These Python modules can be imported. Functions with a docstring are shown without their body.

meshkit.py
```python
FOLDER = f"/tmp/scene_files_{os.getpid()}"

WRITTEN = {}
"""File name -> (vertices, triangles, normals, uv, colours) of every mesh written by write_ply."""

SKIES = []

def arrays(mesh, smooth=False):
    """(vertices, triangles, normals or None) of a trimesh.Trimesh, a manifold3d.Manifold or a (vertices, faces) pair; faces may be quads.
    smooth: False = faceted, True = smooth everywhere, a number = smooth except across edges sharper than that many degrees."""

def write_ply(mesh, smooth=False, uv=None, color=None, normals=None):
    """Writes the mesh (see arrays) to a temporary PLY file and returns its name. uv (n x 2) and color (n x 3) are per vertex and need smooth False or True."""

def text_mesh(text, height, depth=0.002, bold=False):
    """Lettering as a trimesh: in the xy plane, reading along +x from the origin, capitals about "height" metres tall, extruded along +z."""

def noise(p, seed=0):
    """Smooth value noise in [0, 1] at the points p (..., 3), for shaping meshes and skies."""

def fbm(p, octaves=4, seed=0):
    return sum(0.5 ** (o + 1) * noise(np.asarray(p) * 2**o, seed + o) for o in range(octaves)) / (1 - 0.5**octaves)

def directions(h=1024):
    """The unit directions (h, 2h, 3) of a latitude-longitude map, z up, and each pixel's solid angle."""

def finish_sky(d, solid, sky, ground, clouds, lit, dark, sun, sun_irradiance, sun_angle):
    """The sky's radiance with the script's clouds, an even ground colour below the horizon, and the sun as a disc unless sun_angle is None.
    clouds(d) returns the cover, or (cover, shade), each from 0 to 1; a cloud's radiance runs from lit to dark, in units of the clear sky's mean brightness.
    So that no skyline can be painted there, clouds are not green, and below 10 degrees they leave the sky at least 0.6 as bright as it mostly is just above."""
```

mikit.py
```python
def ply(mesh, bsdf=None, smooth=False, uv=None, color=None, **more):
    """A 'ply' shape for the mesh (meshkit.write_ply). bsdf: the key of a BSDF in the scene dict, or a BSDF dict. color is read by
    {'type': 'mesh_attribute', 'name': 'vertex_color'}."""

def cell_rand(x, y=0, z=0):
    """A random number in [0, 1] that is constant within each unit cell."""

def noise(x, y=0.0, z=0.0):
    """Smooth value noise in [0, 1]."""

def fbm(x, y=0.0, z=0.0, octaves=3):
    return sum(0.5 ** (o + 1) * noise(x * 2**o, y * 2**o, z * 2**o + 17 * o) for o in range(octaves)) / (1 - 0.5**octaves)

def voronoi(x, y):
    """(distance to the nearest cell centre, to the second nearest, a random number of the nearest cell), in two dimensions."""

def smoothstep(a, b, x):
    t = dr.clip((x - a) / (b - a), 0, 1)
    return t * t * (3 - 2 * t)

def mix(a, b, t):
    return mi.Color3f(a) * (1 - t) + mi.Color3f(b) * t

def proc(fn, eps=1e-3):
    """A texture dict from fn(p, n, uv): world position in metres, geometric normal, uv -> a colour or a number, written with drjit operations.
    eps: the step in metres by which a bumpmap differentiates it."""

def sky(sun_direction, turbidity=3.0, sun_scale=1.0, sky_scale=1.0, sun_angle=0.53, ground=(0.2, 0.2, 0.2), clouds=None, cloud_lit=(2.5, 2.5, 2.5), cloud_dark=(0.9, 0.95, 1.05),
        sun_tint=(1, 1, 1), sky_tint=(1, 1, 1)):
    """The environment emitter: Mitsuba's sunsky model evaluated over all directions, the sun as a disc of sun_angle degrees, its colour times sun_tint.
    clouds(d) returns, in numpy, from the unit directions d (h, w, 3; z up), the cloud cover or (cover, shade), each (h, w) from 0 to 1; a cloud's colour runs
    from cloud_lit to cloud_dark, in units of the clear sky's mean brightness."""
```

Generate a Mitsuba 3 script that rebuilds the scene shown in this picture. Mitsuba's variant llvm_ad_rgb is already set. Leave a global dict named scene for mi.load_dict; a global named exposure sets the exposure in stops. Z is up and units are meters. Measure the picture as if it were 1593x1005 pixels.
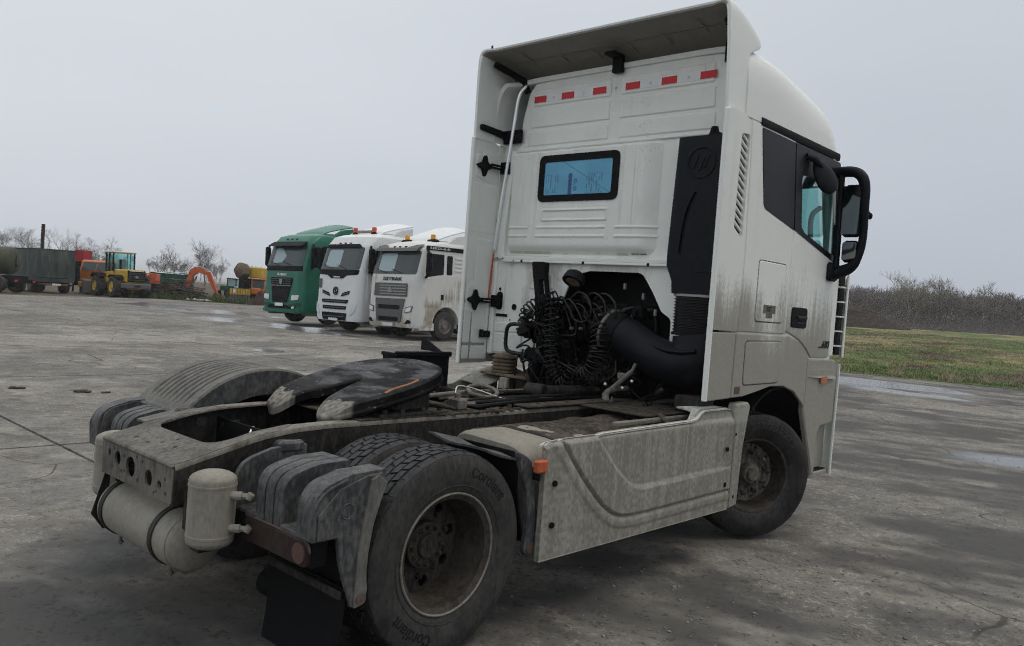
import math, random
import numpy as np, trimesh, mapbox_earcut
import drjit as dr, mitsuba as mi, mikit, meshkit
from mikit import noise, fbm, voronoi, cell_rand, smoothstep, mix
from shapely.geometry import Polygon, Point, box as sbox
from shapely import union_all
from manifold3d import Manifold, Mesh as MMesh

T = mi.ScalarTransform4f
PI = math.pi
scene, labels = {}, {}

# ---------------------------------------------------------------- camera, sky, exposure
CAM = np.array([-2.764, -4.032, 1.751])
YAW, PITCH, ROLL = math.radians(42.722), math.radians(-1.566), math.radians(4.286)
FW = np.array([math.cos(YAW) * math.cos(PITCH), math.sin(YAW) * math.cos(PITCH), math.sin(PITCH)])
RT = np.array([math.sin(YAW), -math.cos(YAW), 0.0])
UP = np.cross(RT, FW)
RT2 = RT * math.cos(ROLL) + UP * math.sin(ROLL)
UP2 = UP * math.cos(ROLL) - RT * math.sin(ROLL)
M = np.eye(4)
M[:3, 0], M[:3, 1], M[:3, 2], M[:3, 3] = -RT2, UP2, FW, CAM
scene['camera'] = {'type': 'perspective', 'fov': 64.233, 'fov_axis': 'x', 'near_clip': 0.05, 'far_clip': 3000.0, 'to_world': T(M.tolist())}


def overcast(d):
    """An even overcast: a little brighter to the left and overhead, faint cloud structure."""
    s = np.clip(d[..., 2], 0, 1)
    az = d[..., 0] * -0.55 + d[..., 1] * 0.83
    n = meshkit.fbm(np.stack([d[..., 0] * 2.2, d[..., 1] * 2.2, d[..., 2] * 5.0], -1) + 9.3, 4, 5)
    shade = 0.66 - 0.74 * s - 0.20 * az + 0.16 * (n - 0.5)
    return np.ones_like(s), np.clip(shade, 0, 1)


scene['sky'] = mikit.sky((0.25, -0.35, 0.9), turbidity=3, sun_scale=0.12, sky_scale=1.0, sun_angle=24, clouds=overcast,
                         cloud_lit=(2.36, 2.44, 2.54), cloud_dark=(0.76, 0.90, 1.10), ground=(0.16, 0.155, 0.145))
exposure = 2.0


# ---------------------------------------------------------------- helpers
def numbered(k):
    if k not in used:
        used.add(k)
        return k
    i = 1
    while f'{k}_{i:03d}' in used:
        i += 1
    used.add(f'{k}_{i:03d}')
    return f'{k}_{i:03d}'


used = set()


def obj(name, mesh, mat, parent=None, smooth=30, to=None, **more):
    k = numbered((parent + '__' if parent else '') + name)
    if isinstance(mesh, (list,)):
        mesh = cat(mesh)
    if to is not None and isinstance(mesh, trimesh.Trimesh):
        mesh = mesh.copy()
        mesh.apply_transform(to)
    scene[k] = mikit.ply(mesh, mat, smooth, **more)
    return k


def thing(name, label, category, group=None):
    k = numbered(name)
    labels[k] = {'label': label, 'category': category}
    if group:
        labels[k]['group'] = group
    return k


def tag(k, label, category, group=None):
    labels[k] = {'label': label, 'category': category}
    if group:
        labels[k]['group'] = group
    return k


def stuff(k, label=None):
    labels.setdefault(k, {})['kind'] = 'stuff'
    if label:
        labels[k]['label'] = label


def cat(ms):
    return trimesh.util.concatenate(ms)


def fix(m):
    if m.volume < 0:
        m.invert()
    return m


def box(x0, x1, y0, y1, z0, z1, bev=0.0):
    if bev <= 0:
        m = trimesh.creation.box(extents=(x1 - x0, y1 - y0, z1 - z0))
        m.apply_translation(((x0 + x1) / 2, (y0 + y1) / 2, (z0 + z1) / 2))
        return m
    c = np.array([(x0 + x1) / 2, (y0 + y1) / 2, (z0 + z1) / 2])
    h = np.array([x1 - x0, y1 - y0, z1 - z0]) / 2
    b = min(bev, h.min() * 0.9)
    pts = []
    for s in np.ndindex(2, 2, 2):
        s = np.array(s) * 2 - 1
        for k in range(3):
            q = h - b
            q = q.copy()
            q[k] = h[k]
            pts.append(c + s * q)
    return trimesh.convex.convex_hull(np.array(pts))


def frame_of(d):
    d = np.asarray(d, float) / np.linalg.norm(d)
    a = np.cross(d, [0, 0, 1.0] if abs(d[2]) < 0.9 else [1.0, 0, 0])
    a /= np.linalg.norm(a)
    return d, a, np.cross(d, a)


def cyl(p0, p1, r, n=20, r1=None, bev=0.0):
    p0, p1 = np.asarray(p0, float), np.asarray(p1, float)
    r1 = r if r1 is None else r1
    L = np.linalg.norm(p1 - p0)
    prof = [(0, 0), (r, 0), (r1, L), (0, L)] if bev <= 0 else [(0, 0), (r - bev, 0), (r, bev), (r1, L - bev), (r1 - bev, L), (0, L)]
    return lathe(prof, p0, p1 - p0, n)


def lathe(prof, at, axis, n=32, close=False):
    """profile of (radius, height along axis)"""
    d, a, b = frame_of(axis)
    prof = np.asarray(prof, float)
    th = np.arange(n) * 2 * PI / n
    ring = np.cos(th)[:, None] * a + np.sin(th)[:, None] * b
    v = np.asarray(at, float) + prof[:, None, 1, None] * d + prof[:, None, 0, None] * ring[None]
    m = len(prof)
    i, j = np.meshgrid(np.arange(m if close else m - 1), np.arange(n), indexing='ij')
    i2, j2 = (i + 1) % m, (j + 1) % n
    q = np.stack([i * n + j, i2 * n + j, i2 * n + j2, i * n + j2], -1).reshape(-1, 4)
    f = np.vstack([q[:, [0, 1, 2]], q[:, [0, 2, 3]]])
    t = trimesh.Trimesh(v.reshape(-1, 3), f, process=False)
    t.merge_vertices()
    t.update_faces(t.nondegenerate_faces())
    return fix(t)


def smooth_path(pts, n=8):
    """Catmull-Rom through the points"""
    p = np.asarray(pts, float)
    p = np.vstack([2 * p[0] - p[1], p, 2 * p[-1] - p[-2]])
    out = []
    for i in range(1, len(p) - 2):
        t = np.linspace(0, 1, n, endpoint=False)[:, None]
        a, b, c, d = p[i - 1], p[i], p[i + 1], p[i + 2]
        out.append(0.5 * (2 * b + (c - a) * t + (2 * a - 5 * b + 4 * c - d) * t ** 2 + (3 * b - a - 3 * c + d) * t ** 3))
    out.append(p[-2:-1])
    return np.vstack(out)


def tube(pts, r, n=8, caps=True):
    p = np.asarray(pts, float)
    r = np.broadcast_to(np.asarray(r, float), (len(p),))
    t = np.gradient(p, axis=0)
    t /= np.linalg.norm(t, axis=1, keepdims=True) + 1e-12
    _, a, _ = frame_of(t[0])
    fr = []
    for k in range(len(p)):
        a = a - t[k] * (a @ t[k])
        a /= np.linalg.norm(a) + 1e-12
        fr.append((a, np.cross(t[k], a)))
    th = np.arange(n) * 2 * PI / n
    v = np.array([p[k] + r[k] * (np.cos(th)[:, None] * fr[k][0] + np.sin(th)[:, None] * fr[k][1]) for k in range(len(p))])
    i, j = np.meshgrid(np.arange(len(p) - 1), np.arange(n), indexing='ij')
    q = np.stack([i * n + j, i * n + (j + 1) % n, (i + 1) * n + (j + 1) % n, (i + 1) * n + j], -1).reshape(-1, 4)
    f = [q[:, [0, 1, 2]], q[:, [0, 2, 3]]]
    vv = v.reshape(-1, 3)
    if caps:
        k = len(vv)
        vv = np.vstack([vv, p[:1], p[-1:]])
        j = np.arange(n)
        f.append(np.stack([(j + 1) % n, j, j * 0 + k], 1))
        f.append(np.stack([k - n + j, k - n + (j + 1) % n, j * 0 + k + 1], 1))
    return trimesh.Trimesh(vv, np.vstack(f), process=False)


def rod(pts, r, n=8, s=6):
    return tube(smooth_path(pts, s), r, n)


def coil(path, R, r, turns, n=5, per=14):
    c = smooth_path(path, 10)
    L = np.r_[0, np.cumsum(np.linalg.norm(np.diff(c, axis=0), axis=1))]
    k = int(turns * per)
    s = np.linspace(0, L[-1], k)
    p = np.stack([np.interp(s, L, c[:, q]) for q in range(3)], 1)
    t = np.gradient(p, axis=0)
    t /= np.linalg.norm(t, axis=1, keepdims=True)
    _, a, _ = frame_of(t[0])
    out = []
    for i in range(k):
        a = a - t[i] * (a @ t[i])
        a /= np.linalg.norm(a)
        b = np.cross(t[i], a)
        th = 2 * PI * turns * i / k
        out.append(p[i] + R * (math.cos(th) * a + math.sin(th) * b))
    return tube(out, r, n)


def rp(pts, r=0.0, n=5):
    """polygon with rounded corners; r one radius or one per corner"""
    p = np.asarray(pts, float)
    k = len(p)
    r = np.broadcast_to(np.asarray(r, float), (k,))
    out = []
    for i in range(k):
        a, b, c = p[i - 1], p[i], p[(i + 1) % k]
        if r[i] <= 0:
            out.append(b)
            continue
        u, w = (a - b), (c - b)
        lu, lw = np.linalg.norm(u), np.linalg.norm(w)
        u, w = u / lu, w / lw
        cosang = np.clip(u @ w, -0.9999, 0.9999)
        half = math.acos(cosang) / 2
        d = min(r[i] / math.tan(half), lu * 0.49, lw * 0.49)
        for t in np.linspace(0, 1, n):
            out.append((1 - t) ** 2 * (b + u * d) + 2 * t * (1 - t) * b + t ** 2 * (b + w * d))
    return np.array(out)


AX = {'y': lambda u, v, w: np.stack([u, w, v], -1), 'x': lambda u, v, w: np.stack([w, u, v], -1), 'z': lambda u, v, w: np.stack([u, v, w], -1)}


def dens(p, d):
    q = []
    for i in range(len(p)):
        a, b = p[i], p[(i + 1) % len(p)]
        k = max(1, int(np.linalg.norm(b - a) / d))
        for t in range(k):
            q.append(a + (b - a) * t / k)
    return np.array(q)


def panel(pts, axis, back, front, bev=0.004):
    """A plate with the outline pts (u, v) from depth back to depth front (the seen face) along axis, its front edge bevelled."""
    p = np.asarray(pts, float)
    x, y = p[:, 0], p[:, 1]
    if (x * np.roll(y, -1) - np.roll(x, -1) * y).sum() < 0:
        p = p[::-1]
    e = np.roll(p, -1, 0) - p
    e /= np.linalg.norm(e, axis=1, keepdims=True) + 1e-12
    nrm = np.stack([-e[:, 1], e[:, 0]], 1)
    bi = nrm + np.roll(nrm, 1, 0)
    bi /= np.maximum((bi * nrm).sum(1, keepdims=True), 0.3)
    q = p + bi * bev
    n, s = len(p), 1 if front > back else -1
    mid = front - s * min(bev, abs(front - back) * 0.5)
    tri = np.asarray(mapbox_earcut.triangulate_float64(np.ascontiguousarray(p), np.array([n], np.uint32))).reshape(-1, 3)
    v = np.vstack([AX[axis](a[:, 0], a[:, 1], np.full(n, w)) for a, w in ((p, back), (p, mid), (q, front))])
    i = np.arange(n)
    j = (i + 1) % n
    f = [tri[:, ::-1]]
    for o in (0, n):
        f += [np.stack([i + o, j + o, j + o + n], 1), np.stack([i + o, j + o + n, i + o + n], 1)]
    f.append(tri + 2 * n)
    return fix(trimesh.Trimesh(v, np.vstack(f), process=False))


def extr(poly, axis, a, b):
    """extrude a shapely polygon (with holes) between depths a and b"""
    ps = getattr(poly, 'geoms', [poly])
    ms = []
    for g in ps:
        m = trimesh.creation.extrude_polygon(g, abs(b - a), engine='earcut')
        v = m.vertices
        m = trimesh.Trimesh(AX[axis](v[:, 0], v[:, 1], v[:, 2] + min(a, b)), m.faces, process=False)
        ms.append(fix(m))
    return cat(ms)


def wrap(poly, t, f, edge=0.12):
    """a slab of thickness t with the outline poly, subdivided, its points (u, v, w) moved to f(u, v, w)"""
    ps = getattr(poly, 'geoms', [poly])
    out = []
    for g in ps:
        m = trimesh.creation.extrude_polygon(g, t, engine='earcut')
        v, fc = trimesh.remesh.subdivide_to_size(m.vertices, m.faces, edge, max_iter=12)
        m = trimesh.Trimesh(v, fc, process=True)
        m.vertices = f(m.vertices[:, 0].copy(), m.vertices[:, 1].copy(), m.vertices[:, 2].copy())
        out.append(fix(m))
    return cat(out)


def grid(P, close_u=False):
    nu, nv = P.shape[:2]
    i, j = np.meshgrid(np.arange(nu if close_u else nu - 1), np.arange(nv - 1), indexing='ij')
    i2 = (i + 1) % nu
    q = np.stack([i * nv + j, i2 * nv + j, i2 * nv + j + 1, i * nv + j + 1], -1).reshape(-1, 4)
    return trimesh.Trimesh(P.reshape(-1, 3), np.vstack([q[:, [0, 1, 2]], q[:, [0, 2, 3]]]), process=False)


def shell(A, B):
    """closed shell between two grids of the same size (outer A, inner B)"""
    nu, nv = A.shape[:2]
    a, b = grid(A), grid(B)
    b.invert()
    f, off = [a.faces, b.faces + nu * nv], nu * nv
    idx = np.arange(nu * nv).reshape(nu, nv)
    for e in (idx[0], idx[:, -1], idx[-1][::-1], idx[:, 0][::-1]):
        p, q = e[:-1], e[1:]
        f += [np.stack([p, q + off, q], 1), np.stack([p, p + off, q + off], 1)]
    return fix(trimesh.Trimesh(np.vstack([A.reshape(-1, 3), B.reshape(-1, 3)]), np.vstack(f), process=False))


def rot(deg, axis, at=(0, 0, 0)):
    return trimesh.transformations.rotation_matrix(math.radians(deg), axis, at)


def move(x, y, z):
    return trimesh.transformations.translation_matrix((x, y, z))


def text(s, h, depth, bold=True):
    m = meshkit.text_mesh(s, h, depth, bold)
    return m


def man(m):
    m = m.copy()
    m.merge_vertices()
    return Manifold(MMesh(np.asarray(m.vertices, np.float32), np.asarray(m.faces, np.uint32)))


def tri(mf):
    k = mf.to_mesh()
    return trimesh.Trimesh(np.array(k.vert_properties[:, :3], float), np.array(k.tri_verts), process=False)


# ---------------------------------------------------------------- the lie of the land
def ss(a, b, x):
    t = np.clip((x - a) / (b - a), 0, 1)
    return t * t * (3 - 2 * t)


def gz(x, y):
    x, y = np.asarray(x, float), np.asarray(y, float)
    s = (x + 2.764) * 0.7347 + (y + 4.032) * 0.6784
    t = (x + 2.764) * 0.6784 - (y + 4.032) * 0.7347
    z = 0.0065 * np.clip(s - 9, 0, 200) * ss(9, 16, s) + 0.012 * np.clip(t, -50, 80) * ss(9, 26, s)
    return z + 0.008 * np.clip(s - 34, 0, 120) * ss(2, 16, t)


# ---------------------------------------------------------------- materials
def rgb(*c):
    return {'type': 'rgb', 'value': list(c)}


def mat(name, color, rough=0.5, bump=None, bscale=1.0, two=True, **kw):
    b = {'type': 'principled', 'base_color': color if isinstance(color, dict) else rgb(*color), 'roughness': rough, 'specular': 0.3, **kw}
    if bump is not None:
        b = {'type': 'bumpmap', 'arbitrary': bump, 'scale': bscale, 'bsdf': b}
    if two:
        b = {'type': 'twosided', 'bsdf': b}
    scene[name] = b


def P(fn, eps=1e-3):
    return mikit.proc(fn, eps)


def wetness(p):
    x, y = p.x, p.y
    n = fbm(x * 0.55 + 3, y * 0.28 + 1, octaves=4)
    def zone(cx, cy, rx, ry):
        return dr.exp(-dr.square((x - cx) / rx) - dr.square((y - cy) / ry))
    z = dr.maximum(zone(17.6, 37.0, 3.2, 8.5), zone(14.8, 26.0, 1.5, 6.0))
    z = dr.maximum(z, zone(8.3, 14.5, 0.55, 0.8) * 1.25)
    z = dr.maximum(z, zone(21.5, 3.0, 1.6, 6.0) * 0.8)
    z = dr.maximum(z, zone(19.5, 0.5, 1.0, 5.0) * 0.85)
    z = dr.maximum(z, zone(10.4, -1.6, 1.5, 1.4) * 0.6)
    return smoothstep(0.56, 0.66, n * 0.62 + z * 0.5)


def damp(p):
    n = fbm(p.x * 0.30 + 11, p.y * 0.55 + 7, octaves=4)
    m = fbm(p.x * 3.2, p.y * 3.2 + 31, octaves=4)
    return smoothstep(0.44, 0.60, n * 0.55 + m * 0.45)


def grit(p):
    return noise(p.x * 17, p.y * 17) * 0.3 + noise(p.x * 47, p.y * 47) * 0.4 + noise(p.x * 115, p.y * 115) * 0.3


def crack(p):
    x, y = p.x + (noise(p.x * 1.7, p.y * 1.7) - 0.5) * 0.9, p.y + (noise(p.x * 1.7 + 9, p.y * 1.7) - 0.5) * 0.9
    a, b, w = voronoi(x * 0.30, y * 0.30)
    return smoothstep(0.014, 0.004, b - a) * smoothstep(0.42, 0.52, noise(p.x * 0.6, p.y * 0.6 + 5))


def asphalt_col(p, n, uv):
    u = p.x * 0.94 + p.y * 0.34
    v = -p.x * 0.34 + p.y * 0.94
    st = fbm(u * 1.5 + fbm(v * 0.5, u * 0.5) * 1.8, v * 0.42, octaves=4) * 0.55 + fbm(u * 4.6, v * 2.8 + 7, octaves=4) * 0.45
    a = fbm(p.x * 0.8, p.y * 0.8 + 5, octaves=4)
    g = grit(p)
    c = mix((0.068, 0.066, 0.063), (0.158, 0.148, 0.131), smoothstep(0.36, 0.64, st * 0.65 + a * 0.35))
    c = mix(c, (0.21, 0.20, 0.18), smoothstep(0.57, 0.70, st) * 0.5)
    c = mix(c, (0.30, 0.285, 0.255), smoothstep(0.62, 0.70, g) * smoothstep(0.42, 0.60, a * 0.5 + st * 0.5) * 0.7)
    c = mix(c, (0.034, 0.031, 0.028), smoothstep(0.62, 0.72, 1 - g) * 0.6)
    c = mix(c, c * 0.62, damp(p) * 0.45)
    return mix(c, mi.Color3f(0.055, 0.055, 0.056), wetness(p) * 0.7)


def asphalt_rough(p, n, uv):
    w = wetness(p)
    return dr.lerp(dr.lerp(0.95, 0.74, damp(p)), 0.13, w)


def asphalt_bump(p, n, uv):
    return (grit(p) * 0.006 + fbm(p.x * 9, p.y * 9) * 0.010) * (1 - wetness(p) * 0.85)


def concrete_col(p, n, uv):
    a = fbm(p.x * 0.5, p.y * 0.5, octaves=4)
    b = fbm(p.x * 1.3 + 8, p.y * 2.4, octaves=4)
    g = grit(p)
    c = mix((0.138, 0.131, 0.118), (0.205, 0.196, 0.178), smoothstep(0.3, 0.7, a * 0.6 + b * 0.4))
    c = mix(c, (0.27, 0.258, 0.235), smoothstep(0.60, 0.76, b) * 0.5)
    c = mix(c, (0.085, 0.075, 0.063), smoothstep(0.58, 0.72, fbm(p.x * 3.1, p.y * 3.1 + 4, octaves=3)) * 0.55)
    c = mix(c, (0.34, 0.325, 0.30), smoothstep(0.62, 0.72, g) * 0.5)
    c = mix(c, (0.07, 0.06, 0.05), smoothstep(0.62, 0.72, 1 - g) * 0.55)
    c = mix(c, c * 0.72, damp(p))
    t = mix(c, mi.Color3f(0.10, 0.098, 0.095), wetness(p) * 0.75)
    return t * (0.9 + 0.2 * cell_rand(dr.floor((p.x - 0.15) / 7.35), dr.floor((p.y - 4.6) / 5.5)))


def ground_col(p, n, uv):
    """worn concrete where the slabs lie, patched dark asphalt elsewhere, with a ragged border between"""
    ck = crack(p)
    e = p.y - 1.6 - dr.maximum(0, p.x - 1.0) * 0.62 + (fbm(p.x * 0.45, p.y * 0.45 + 3, octaves=4) - 0.5) * 3.4 + (noise(p.x * 6, p.y * 6) - 0.5) * 0.35
    return mix(mix(asphalt_col(p, n, uv), concrete_col(p, n, uv), smoothstep(-0.45, 0.55, e)), (0.035, 0.03, 0.026), ck * 0.8)


mat('m_asphalt', P(ground_col), P(asphalt_rough), P(asphalt_bump, 2e-3), specular=0.4)


def field_col(p, n, uv):
    a = fbm(p.x * 0.09, p.y * 0.30, octaves=4)
    b = fbm(p.x * 0.5 + 5, p.y * 0.9, octaves=3)
    h = noise(p.x * 9, p.y * 9)
    edge = smoothstep(0, 9, p.x - 24.0)
    c = mix((0.055, 0.085, 0.022), (0.115, 0.112, 0.042), smoothstep(0.35, 0.65, a * 0.5 + b * 0.5))
    c = mix(c, (0.20, 0.165, 0.095), smoothstep(0.52, 0.68, a * 0.45 + b * 0.35 + h * 0.2))
    c = mix(c, (0.075, 0.055, 0.036), smoothstep(0.60, 0.72, fbm(p.x * 0.22 + 3, p.y * 0.5 + 9, octaves=3)))
    return mix(mix((0.05, 0.085, 0.02), c, 0.35 + 0.65 * edge), (0.24, 0.2, 0.12), smoothstep(0.75, 0.95, h) * 0.5)


mat('m_field', P(field_col), 0.9)
mat('m_grass', P(field_col), 0.8)
mat('m_dirt', P(lambda p, n, uv: mix((0.045, 0.036, 0.026), (0.095, 0.082, 0.06), fbm(p.x * 1.3, p.y * 1.3, p.z * 3, octaves=4))), 0.95)
mat('m_earth', P(lambda p, n, uv: mix((0.018, 0.013, 0.011), (0.045, 0.034, 0.028), fbm(p.x * 1.5, p.y * 1.5, p.z * 3, octaves=4))), 0.95)


def streaks(p):
    return noise(p.x * 19, p.y * 19, p.z * 0.7) * 0.4 + noise(p.x * 47 + 5, p.y * 47, p.z * 1.1) * 0.35 + noise(p.x * 120, p.y * 120, p.z * 2.2) * 0.25


def grain(p):
    return noise(p.x * 70, p.y * 70, p.z * 40) * 0.6 + noise(p.x * 170, p.y * 170, p.z * 150) * 0.4


def splash(p, lo, hi, k):
    """cover of dried road spray: streaks and specks, the denser the nearer to the road"""
    z = p.z
    dens_ = 1 - smoothstep(lo, hi, z + (fbm(p.x * 2.4, p.y * 2.4, z * 0.8) - 0.5) * 0.9)
    return smoothstep(0.86, 1.34, dens_ * k + streaks(p) * 0.42 + grain(p) * 0.34)


def cab_col(p, n, uv):
    w = mi.Color3f(0.73, 0.745, 0.70)
    thin = smoothstep(0.55, 0.75, streaks(p)) * 0.10
    c = mix(w, (0.40, 0.37, 0.31), thin)
    d = splash(p, 1.15, 2.75, 1.14)
    c = mix(c, mix((0.165, 0.152, 0.126), (0.27, 0.252, 0.21), grain(p)), d * 0.86)
    return c


def skirt_col(p, n, uv):
    d = smoothstep(0.28, 0.82, 0.60 + (streaks(p) - 0.5) * 0.75 + (grain(p) - 0.5) * 0.75 - smoothstep(0.96, 1.01, p.z) * 0.5 * noise(p.x * 3, p.z * 8))
    return mix((0.31, 0.305, 0.265), mix((0.120, 0.110, 0.090), (0.215, 0.202, 0.167), streaks(p) * 0.5 + grain(p) * 0.5), d * 0.93)


mat('m_cab', P(cab_col), 0.38, clearcoat=0.35, clearcoat_gloss=0.85)
mat('m_skirt', P(skirt_col), 0.62)
mat('m_white', (0.74, 0.76, 0.72), 0.35, clearcoat=0.3)
def rear_col(p, n, uv):
    w = mi.Color3f(0.74, 0.76, 0.72)
    drip = smoothstep(0.60, 0.76, streaks(p)) * smoothstep(0.35, 0.65, fbm(p.x * 2, p.y * 2.2, p.z * 1.4))
    c = mix(w, (0.46, 0.44, 0.385), drip * 0.42)
    c = mix(c, (0.30, 0.28, 0.23), smoothstep(0.75, 0.84, noise(p.x * 90, p.y * 90, p.z * 90) * 0.7 + fbm(p.y * 3, p.z * 3) * 0.3) * 0.5)
    low = smoothstep(0.50, 0.66, fbm(p.y * 5, p.z * 3.5 + 2, octaves=4) * 0.8 + streaks(p) * 0.2)
    return mix(c, (0.36, 0.34, 0.29), low * dr.select(p.z < 2.2, 0.55, 0.10))


mat('m_rear', P(rear_col), 0.36, clearcoat=0.3)
mat('m_trim', (0.86, 0.87, 0.88), 0.28, metallic=0.8)


def grime(c0, c1, f=7.0, lo=0.42, hi=0.66):
    def fn(p, n, uv):
        a = fbm(p.x * f * 0.9, p.y * f * 0.9, p.z * f * 0.7, octaves=3)
        d = noise(p.x * f * 5, p.y * f * 5, p.z * f * 0.8 + 3) * 0.5 + noise(p.x * f * 13, p.y * f * 13, p.z * f * 2.0) * 0.5
        return mix(c0, c1, smoothstep(lo - 0.06, hi + 0.06, a * 0.34 + d * 0.34 + grain(p) * 0.32))
    return P(fn)


mat('m_skirt_top', grime((0.55, 0.56, 0.52), (0.30, 0.285, 0.24), 16.0, 0.48, 0.66), 0.5)
mat('m_hubdust', grime((0.022, 0.020, 0.018), (0.155, 0.142, 0.12), 11.0, 0.38, 0.64), 0.6)
mat('m_frame', grime((0.010, 0.0095, 0.009), (0.042, 0.038, 0.032)), 0.6)
mat('m_beam', grime((0.060, 0.057, 0.051), (0.160, 0.150, 0.130), 6.0, 0.34, 0.62), 0.7)
mat('m_flange', grime((0.070, 0.066, 0.057), (0.205, 0.192, 0.163), 9.0, 0.3, 0.6), 0.75)
mat('m_tank', grime((0.175, 0.165, 0.138), (0.265, 0.25, 0.212), 11.0, 0.25, 0.62), 0.62)
mat('m_guard', grime((0.034, 0.036, 0.040), (0.118, 0.117, 0.112), 13.0, 0.40, 0.70), 0.5)
mat('m_guard_light', grime((0.085, 0.084, 0.079), (0.165, 0.160, 0.145), 12.0, 0.35, 0.65), 0.65)
mat('m_tyre', grime((0.024, 0.0235, 0.0235), (0.058, 0.055, 0.050), 12.0, 0.36, 0.68), 0.7)
mat('m_tread', grime((0.017, 0.018, 0.021), (0.046, 0.046, 0.047), 22.0, 0.4, 0.7), 0.52)
mat('m_tyre_wet', grime((0.010, 0.010, 0.010), (0.034, 0.032, 0.030), 9.0, 0.36, 0.68), 0.42)
mat('m_stripe', grime((0.03, 0.02, 0.012), (0.30, 0.115, 0.03), 30.0, 0.3, 0.5), 0.6)
mat('m_rubber', (0.022, 0.022, 0.023), 0.7)
mat('m_letter', (0.010, 0.010, 0.010), 0.6)
mat('m_rim', grime((0.018, 0.015, 0.013), (0.062, 0.053, 0.044), 13.0, 0.35, 0.65), 0.6)
mat('m_rimlip', grime((0.10, 0.092, 0.078), (0.22, 0.205, 0.175), 20.0, 0.3, 0.6), 0.5)
mat('m_black', (0.006, 0.0064, 0.007), 0.6, specular=0.12)
mat('m_plastic', (0.0060, 0.0068, 0.0098), 0.5, specular=0.17)
mat('m_gloss', (0.006, 0.0064, 0.0078), 0.35, specular=0.2)
mat('m_hose', (0.007, 0.007, 0.008), 0.28, specular=0.3)
mat('m_mud', grime((0.026, 0.022, 0.018), (0.092, 0.080, 0.063), 9.0, 0.40, 0.66), 0.92)
mat('m_steel', (0.30, 0.30, 0.29), 0.4, metallic=0.7)
mat('m_alu', (0.55, 0.56, 0.57), 0.3, metallic=0.9)
mat('m_red', (0.55, 0.018, 0.022), 0.3)
mat('m_reflect', (0.74, 0.75, 0.75), 0.3)
mat('m_orange', grime((0.40, 0.085, 0.03), (0.50, 0.14, 0.06), 12.0), 0.4)
mat('m_amber', (0.85, 0.30, 0.03), 0.3)
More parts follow.
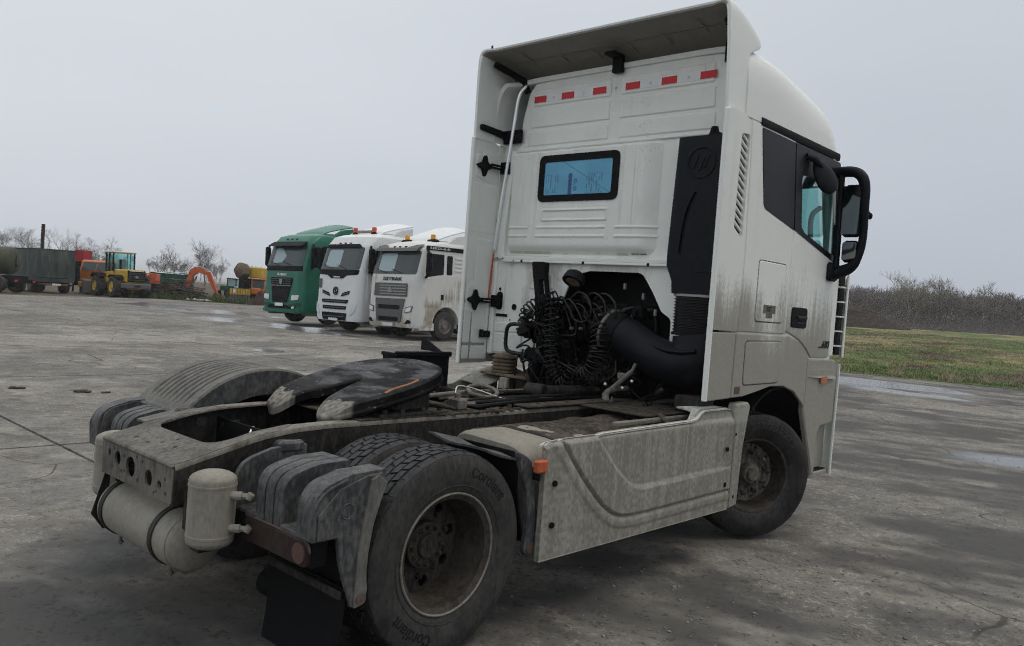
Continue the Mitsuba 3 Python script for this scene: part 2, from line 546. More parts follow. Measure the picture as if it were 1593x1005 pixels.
mat('m_lamp_red', grime((0.024, 0.0085, 0.0085), (0.034, 0.026, 0.022), 10.0, 0.36, 0.56), 0.4)
mat('m_lamp_brown', grime((0.095, 0.055, 0.044), (0.11, 0.094, 0.077), 10.0), 0.5)
mat('m_bolt', grime((0.11, 0.10, 0.09), (0.22, 0.20, 0.17), 30.0), 0.55)
mat('m_rust', grime((0.085, 0.058, 0.038), (0.185, 0.15, 0.108), 14.0), 0.85)
mat('m_under', grime((0.21, 0.205, 0.185), (0.27, 0.26, 0.23), 4.0, 0.3, 0.7), 0.8)
mat('m_seat', (0.10, 0.10, 0.105), 0.8)
mat('m_interior', (0.42, 0.43, 0.43), 0.7)


def grease_col(p, n, uv):
    a = fbm(p.x * 9, p.y * 3.5, p.z * 6, octaves=4)
    c = mix((0.005, 0.005, 0.0055), (0.020, 0.0185, 0.0175), smoothstep(0.35, 0.7, a))
    c = mix(c, (0.13, 0.133, 0.14), smoothstep(0.70, 0.80, noise(p.x * 75, p.y * 40, p.z * 60) * 0.6 + a * 0.4))
    tip = smoothstep(-0.045, -0.06, p.x + (fbm(p.x * 14, p.y * 14) - 0.5) * 0.16)
    return mix(c, mix((0.10, 0.09, 0.075), (0.30, 0.285, 0.245), noise(p.x * 60, p.y * 60)), tip * 0.9)


mat('m_grease', P(grease_col), P(lambda p, n, uv: dr.lerp(0.30, 0.62, smoothstep(0.3, 0.7, fbm(p.x * 14, p.y * 6, octaves=3)))),
    P(lambda p, n, uv: fbm(p.x * 26, p.y * 12, p.z * 10, octaves=3) * 0.006), specular=0.11)


def film_col(p, n, uv):
    y, z = p.y, p.z
    c = mix((0.085, 0.31, 0.50), (0.12, 0.40, 0.58), noise(y * 7, z * 9))
    def band(a, b, z0, z1):
        return dr.select((y > a) & (y < b) & (z > z0) & (z < z1), 1.0, 0.0)
    ln = dr.select((cell_rand(dr.floor(y / 0.012), dr.floor(z / 0.03)) > 0.45) & (dr.abs(y / 0.026 - dr.floor(y / 0.026) - 0.5) < 0.28), 1.0, 0.0)
    c = mix(c, (0.03, 0.11, 0.24), ln * (band(0.02, 0.20, 2.68, 2.86) + band(0.50, 0.64, 2.70, 2.86)) * 0.7)
    c = mix(c, (0.015, 0.035, 0.17), band(0.352, 0.392, 2.67, 2.86) * 0.9)
    d1 = dr.abs((z - 2.68) - (y + 0.06) * 0.55)
    c = mix(c, (0.04, 0.15, 0.27), smoothstep(0.008, 0.003, d1) * 0.6)
    return c


mat('m_film_ink', (0.03, 0.12, 0.30), 0.3)
mat('m_film', P(film_col), 0.12, clearcoat=0.8)
scene['m_glass'] = {'type': 'thindielectric', 'specular_transmittance': rgb(0.74, 0.93, 0.92), 'specular_reflectance': rgb(1, 1, 1)}
scene['m_glass_dark'] = {'type': 'thindielectric', 'specular_transmittance': rgb(0.35, 0.42, 0.42)}
mat('m_mirror', (0.20, 0.205, 0.215), 0.04, metallic=1.0)

# ---------------------------------------------------------------- ground
def sheet(poly, step, dz, thick=0.0):
    x0, y0, x1, y1 = poly.bounds
    m = trimesh.creation.extrude_polygon(poly, 1.0, engine='earcut')
    keep = m.face_normals[:, 2] > 0.9
    v, f = m.vertices.copy(), m.faces[keep]
    v, f = trimesh.remesh.subdivide_to_size(v, f, step, max_iter=14)
    t = trimesh.Trimesh(v, f, process=True)
    t.vertices[:, 2] = gz(t.vertices[:, 0], t.vertices[:, 1]) + dz
    return t


def polar_sheet(dz):
    """one sheet from underfoot to the horizon"""
    r = np.r_[0.01, np.geomspace(1.2, 2400, 90)]
    th = np.linspace(0, 2 * PI, 97)
    R, A = np.meshgrid(r, th, indexing='ij')
    x, y = CAM[0] + R * np.cos(A), CAM[1] + R * np.sin(A)
    far = ss(150, 900, R)
    Pz = np.stack([x, y, gz(x, y) * (1 - far) + dz - 6 * far], -1)
    m = grid(Pz)
    if m.face_normals[:, 2].mean() < 0:
        m.invert()
    return m


k = obj('ground', polar_sheet(-0.06), 'm_dirt', smooth=True)
labels[k] = {'kind': 'structure', 'label': 'bare brown soil around the yard'}
YARD_X = 23.9
yard = Polygon([(-14, -26), (YARD_X + 2.0, -26), (YARD_X + 1.1, 1.5), (YARD_X, 8.0), (YARD_X + 2, 22), (27.4, 47.0), (22.1, 53.2), (11.7, 49.6), (-14, 42)])
k = obj('yard', sheet(yard, 1.6, -0.022), 'm_asphalt', smooth=True)
labels[k] = {'kind': 'structure', 'label': 'worn wet concrete and asphalt yard'}
yk = k
slab_area = yard.intersection(Polygon([(-14, -1.1), (-0.5, -1.1), (1.0, 0.9), (31, 19.5), (31, 60), (-14, 60)]))
SX, SY = 7.35, 5.5
for i in range(-2, 5):
    for j in range(-2, 10):
        r = sbox(0.15 + i * SX + 0.02, 4.6 + j * SY + 0.02, 0.15 + (i + 1) * SX - 0.02, 4.6 + (j + 1) * SY - 0.02).intersection(slab_area)
        if r.is_empty or r.area < 1:
            continue
        r = r.buffer(-0.03).buffer(0.03)
        rr = dens(np.array(r.exterior.coords)[:-1], 1.2)
        pg = Polygon(rr)
        m = trimesh.creation.extrude_polygon(pg, 0.05, engine='earcut')
        v, f = trimesh.remesh.subdivide_to_size(m.vertices, m.faces, 1.9, max_iter=8)
        m = trimesh.Trimesh(v, f, process=True)
        m.vertices[:, 2] += gz(m.vertices[:, 0], m.vertices[:, 1]) - 0.05
        obj('slab', m, 'm_asphalt', yk, smooth=30)

field = Polygon([(YARD_X + 2.0, -26), (YARD_X + 1.1, 1.5), (YARD_X, 8.0), (YARD_X, 15), (60, 40), (190, 120), (330, 0), (220, -170), (60, -120)])
fm = sheet(field, 6.0, -0.012)
k = obj('field', fm, 'm_field', smooth=True)
labels[k] = {'kind': 'structure', 'label': 'rough grass field beyond the yard edge'}

rng = np.random.default_rng(11)


def blades(xy, h, w, n_per, spread, seed):
    r = np.random.default_rng(seed)
    k = len(xy)
    c = np.repeat(xy, n_per, 0) + r.normal(0, spread, (k * n_per, 2))
    hh = np.repeat(h, n_per) * r.uniform(0.5, 1.2, k * n_per)
    a = r.uniform(0, 2 * PI, k * n_per)
    lean = r.normal(0, 0.4, (k * n_per, 2)) * hh[:, None]
    z = gz(c[:, 0], c[:, 1]) - 0.03
    dx, dy = np.cos(a) * w / 2, np.sin(a) * w / 2
    p0 = np.stack([c[:, 0] - dx, c[:, 1] - dy, z], 1)
    p1 = np.stack([c[:, 0] + dx, c[:, 1] + dy, z], 1)
    p2 = np.stack([c[:, 0] + lean[:, 0], c[:, 1] + lean[:, 1], z + hh], 1)
    v = np.stack([p0, p1, p2], 1).reshape(-1, 3)
    return trimesh.Trimesh(v, np.arange(len(v)).reshape(-1, 3), process=False)


n = 46000
x = YARD_X + 0.2 + 66 * rng.random(n) ** 1.7
y = -20 + 42 * rng.random(n) + (x - 24) * 0.2
near = np.stack([x, y], 1)
ok = np.array([True] * n)
ex = np.where(y < 1.5, YARD_X + 1.1 + (1.5 - y) * 0.033, np.where(y < 8, YARD_X + 1.1 - (y - 1.5) * 0.17, YARD_X)) + 0.15
ok &= x > ex
hgt = 0.05 + 0.16 * meshkit.fbm(np.stack([x * 0.3, y * 0.3, x * 0], 1), 3, 3) ** 1.5
k = obj('field_grass', blades(near[ok], hgt[ok], 0.022, 3, 0.09, 4), 'm_grass', smooth=False)
stuff(k, 'short green and straw coloured grass of the field')
labels[k]['category'] = 'grass'
# ================================================================ the tractor unit in front
t = thing('tractor_truck', 'white high-roof tractor unit without trailer, its bare chassis and fifth wheel towards us', 'truck')
RZ, FZ, WB, R = 0.487, 0.500, 3.520, 0.508


def P_(name, mesh, m, smooth=30, parent=None):
    return obj(name, mesh, m, parent or t, smooth)


# ---- chassis frame
def rail_top(x):
    return np.interp(x, [-1.05, -0.62, -0.42, -0.2, 5], [0.877, 0.988, 1.015, 1.022, 1.022])


def rail_bot(x):
    return np.interp(x, [-1.05, -0.55, 5], [0.69, 0.755, 0.755])


xs = np.r_[np.linspace(-1.045, -0.2, 14), 0.4, 1.2, 2.4, 4.3]
for s in (-1, 1):
    web = np.vstack([np.stack([xs, rail_top(xs) - 0.004], 1), np.stack([xs, rail_bot(xs)], 1)[::-1]])
    fr = P_('frame_rail', panel(web, 'y', s * 0.409, s * 0.418, 0.002), 'm_frame')
    A = np.stack([np.stack([xs, np.full_like(xs, y), rail_top(xs) + dz], 1) for y, dz in ((s * 0.420, -0.012), (s * 0.416, 0.0), (s * 0.405, 0.004), (s * 0.335, 0.004), (s * 0.330, 0.0))], 1)
    P_('top_flange', shell(A, A - [0, 0, 0.009]), 'm_flange', 40, fr)
    B = np.stack([np.stack([xs, np.full_like(xs, y), rail_bot(xs)], 1) for y in (s * 0.417, s * 0.335)], 1)
    P_('bottom_flange', shell(B, B + [0, 0, 0.008]), 'm_frame', 40, fr)

# rear crossmember: holed end plate, top gusset
plate = Polygon(rp([(-0.404, 0.695), (0.404, 0.695), (0.41, 0.80), (0.41, 0.868), (-0.41, 0.868), (-0.41, 0.80)], [0.02, 0.02, 0.01, 0.02, 0.02, 0.01]))
holes = [(0.055, 0.785, 0.052), (0.215, 0.80, 0.037), (-0.155, 0.772, 0.040), (0.318, 0.812, 0.019), (-0.275, 0.765, 0.020), (0.135, 0.825, 0.010), (0.160, 0.742, 0.010),
         (-0.015, 0.845, 0.010), (-0.035, 0.735, 0.011), (-0.08, 0.835, 0.008), (0.12, 0.752, 0.008), (-0.245, 0.725, 0.008), (-0.22, 0.715, 0.008), (-0.33, 0.80, 0.009), (0.26, 0.84, 0.006), (-0.345, 0.735, 0.010), (0.275, 0.745, 0.008)]
for y, z, r in holes:
    plate = plate.difference(Point(y, z).buffer(r, 10))
cm = P_('rear_crossmember', extr(plate, 'x', -1.050, -1.038), 'm_beam', False)
gus = Polygon(rp([(-1.05, -0.41), (-0.50, -0.41), (-0.40, -0.34), (-0.40, 0.34), (-0.50, 0.41), (-1.05, 0.41)], 0.03))
gus = gus.difference(Polygon(rp([(-0.825, -0.325), (0.2, -0.325), (0.2, 0.335), (-0.825, 0.335)], 0.13, 9)))
for y, x in ((0.21, -0.96), (-0.02, -0.93), (-0.06, -0.87), (-0.16, -0.93), (0.06, -0.97)):
    gus = gus.difference(Point(x, y).buffer(0.011, 8))


def gus_f(u, v, w):
    return np.stack([u, v, rail_top(u) + 0.0055 - 0.008 + w], -1)


P_('gusset_plate', wrap(gus, 0.008, gus_f, 0.09), 'm_beam', 20, cm)
bend = [(-1.046, y, 0.868 + 0.004) for y in np.linspace(-0.405, 0.405, 12)]
P_('bent_edge', tube(bend, 0.0105, 8), 'm_beam', True, cm)
for s in (-1, 1):
    P_('corner_web', box(-1.045, -0.99, s * 0.405 - 0.006, s * 0.405 + 0.006, 0.70, 0.862), 'm_black', False, cm)
for x0, hh in ((-0.42, 0.16), (0.62, 0.18), (1.9, 0.18), (3.2, 0.2)):
    P_('crossmember', cat([box(x0, x0 + 0.012, -0.408, 0.408, 0.79, 0.79 + hh), box(x0 - 0.06, x0 + 0.06, -0.40, 0.40, 0.78, 0.789)]), 'm_black', False)

# inside the frame: axle, springs, brackets, hoses
ax = P_('rear_axle', cat([lathe([(0.0, -0.95), (0.075, -0.95), (0.085, -0.4), (0.12, -0.28), (0.25, -0.17), (0.275, 0.0), (0.25, 0.17), (0.12, 0.28), (0.085, 0.4), (0.075, 0.95), (0, 0.95)], (0, 0, RZ), (0, 1, 0), 28),
                          lathe([(0, -0.28), (0.16, -0.28), (0.21, -0.1), (0.21, 0.1), (0, 0.1)], (0.12, 0, RZ + 0.02), (-1, 0, 0), 24)]), 'm_black', 40)
P_('drive_shaft', cyl((0.35, 0, 0.60), (3.0, 0, 0.72), 0.055, 14), 'm_frame', 40)
for s in (-1, 1):
    for k in range(3):
        z = 0.62 + k * 0.028
        pts = [(x, s * 0.47, z + 0.05 * ((x / 0.85) ** 2) * (1 - 0.1 * k)) for x in np.linspace(-0.8 + 0.12 * k, 0.8 - 0.12 * k, 14)]
        A = np.array([[(p[0], p[1] - 0.045, p[2]), (p[0], p[1] + 0.045, p[2])] for p in pts])
        P_('leaf_spring', shell(A, A + [0, 0, 0.024]), 'm_frame', 40)
    P_('spring_bracket', box(-0.92, -0.78, s * 0.43, s * 0.51, 0.52, 0.75, 0.03), 'm_frame')
    P_('shock_absorber', cat([cyl((-0.30, s * 0.30, 0.45), (-0.34, s * 0.33, 0.72), 0.042, 14), cyl((-0.34, s * 0.33, 0.72), (-0.37, s * 0.35, 0.93), 0.055, 14)]), 'm_frame', 40)
    P_('brake_chamber', lathe([(0, 0), (0.06, 0), (0.085, 0.03), (0.085, 0.12), (0.06, 0.16), (0, 0.16)], (-0.28, s * 0.62, 0.62), (-1, 0, 0.3), 20), 'm_black', 40)
rs = random.Random(5)
for k in range(9):
    y0, y1 = rs.uniform(-0.3, 0.3), rs.uniform(-0.36, 0.36)
    x0 = rs.uniform(-0.75, -0.45)
    P_('air_line', rod([(x0, y0, rs.uniform(0.60, 0.72)), (x0 + 0.1, y0 + rs.uniform(-0.1, 0.1), 0.80), (x0 + 0.25, (y0 + y1) / 2, rs.uniform(0.72, 0.84)), (x0 + 0.45, y1, 0.72)], 0.009, 6), 'm_hose', True)
P_('pale_cable', rod([(-0.36, 0.10, 0.93), (-0.40, 0.05, 0.94), (-0.46, -0.03, 0.91), (-0.50, -0.07, 0.84), (-0.51, -0.08, 0.78)], 0.006, 6), 'm_reflect', True)
P_('brake_valve', cat([box(-0.62, -0.50, 0.02, 0.14, 0.66, 0.78, 0.02), cyl((-0.56, 0.08, 0.78), (-0.56, 0.08, 0.83), 0.03, 12), box(-0.70, -0.60, -0.16, -0.07, 0.66, 0.73, 0.01)]), 'm_black')
P_('spring_seat', cyl((-0.05, -0.20, 0.99), (-0.05, -0.33, 0.99), 0.05, 18, bev=0.01), 'm_frame', 40)

# ---- air tanks at the tail
def tank_prof(r, L, d=0.05):
    a = np.linspace(0, PI / 2, 7)
    cap = [(r * math.sin(q), d - d * math.cos(q)) for q in a]
    return cap + [(r, 0.06), (r + 0.002, 0.062), (r + 0.002, 0.072), (r, 0.074)] + [(r, L - 0.074), (r + 0.002, L - 0.072), (r + 0.002, L - 0.062), (r, L - 0.06)] + [(q, L - h) for q, h in cap[::-1]]


TX, TZ = -0.905, 0.488
k = P_('air_tank', lathe(tank_prof(0.142, 0.92, 0.07), (TX, -0.42, TZ), (0, 1, 0), 40), 'm_tank', 40)
for y in (-0.205, 0.395):
    P_('strap', lathe([(0.1435, -0.019), (0.149, -0.019), (0.149, 0.019), (0.1435, 0.019)], (TX, y, TZ), (0, 1, 0), 40, True), 'm_frame', 30, k)
    P_('strap_bolt', cat([cyl((TX - 0.03, y, TZ - 0.150), (TX - 0.03, y, TZ - 0.20), 0.008, 8), cyl((TX - 0.03, y, TZ - 0.19), (TX - 0.03, y, TZ - 0.178), 0.016, 6)]), 'm_bolt', 30, k)
P_('tank_bracket', panel([(TX - 0.165, TZ - 0.03), (TX - 0.10, TZ - 0.12), (TX + 0.10, TZ - 0.06), (TX + 0.12, TZ + 0.20), (TX - 0.10, TZ + 0.20)], 'y', 0.46, 0.468, 0.003), 'm_frame', 30, k)
P_('hanger', box(TX - 0.03, TX + 0.09, -0.24, -0.17, TZ + 0.15, 0.76, 0.01), 'm_frame', 30, k)
for s in (-1, 1):
    k = P_('air_tank', lathe(tank_prof(0.106, 0.365, 0.045), (-0.925, s * 0.548, 0.513), (0, 0, 1), 36), 'm_tank', 40)
    P_('tank_mount', box(-0.96, -0.89, s * 0.42, s * 0.50, 0.62, 0.78, 0.01), 'm_frame', 30, k)
    if s < 0:
        for z, l in ((0.772, 0.055), (0.622, 0.06)):
            P_('fitting', cat([cyl((-0.88, -0.635, z), (-0.845, -0.672, z), 0.02, 12), cyl((-0.845, -0.672, z), (-0.825, -0.692, z), 0.014, 6), cyl((-0.825, -0.692, z - 0.012), (-0.815, -0.702, z + 0.012), 0.017, 8)]), 'm_tank', 30, k)
P_('tow_jaw', cat([box(-0.62, -0.42, -0.64, -0.52, 0.24, 0.66, 0.03), cyl((-0.56, -0.68, 0.27), (-0.56, -0.48, 0.27), 0.07, 16)]), 'm_black')

# ---- wheels
def tyre_mesh(c, yo, w=0.305, zmin=0.0, inner=False):
    """yo: y of the outer sidewall bulge; the axle along y"""
    s = w / 0.31
    half = [(0.290, -0.112), (0.302, -0.128), (0.335, -0.143), (0.385, -0.154), (0.425, -0.1555), (0.445, -0.151), (0.448, -0.152), (0.466, -0.146), (0.486, -0.140), (0.4945, -0.131), (0.4965, -0.12), (0.4975, 0.0)]
    prof = [(r, h * s) for r, h in half]
    prof = prof + [(r, -h) for r, h in prof[-2::-1]]
    m = lathe(prof + [(0.285, 0.1), (0.285, -0.1)], (c[0], yo + w / 2, c[1]), (0, 1, 0), 88, True)
    return m


def flatten(m, zmin):
    m.vertices[:, 2] = np.maximum(m.vertices[:, 2], zmin + 0.002)
    return m


def tread(c, yo, w, rows, pitch, seed, zmin):
    rg = np.random.default_rng(seed)
    yc = yo + w / 2
    out = []
    for k, (a, b, off, slant, pk) in enumerate(rows):
        n = int(round(2 * PI * R / pk))
        for i in range(n):
            th0 = (i + off) * 2 * PI / n
            dth = 2 * PI / n
            g = 0.0075 / R
            V = []
            for rr in (0.490, R - (0.004 if k in (0, len(rows) - 1) else 0) - rg.uniform(0, 0.0012)):
                ins = 0 if rr < 0.5 else 0.0012
                for yy, sl in ((a + ins, -slant), (b - ins, slant)):
                    for th in (th0 + g + sl * dth, th0 + dth - g + sl * dth):
                        ro = rr - (0.010 if (k == 0 and yy < a + 0.01) or (k == len(rows) - 1 and yy > b - 0.01) else 0)
                        V.append((c[0] + ro * math.cos(th), yc + yy, c[1] + ro * math.sin(th)))
            out.append(V)
    V = np.array(out)
    F = np.array([[4, 5, 7], [4, 7, 6], [0, 1, 5], [0, 5, 4], [2, 6, 7], [2, 7, 3], [0, 4, 6], [0, 6, 2], [1, 3, 7], [1, 7, 5]])
    f = (F[None] + (np.arange(len(V)) * 8)[:, None, None]).reshape(-1, 3)
    m = trimesh.Trimesh(V.reshape(-1, 3), f, process=False)
    ctr = np.repeat(V.mean(1), len(F), 0)
    if ((m.triangles_center - ctr) * m.face_normals).sum() < 0:
        m.invert()
    return flatten(m, zmin)


DRIVE = [(-0.136, -0.094, 0.0, 0.0, 0.104), (-0.086, -0.050, 0.5, 0.08, 0.080), (-0.043, -0.004, 0.0, 0.10, 0.080), (0.004, 0.043, 0.45, -0.10, 0.080), (0.050, 0.086, 0.9, -0.08, 0.080), (0.094, 0.136, 0.5, 0.0, 0.104)]
STEER = [(-0.136, -0.085, 0, 0, 0.20), (-0.074, -0.03, 0, 0, 0.20), (-0.02, 0.02, 0, 0, 0.2), (0.03, 0.074, 0, 0, 0.2), (0.085, 0.136, 0, 0, 0.2)]


def side_text(s, c, y, r, th0, h, depth=0.004, out=-1):
    """raised letters on a sidewall, reading clockwise seen from outside (y falling towards the viewer)"""
    m = text(s, h, depth, True)
    v, f = trimesh.remesh.subdivide_to_size(m.vertices, m.faces, 0.03, max_iter=4)
    th = th0 - v[:, 0] / r
    rr = r + v[:, 1]
    bulge = np.interp(rr, [0.335, 0.385, 0.425, 0.445, 0.466], [-0.0125, -0.0015, 0.0, -0.0045, -0.0095])
    w = np.stack([c[0] + rr * np.cos(th), np.full(len(v), y) + out * (bulge + v[:, 2] - 0.0015), c[1] + rr * np.sin(th)], 1)
    return fix(trimesh.Trimesh(w, f, process=False))


def ring_at(r, n, off=0.0):
    return [(r * math.cos(2 * PI * (i + off) / n), r * math.sin(2 * PI * (i + off) / n)) for i in range(n)]


def rear_wheel(side, outer, seed):
    """side -1 right, 1 left"""
    w = 0.305
    yo = -1.193 if outer else -0.852
    c = (0.0, RZ)
    wk = numbered(t + '__rear_wheel')

    def side_of(m):
        if side > 0:
            m = m.copy()
            m.vertices[:, 1] *= -1
            m.invert()
        return m
    ty = flatten(tyre_mesh(c, yo, w), 0.0)
    P_('tyre', side_of(ty), 'm_tyre', 40, wk)
    P_('tread', side_of(tread(c, yo, w, DRIVE, 0.07, seed, 0.0)), 'm_tread', False, wk)
    if not outer:
        P_('rim', side_of(lathe([(0.285, 0), (0.30, 0.0), (0.30, 0.012), (0.27, 0.02), (0.27, 0.22), (0.285, 0.22)], (0, yo + 0.03, RZ), (0, 1, 0), 40, True)), 'm_rim', 40, wk)
        return
    y0 = yo + 0.022
    P_('rim', side_of(lathe([(0.296, 0.0), (0.268, 0.016), (0.262, 0.05), (0.258, 0.10), (0.249, 0.125), (0.246, 0.20), (0.250, 0.25), (0.286, 0.26), (0.286, 0.02), (0.300, 0.012)], (0, y0, RZ), (0, 1, 0), 56, True)), 'm_rim', 30, wk)
    P_('rim_lip', side_of(lathe([(0.293, -0.002), (0.299, -0.007), (0.305, -0.004), (0.305, 0.014), (0.293, 0.012)], (0, y0, RZ), (0, 1, 0), 72, True)), 'm_rimlip', 40, wk)
    disc = Point(0, 0).buffer(0.246, 24).difference(Point(0, 0).buffer(0.10, 16))
    for x, z in ring_at(0.205, 8, 0.25):
        disc = disc.difference(Point(x, z).buffer(0.030, 10))
    d = extr(disc, 'y', 0, 0.014)
    d.apply_translation((0, y0 + 0.215, RZ))
    P_('disc', side_of(d), 'm_rim', 30, wk)
    P_('hub', side_of(lathe([(0.0, -0.075), (0.055, -0.075), (0.062, -0.07), (0.066, -0.055), (0.118, -0.048), (0.122, -0.04), (0.122, 0.02), (0.155, 0.03), (0, 0.03)], (0, y0 + 0.215, RZ), (0, 1, 0), 32)), 'm_rim', 35, wk)
    for x, z in ring_at(0.094, 12):
        P_('axle_bolt', side_of(cat([cyl((x, y0 + 0.167, RZ + z), (x, y0 + 0.145, RZ + z), 0.0115, 6), cyl((x, y0 + 0.15, RZ + z), (x, y0 + 0.137, RZ + z), 0.006, 8)])), 'm_mud', 30, wk)
    for x, z in ring_at(0.1675, 10, 0.5):
        P_('wheel_nut', side_of(cat([cyl((x, y0 + 0.217, RZ + z), (x, y0 + 0.195, RZ + z), 0.016, 6), cyl((x, y0 + 0.20, RZ + z), (x, y0 + 0.187, RZ + z), 0.010, 8)])), 'm_rim', 30, wk)
    if side < 0:
        P_('lettering', side_text('Cordiant', c, yo, 0.388, math.radians(76), 0.049), 'm_letter', False, wk)
        P_('lettering', side_text('Cordiant', c, yo, 0.388, math.radians(256), 0.049), 'm_letter', False, wk)
        P_('lettering', side_text('315/70 R22.5', c, yo, 0.400, math.radians(168), 0.020, 0.003), 'm_tyre', False, wk)
    P_('sidewall_ring', side_of(lathe([(0.338, 0.0095), (0.341, 0.0065), (0.344, 0.0085)], (0, yo, RZ), (0, 1, 0), 80)), 'm_tyre', 40, wk)


rear_wheel(-1, True, 1)
rear_wheel(-1, False, 2)
rear_wheel(1, True, 3)
rear_wheel(1, False, 4)


def front_wheel(side):
    w, yo, c = 0.305, -1.172, (WB, FZ)
    wk = numbered(t + '__front_wheel')

    steer = rot(-30 if side < 0 else -25, (0, 0, 1), (WB, side * 0.90, 0))

    def so(m):
        m = m.copy()
        if side > 0:
            m.vertices[:, 1] *= -1
            m.invert()
        m.apply_transform(steer)
        return m
    zm = FZ - 0.494
    P_('tyre', so(flatten(tyre_mesh(c, yo, w), zm)), 'm_tyre_wet', 40, wk)
    P_('tread', so(tread(c, yo, w, STEER, 0.2, 7, zm)), 'm_tyre_wet', False, wk)
    y0 = yo + 0.022
    P_('rim', so(lathe([(0.300, 0.0), (0.285, 0.004), (0.272, 0.03), (0.262, 0.10), (0.250, 0.14), (0.235, 0.155), (0.2, 0.16), (0.2, 0.18), (0.286, 0.2), (0.286, 0.02), (0.303, 0.012)], (WB, y0, FZ), (0, 1, 0), 56, True)), 'm_rim', 30, wk)
    disc = Point(0, 0).buffer(0.236, 24).difference(Point(0, 0).buffer(0.115, 16))
    for x, z in ring_at(0.212, 10):
        disc = disc.difference(Point(x, z).buffer(0.014, 8))
    d = extr(disc, 'y', 0, 0.02)
    d.apply_translation((WB, y0 + 0.135, FZ))
    P_('disc', so(d), 'm_hubdust', 30, wk)
    P_('hub', so(lathe([(0, -0.115), (0.045, -0.115), (0.052, -0.11), (0.055, -0.09), (0.072, -0.085), (0.080, -0.075), (0.084, -0.01), (0.12, 0.0), (0.12, 0.03), (0, 0.03)], (WB, y0 + 0.135, FZ), (0, 1, 0), 28)), 'm_hubdust', 35, wk)
    for x, z in ring_at(0.1675, 10, 0.3):
        P_('wheel_nut', so(cat([cyl((WB + x, y0 + 0.136, FZ + z), (WB + x, y0 + 0.098, FZ + z), 0.0195, 6), cyl((WB + x, y0 + 0.10, FZ + z), (WB + x, y0 + 0.068, FZ + z), 0.013, 8)])), 'm_hubdust', 30, wk)
    if side < 0:
        P_('lettering', so(side_text('315/70 R22.5', c, yo, 0.385, math.radians(104), 0.05, 0.004)), 'm_tyre', False, wk)


front_wheel(-1)
front_wheel(1)
P_('front_axle', cyl((WB, -0.95, FZ), (WB, 0.95, FZ), 0.06, 14), 'm_black', 40)

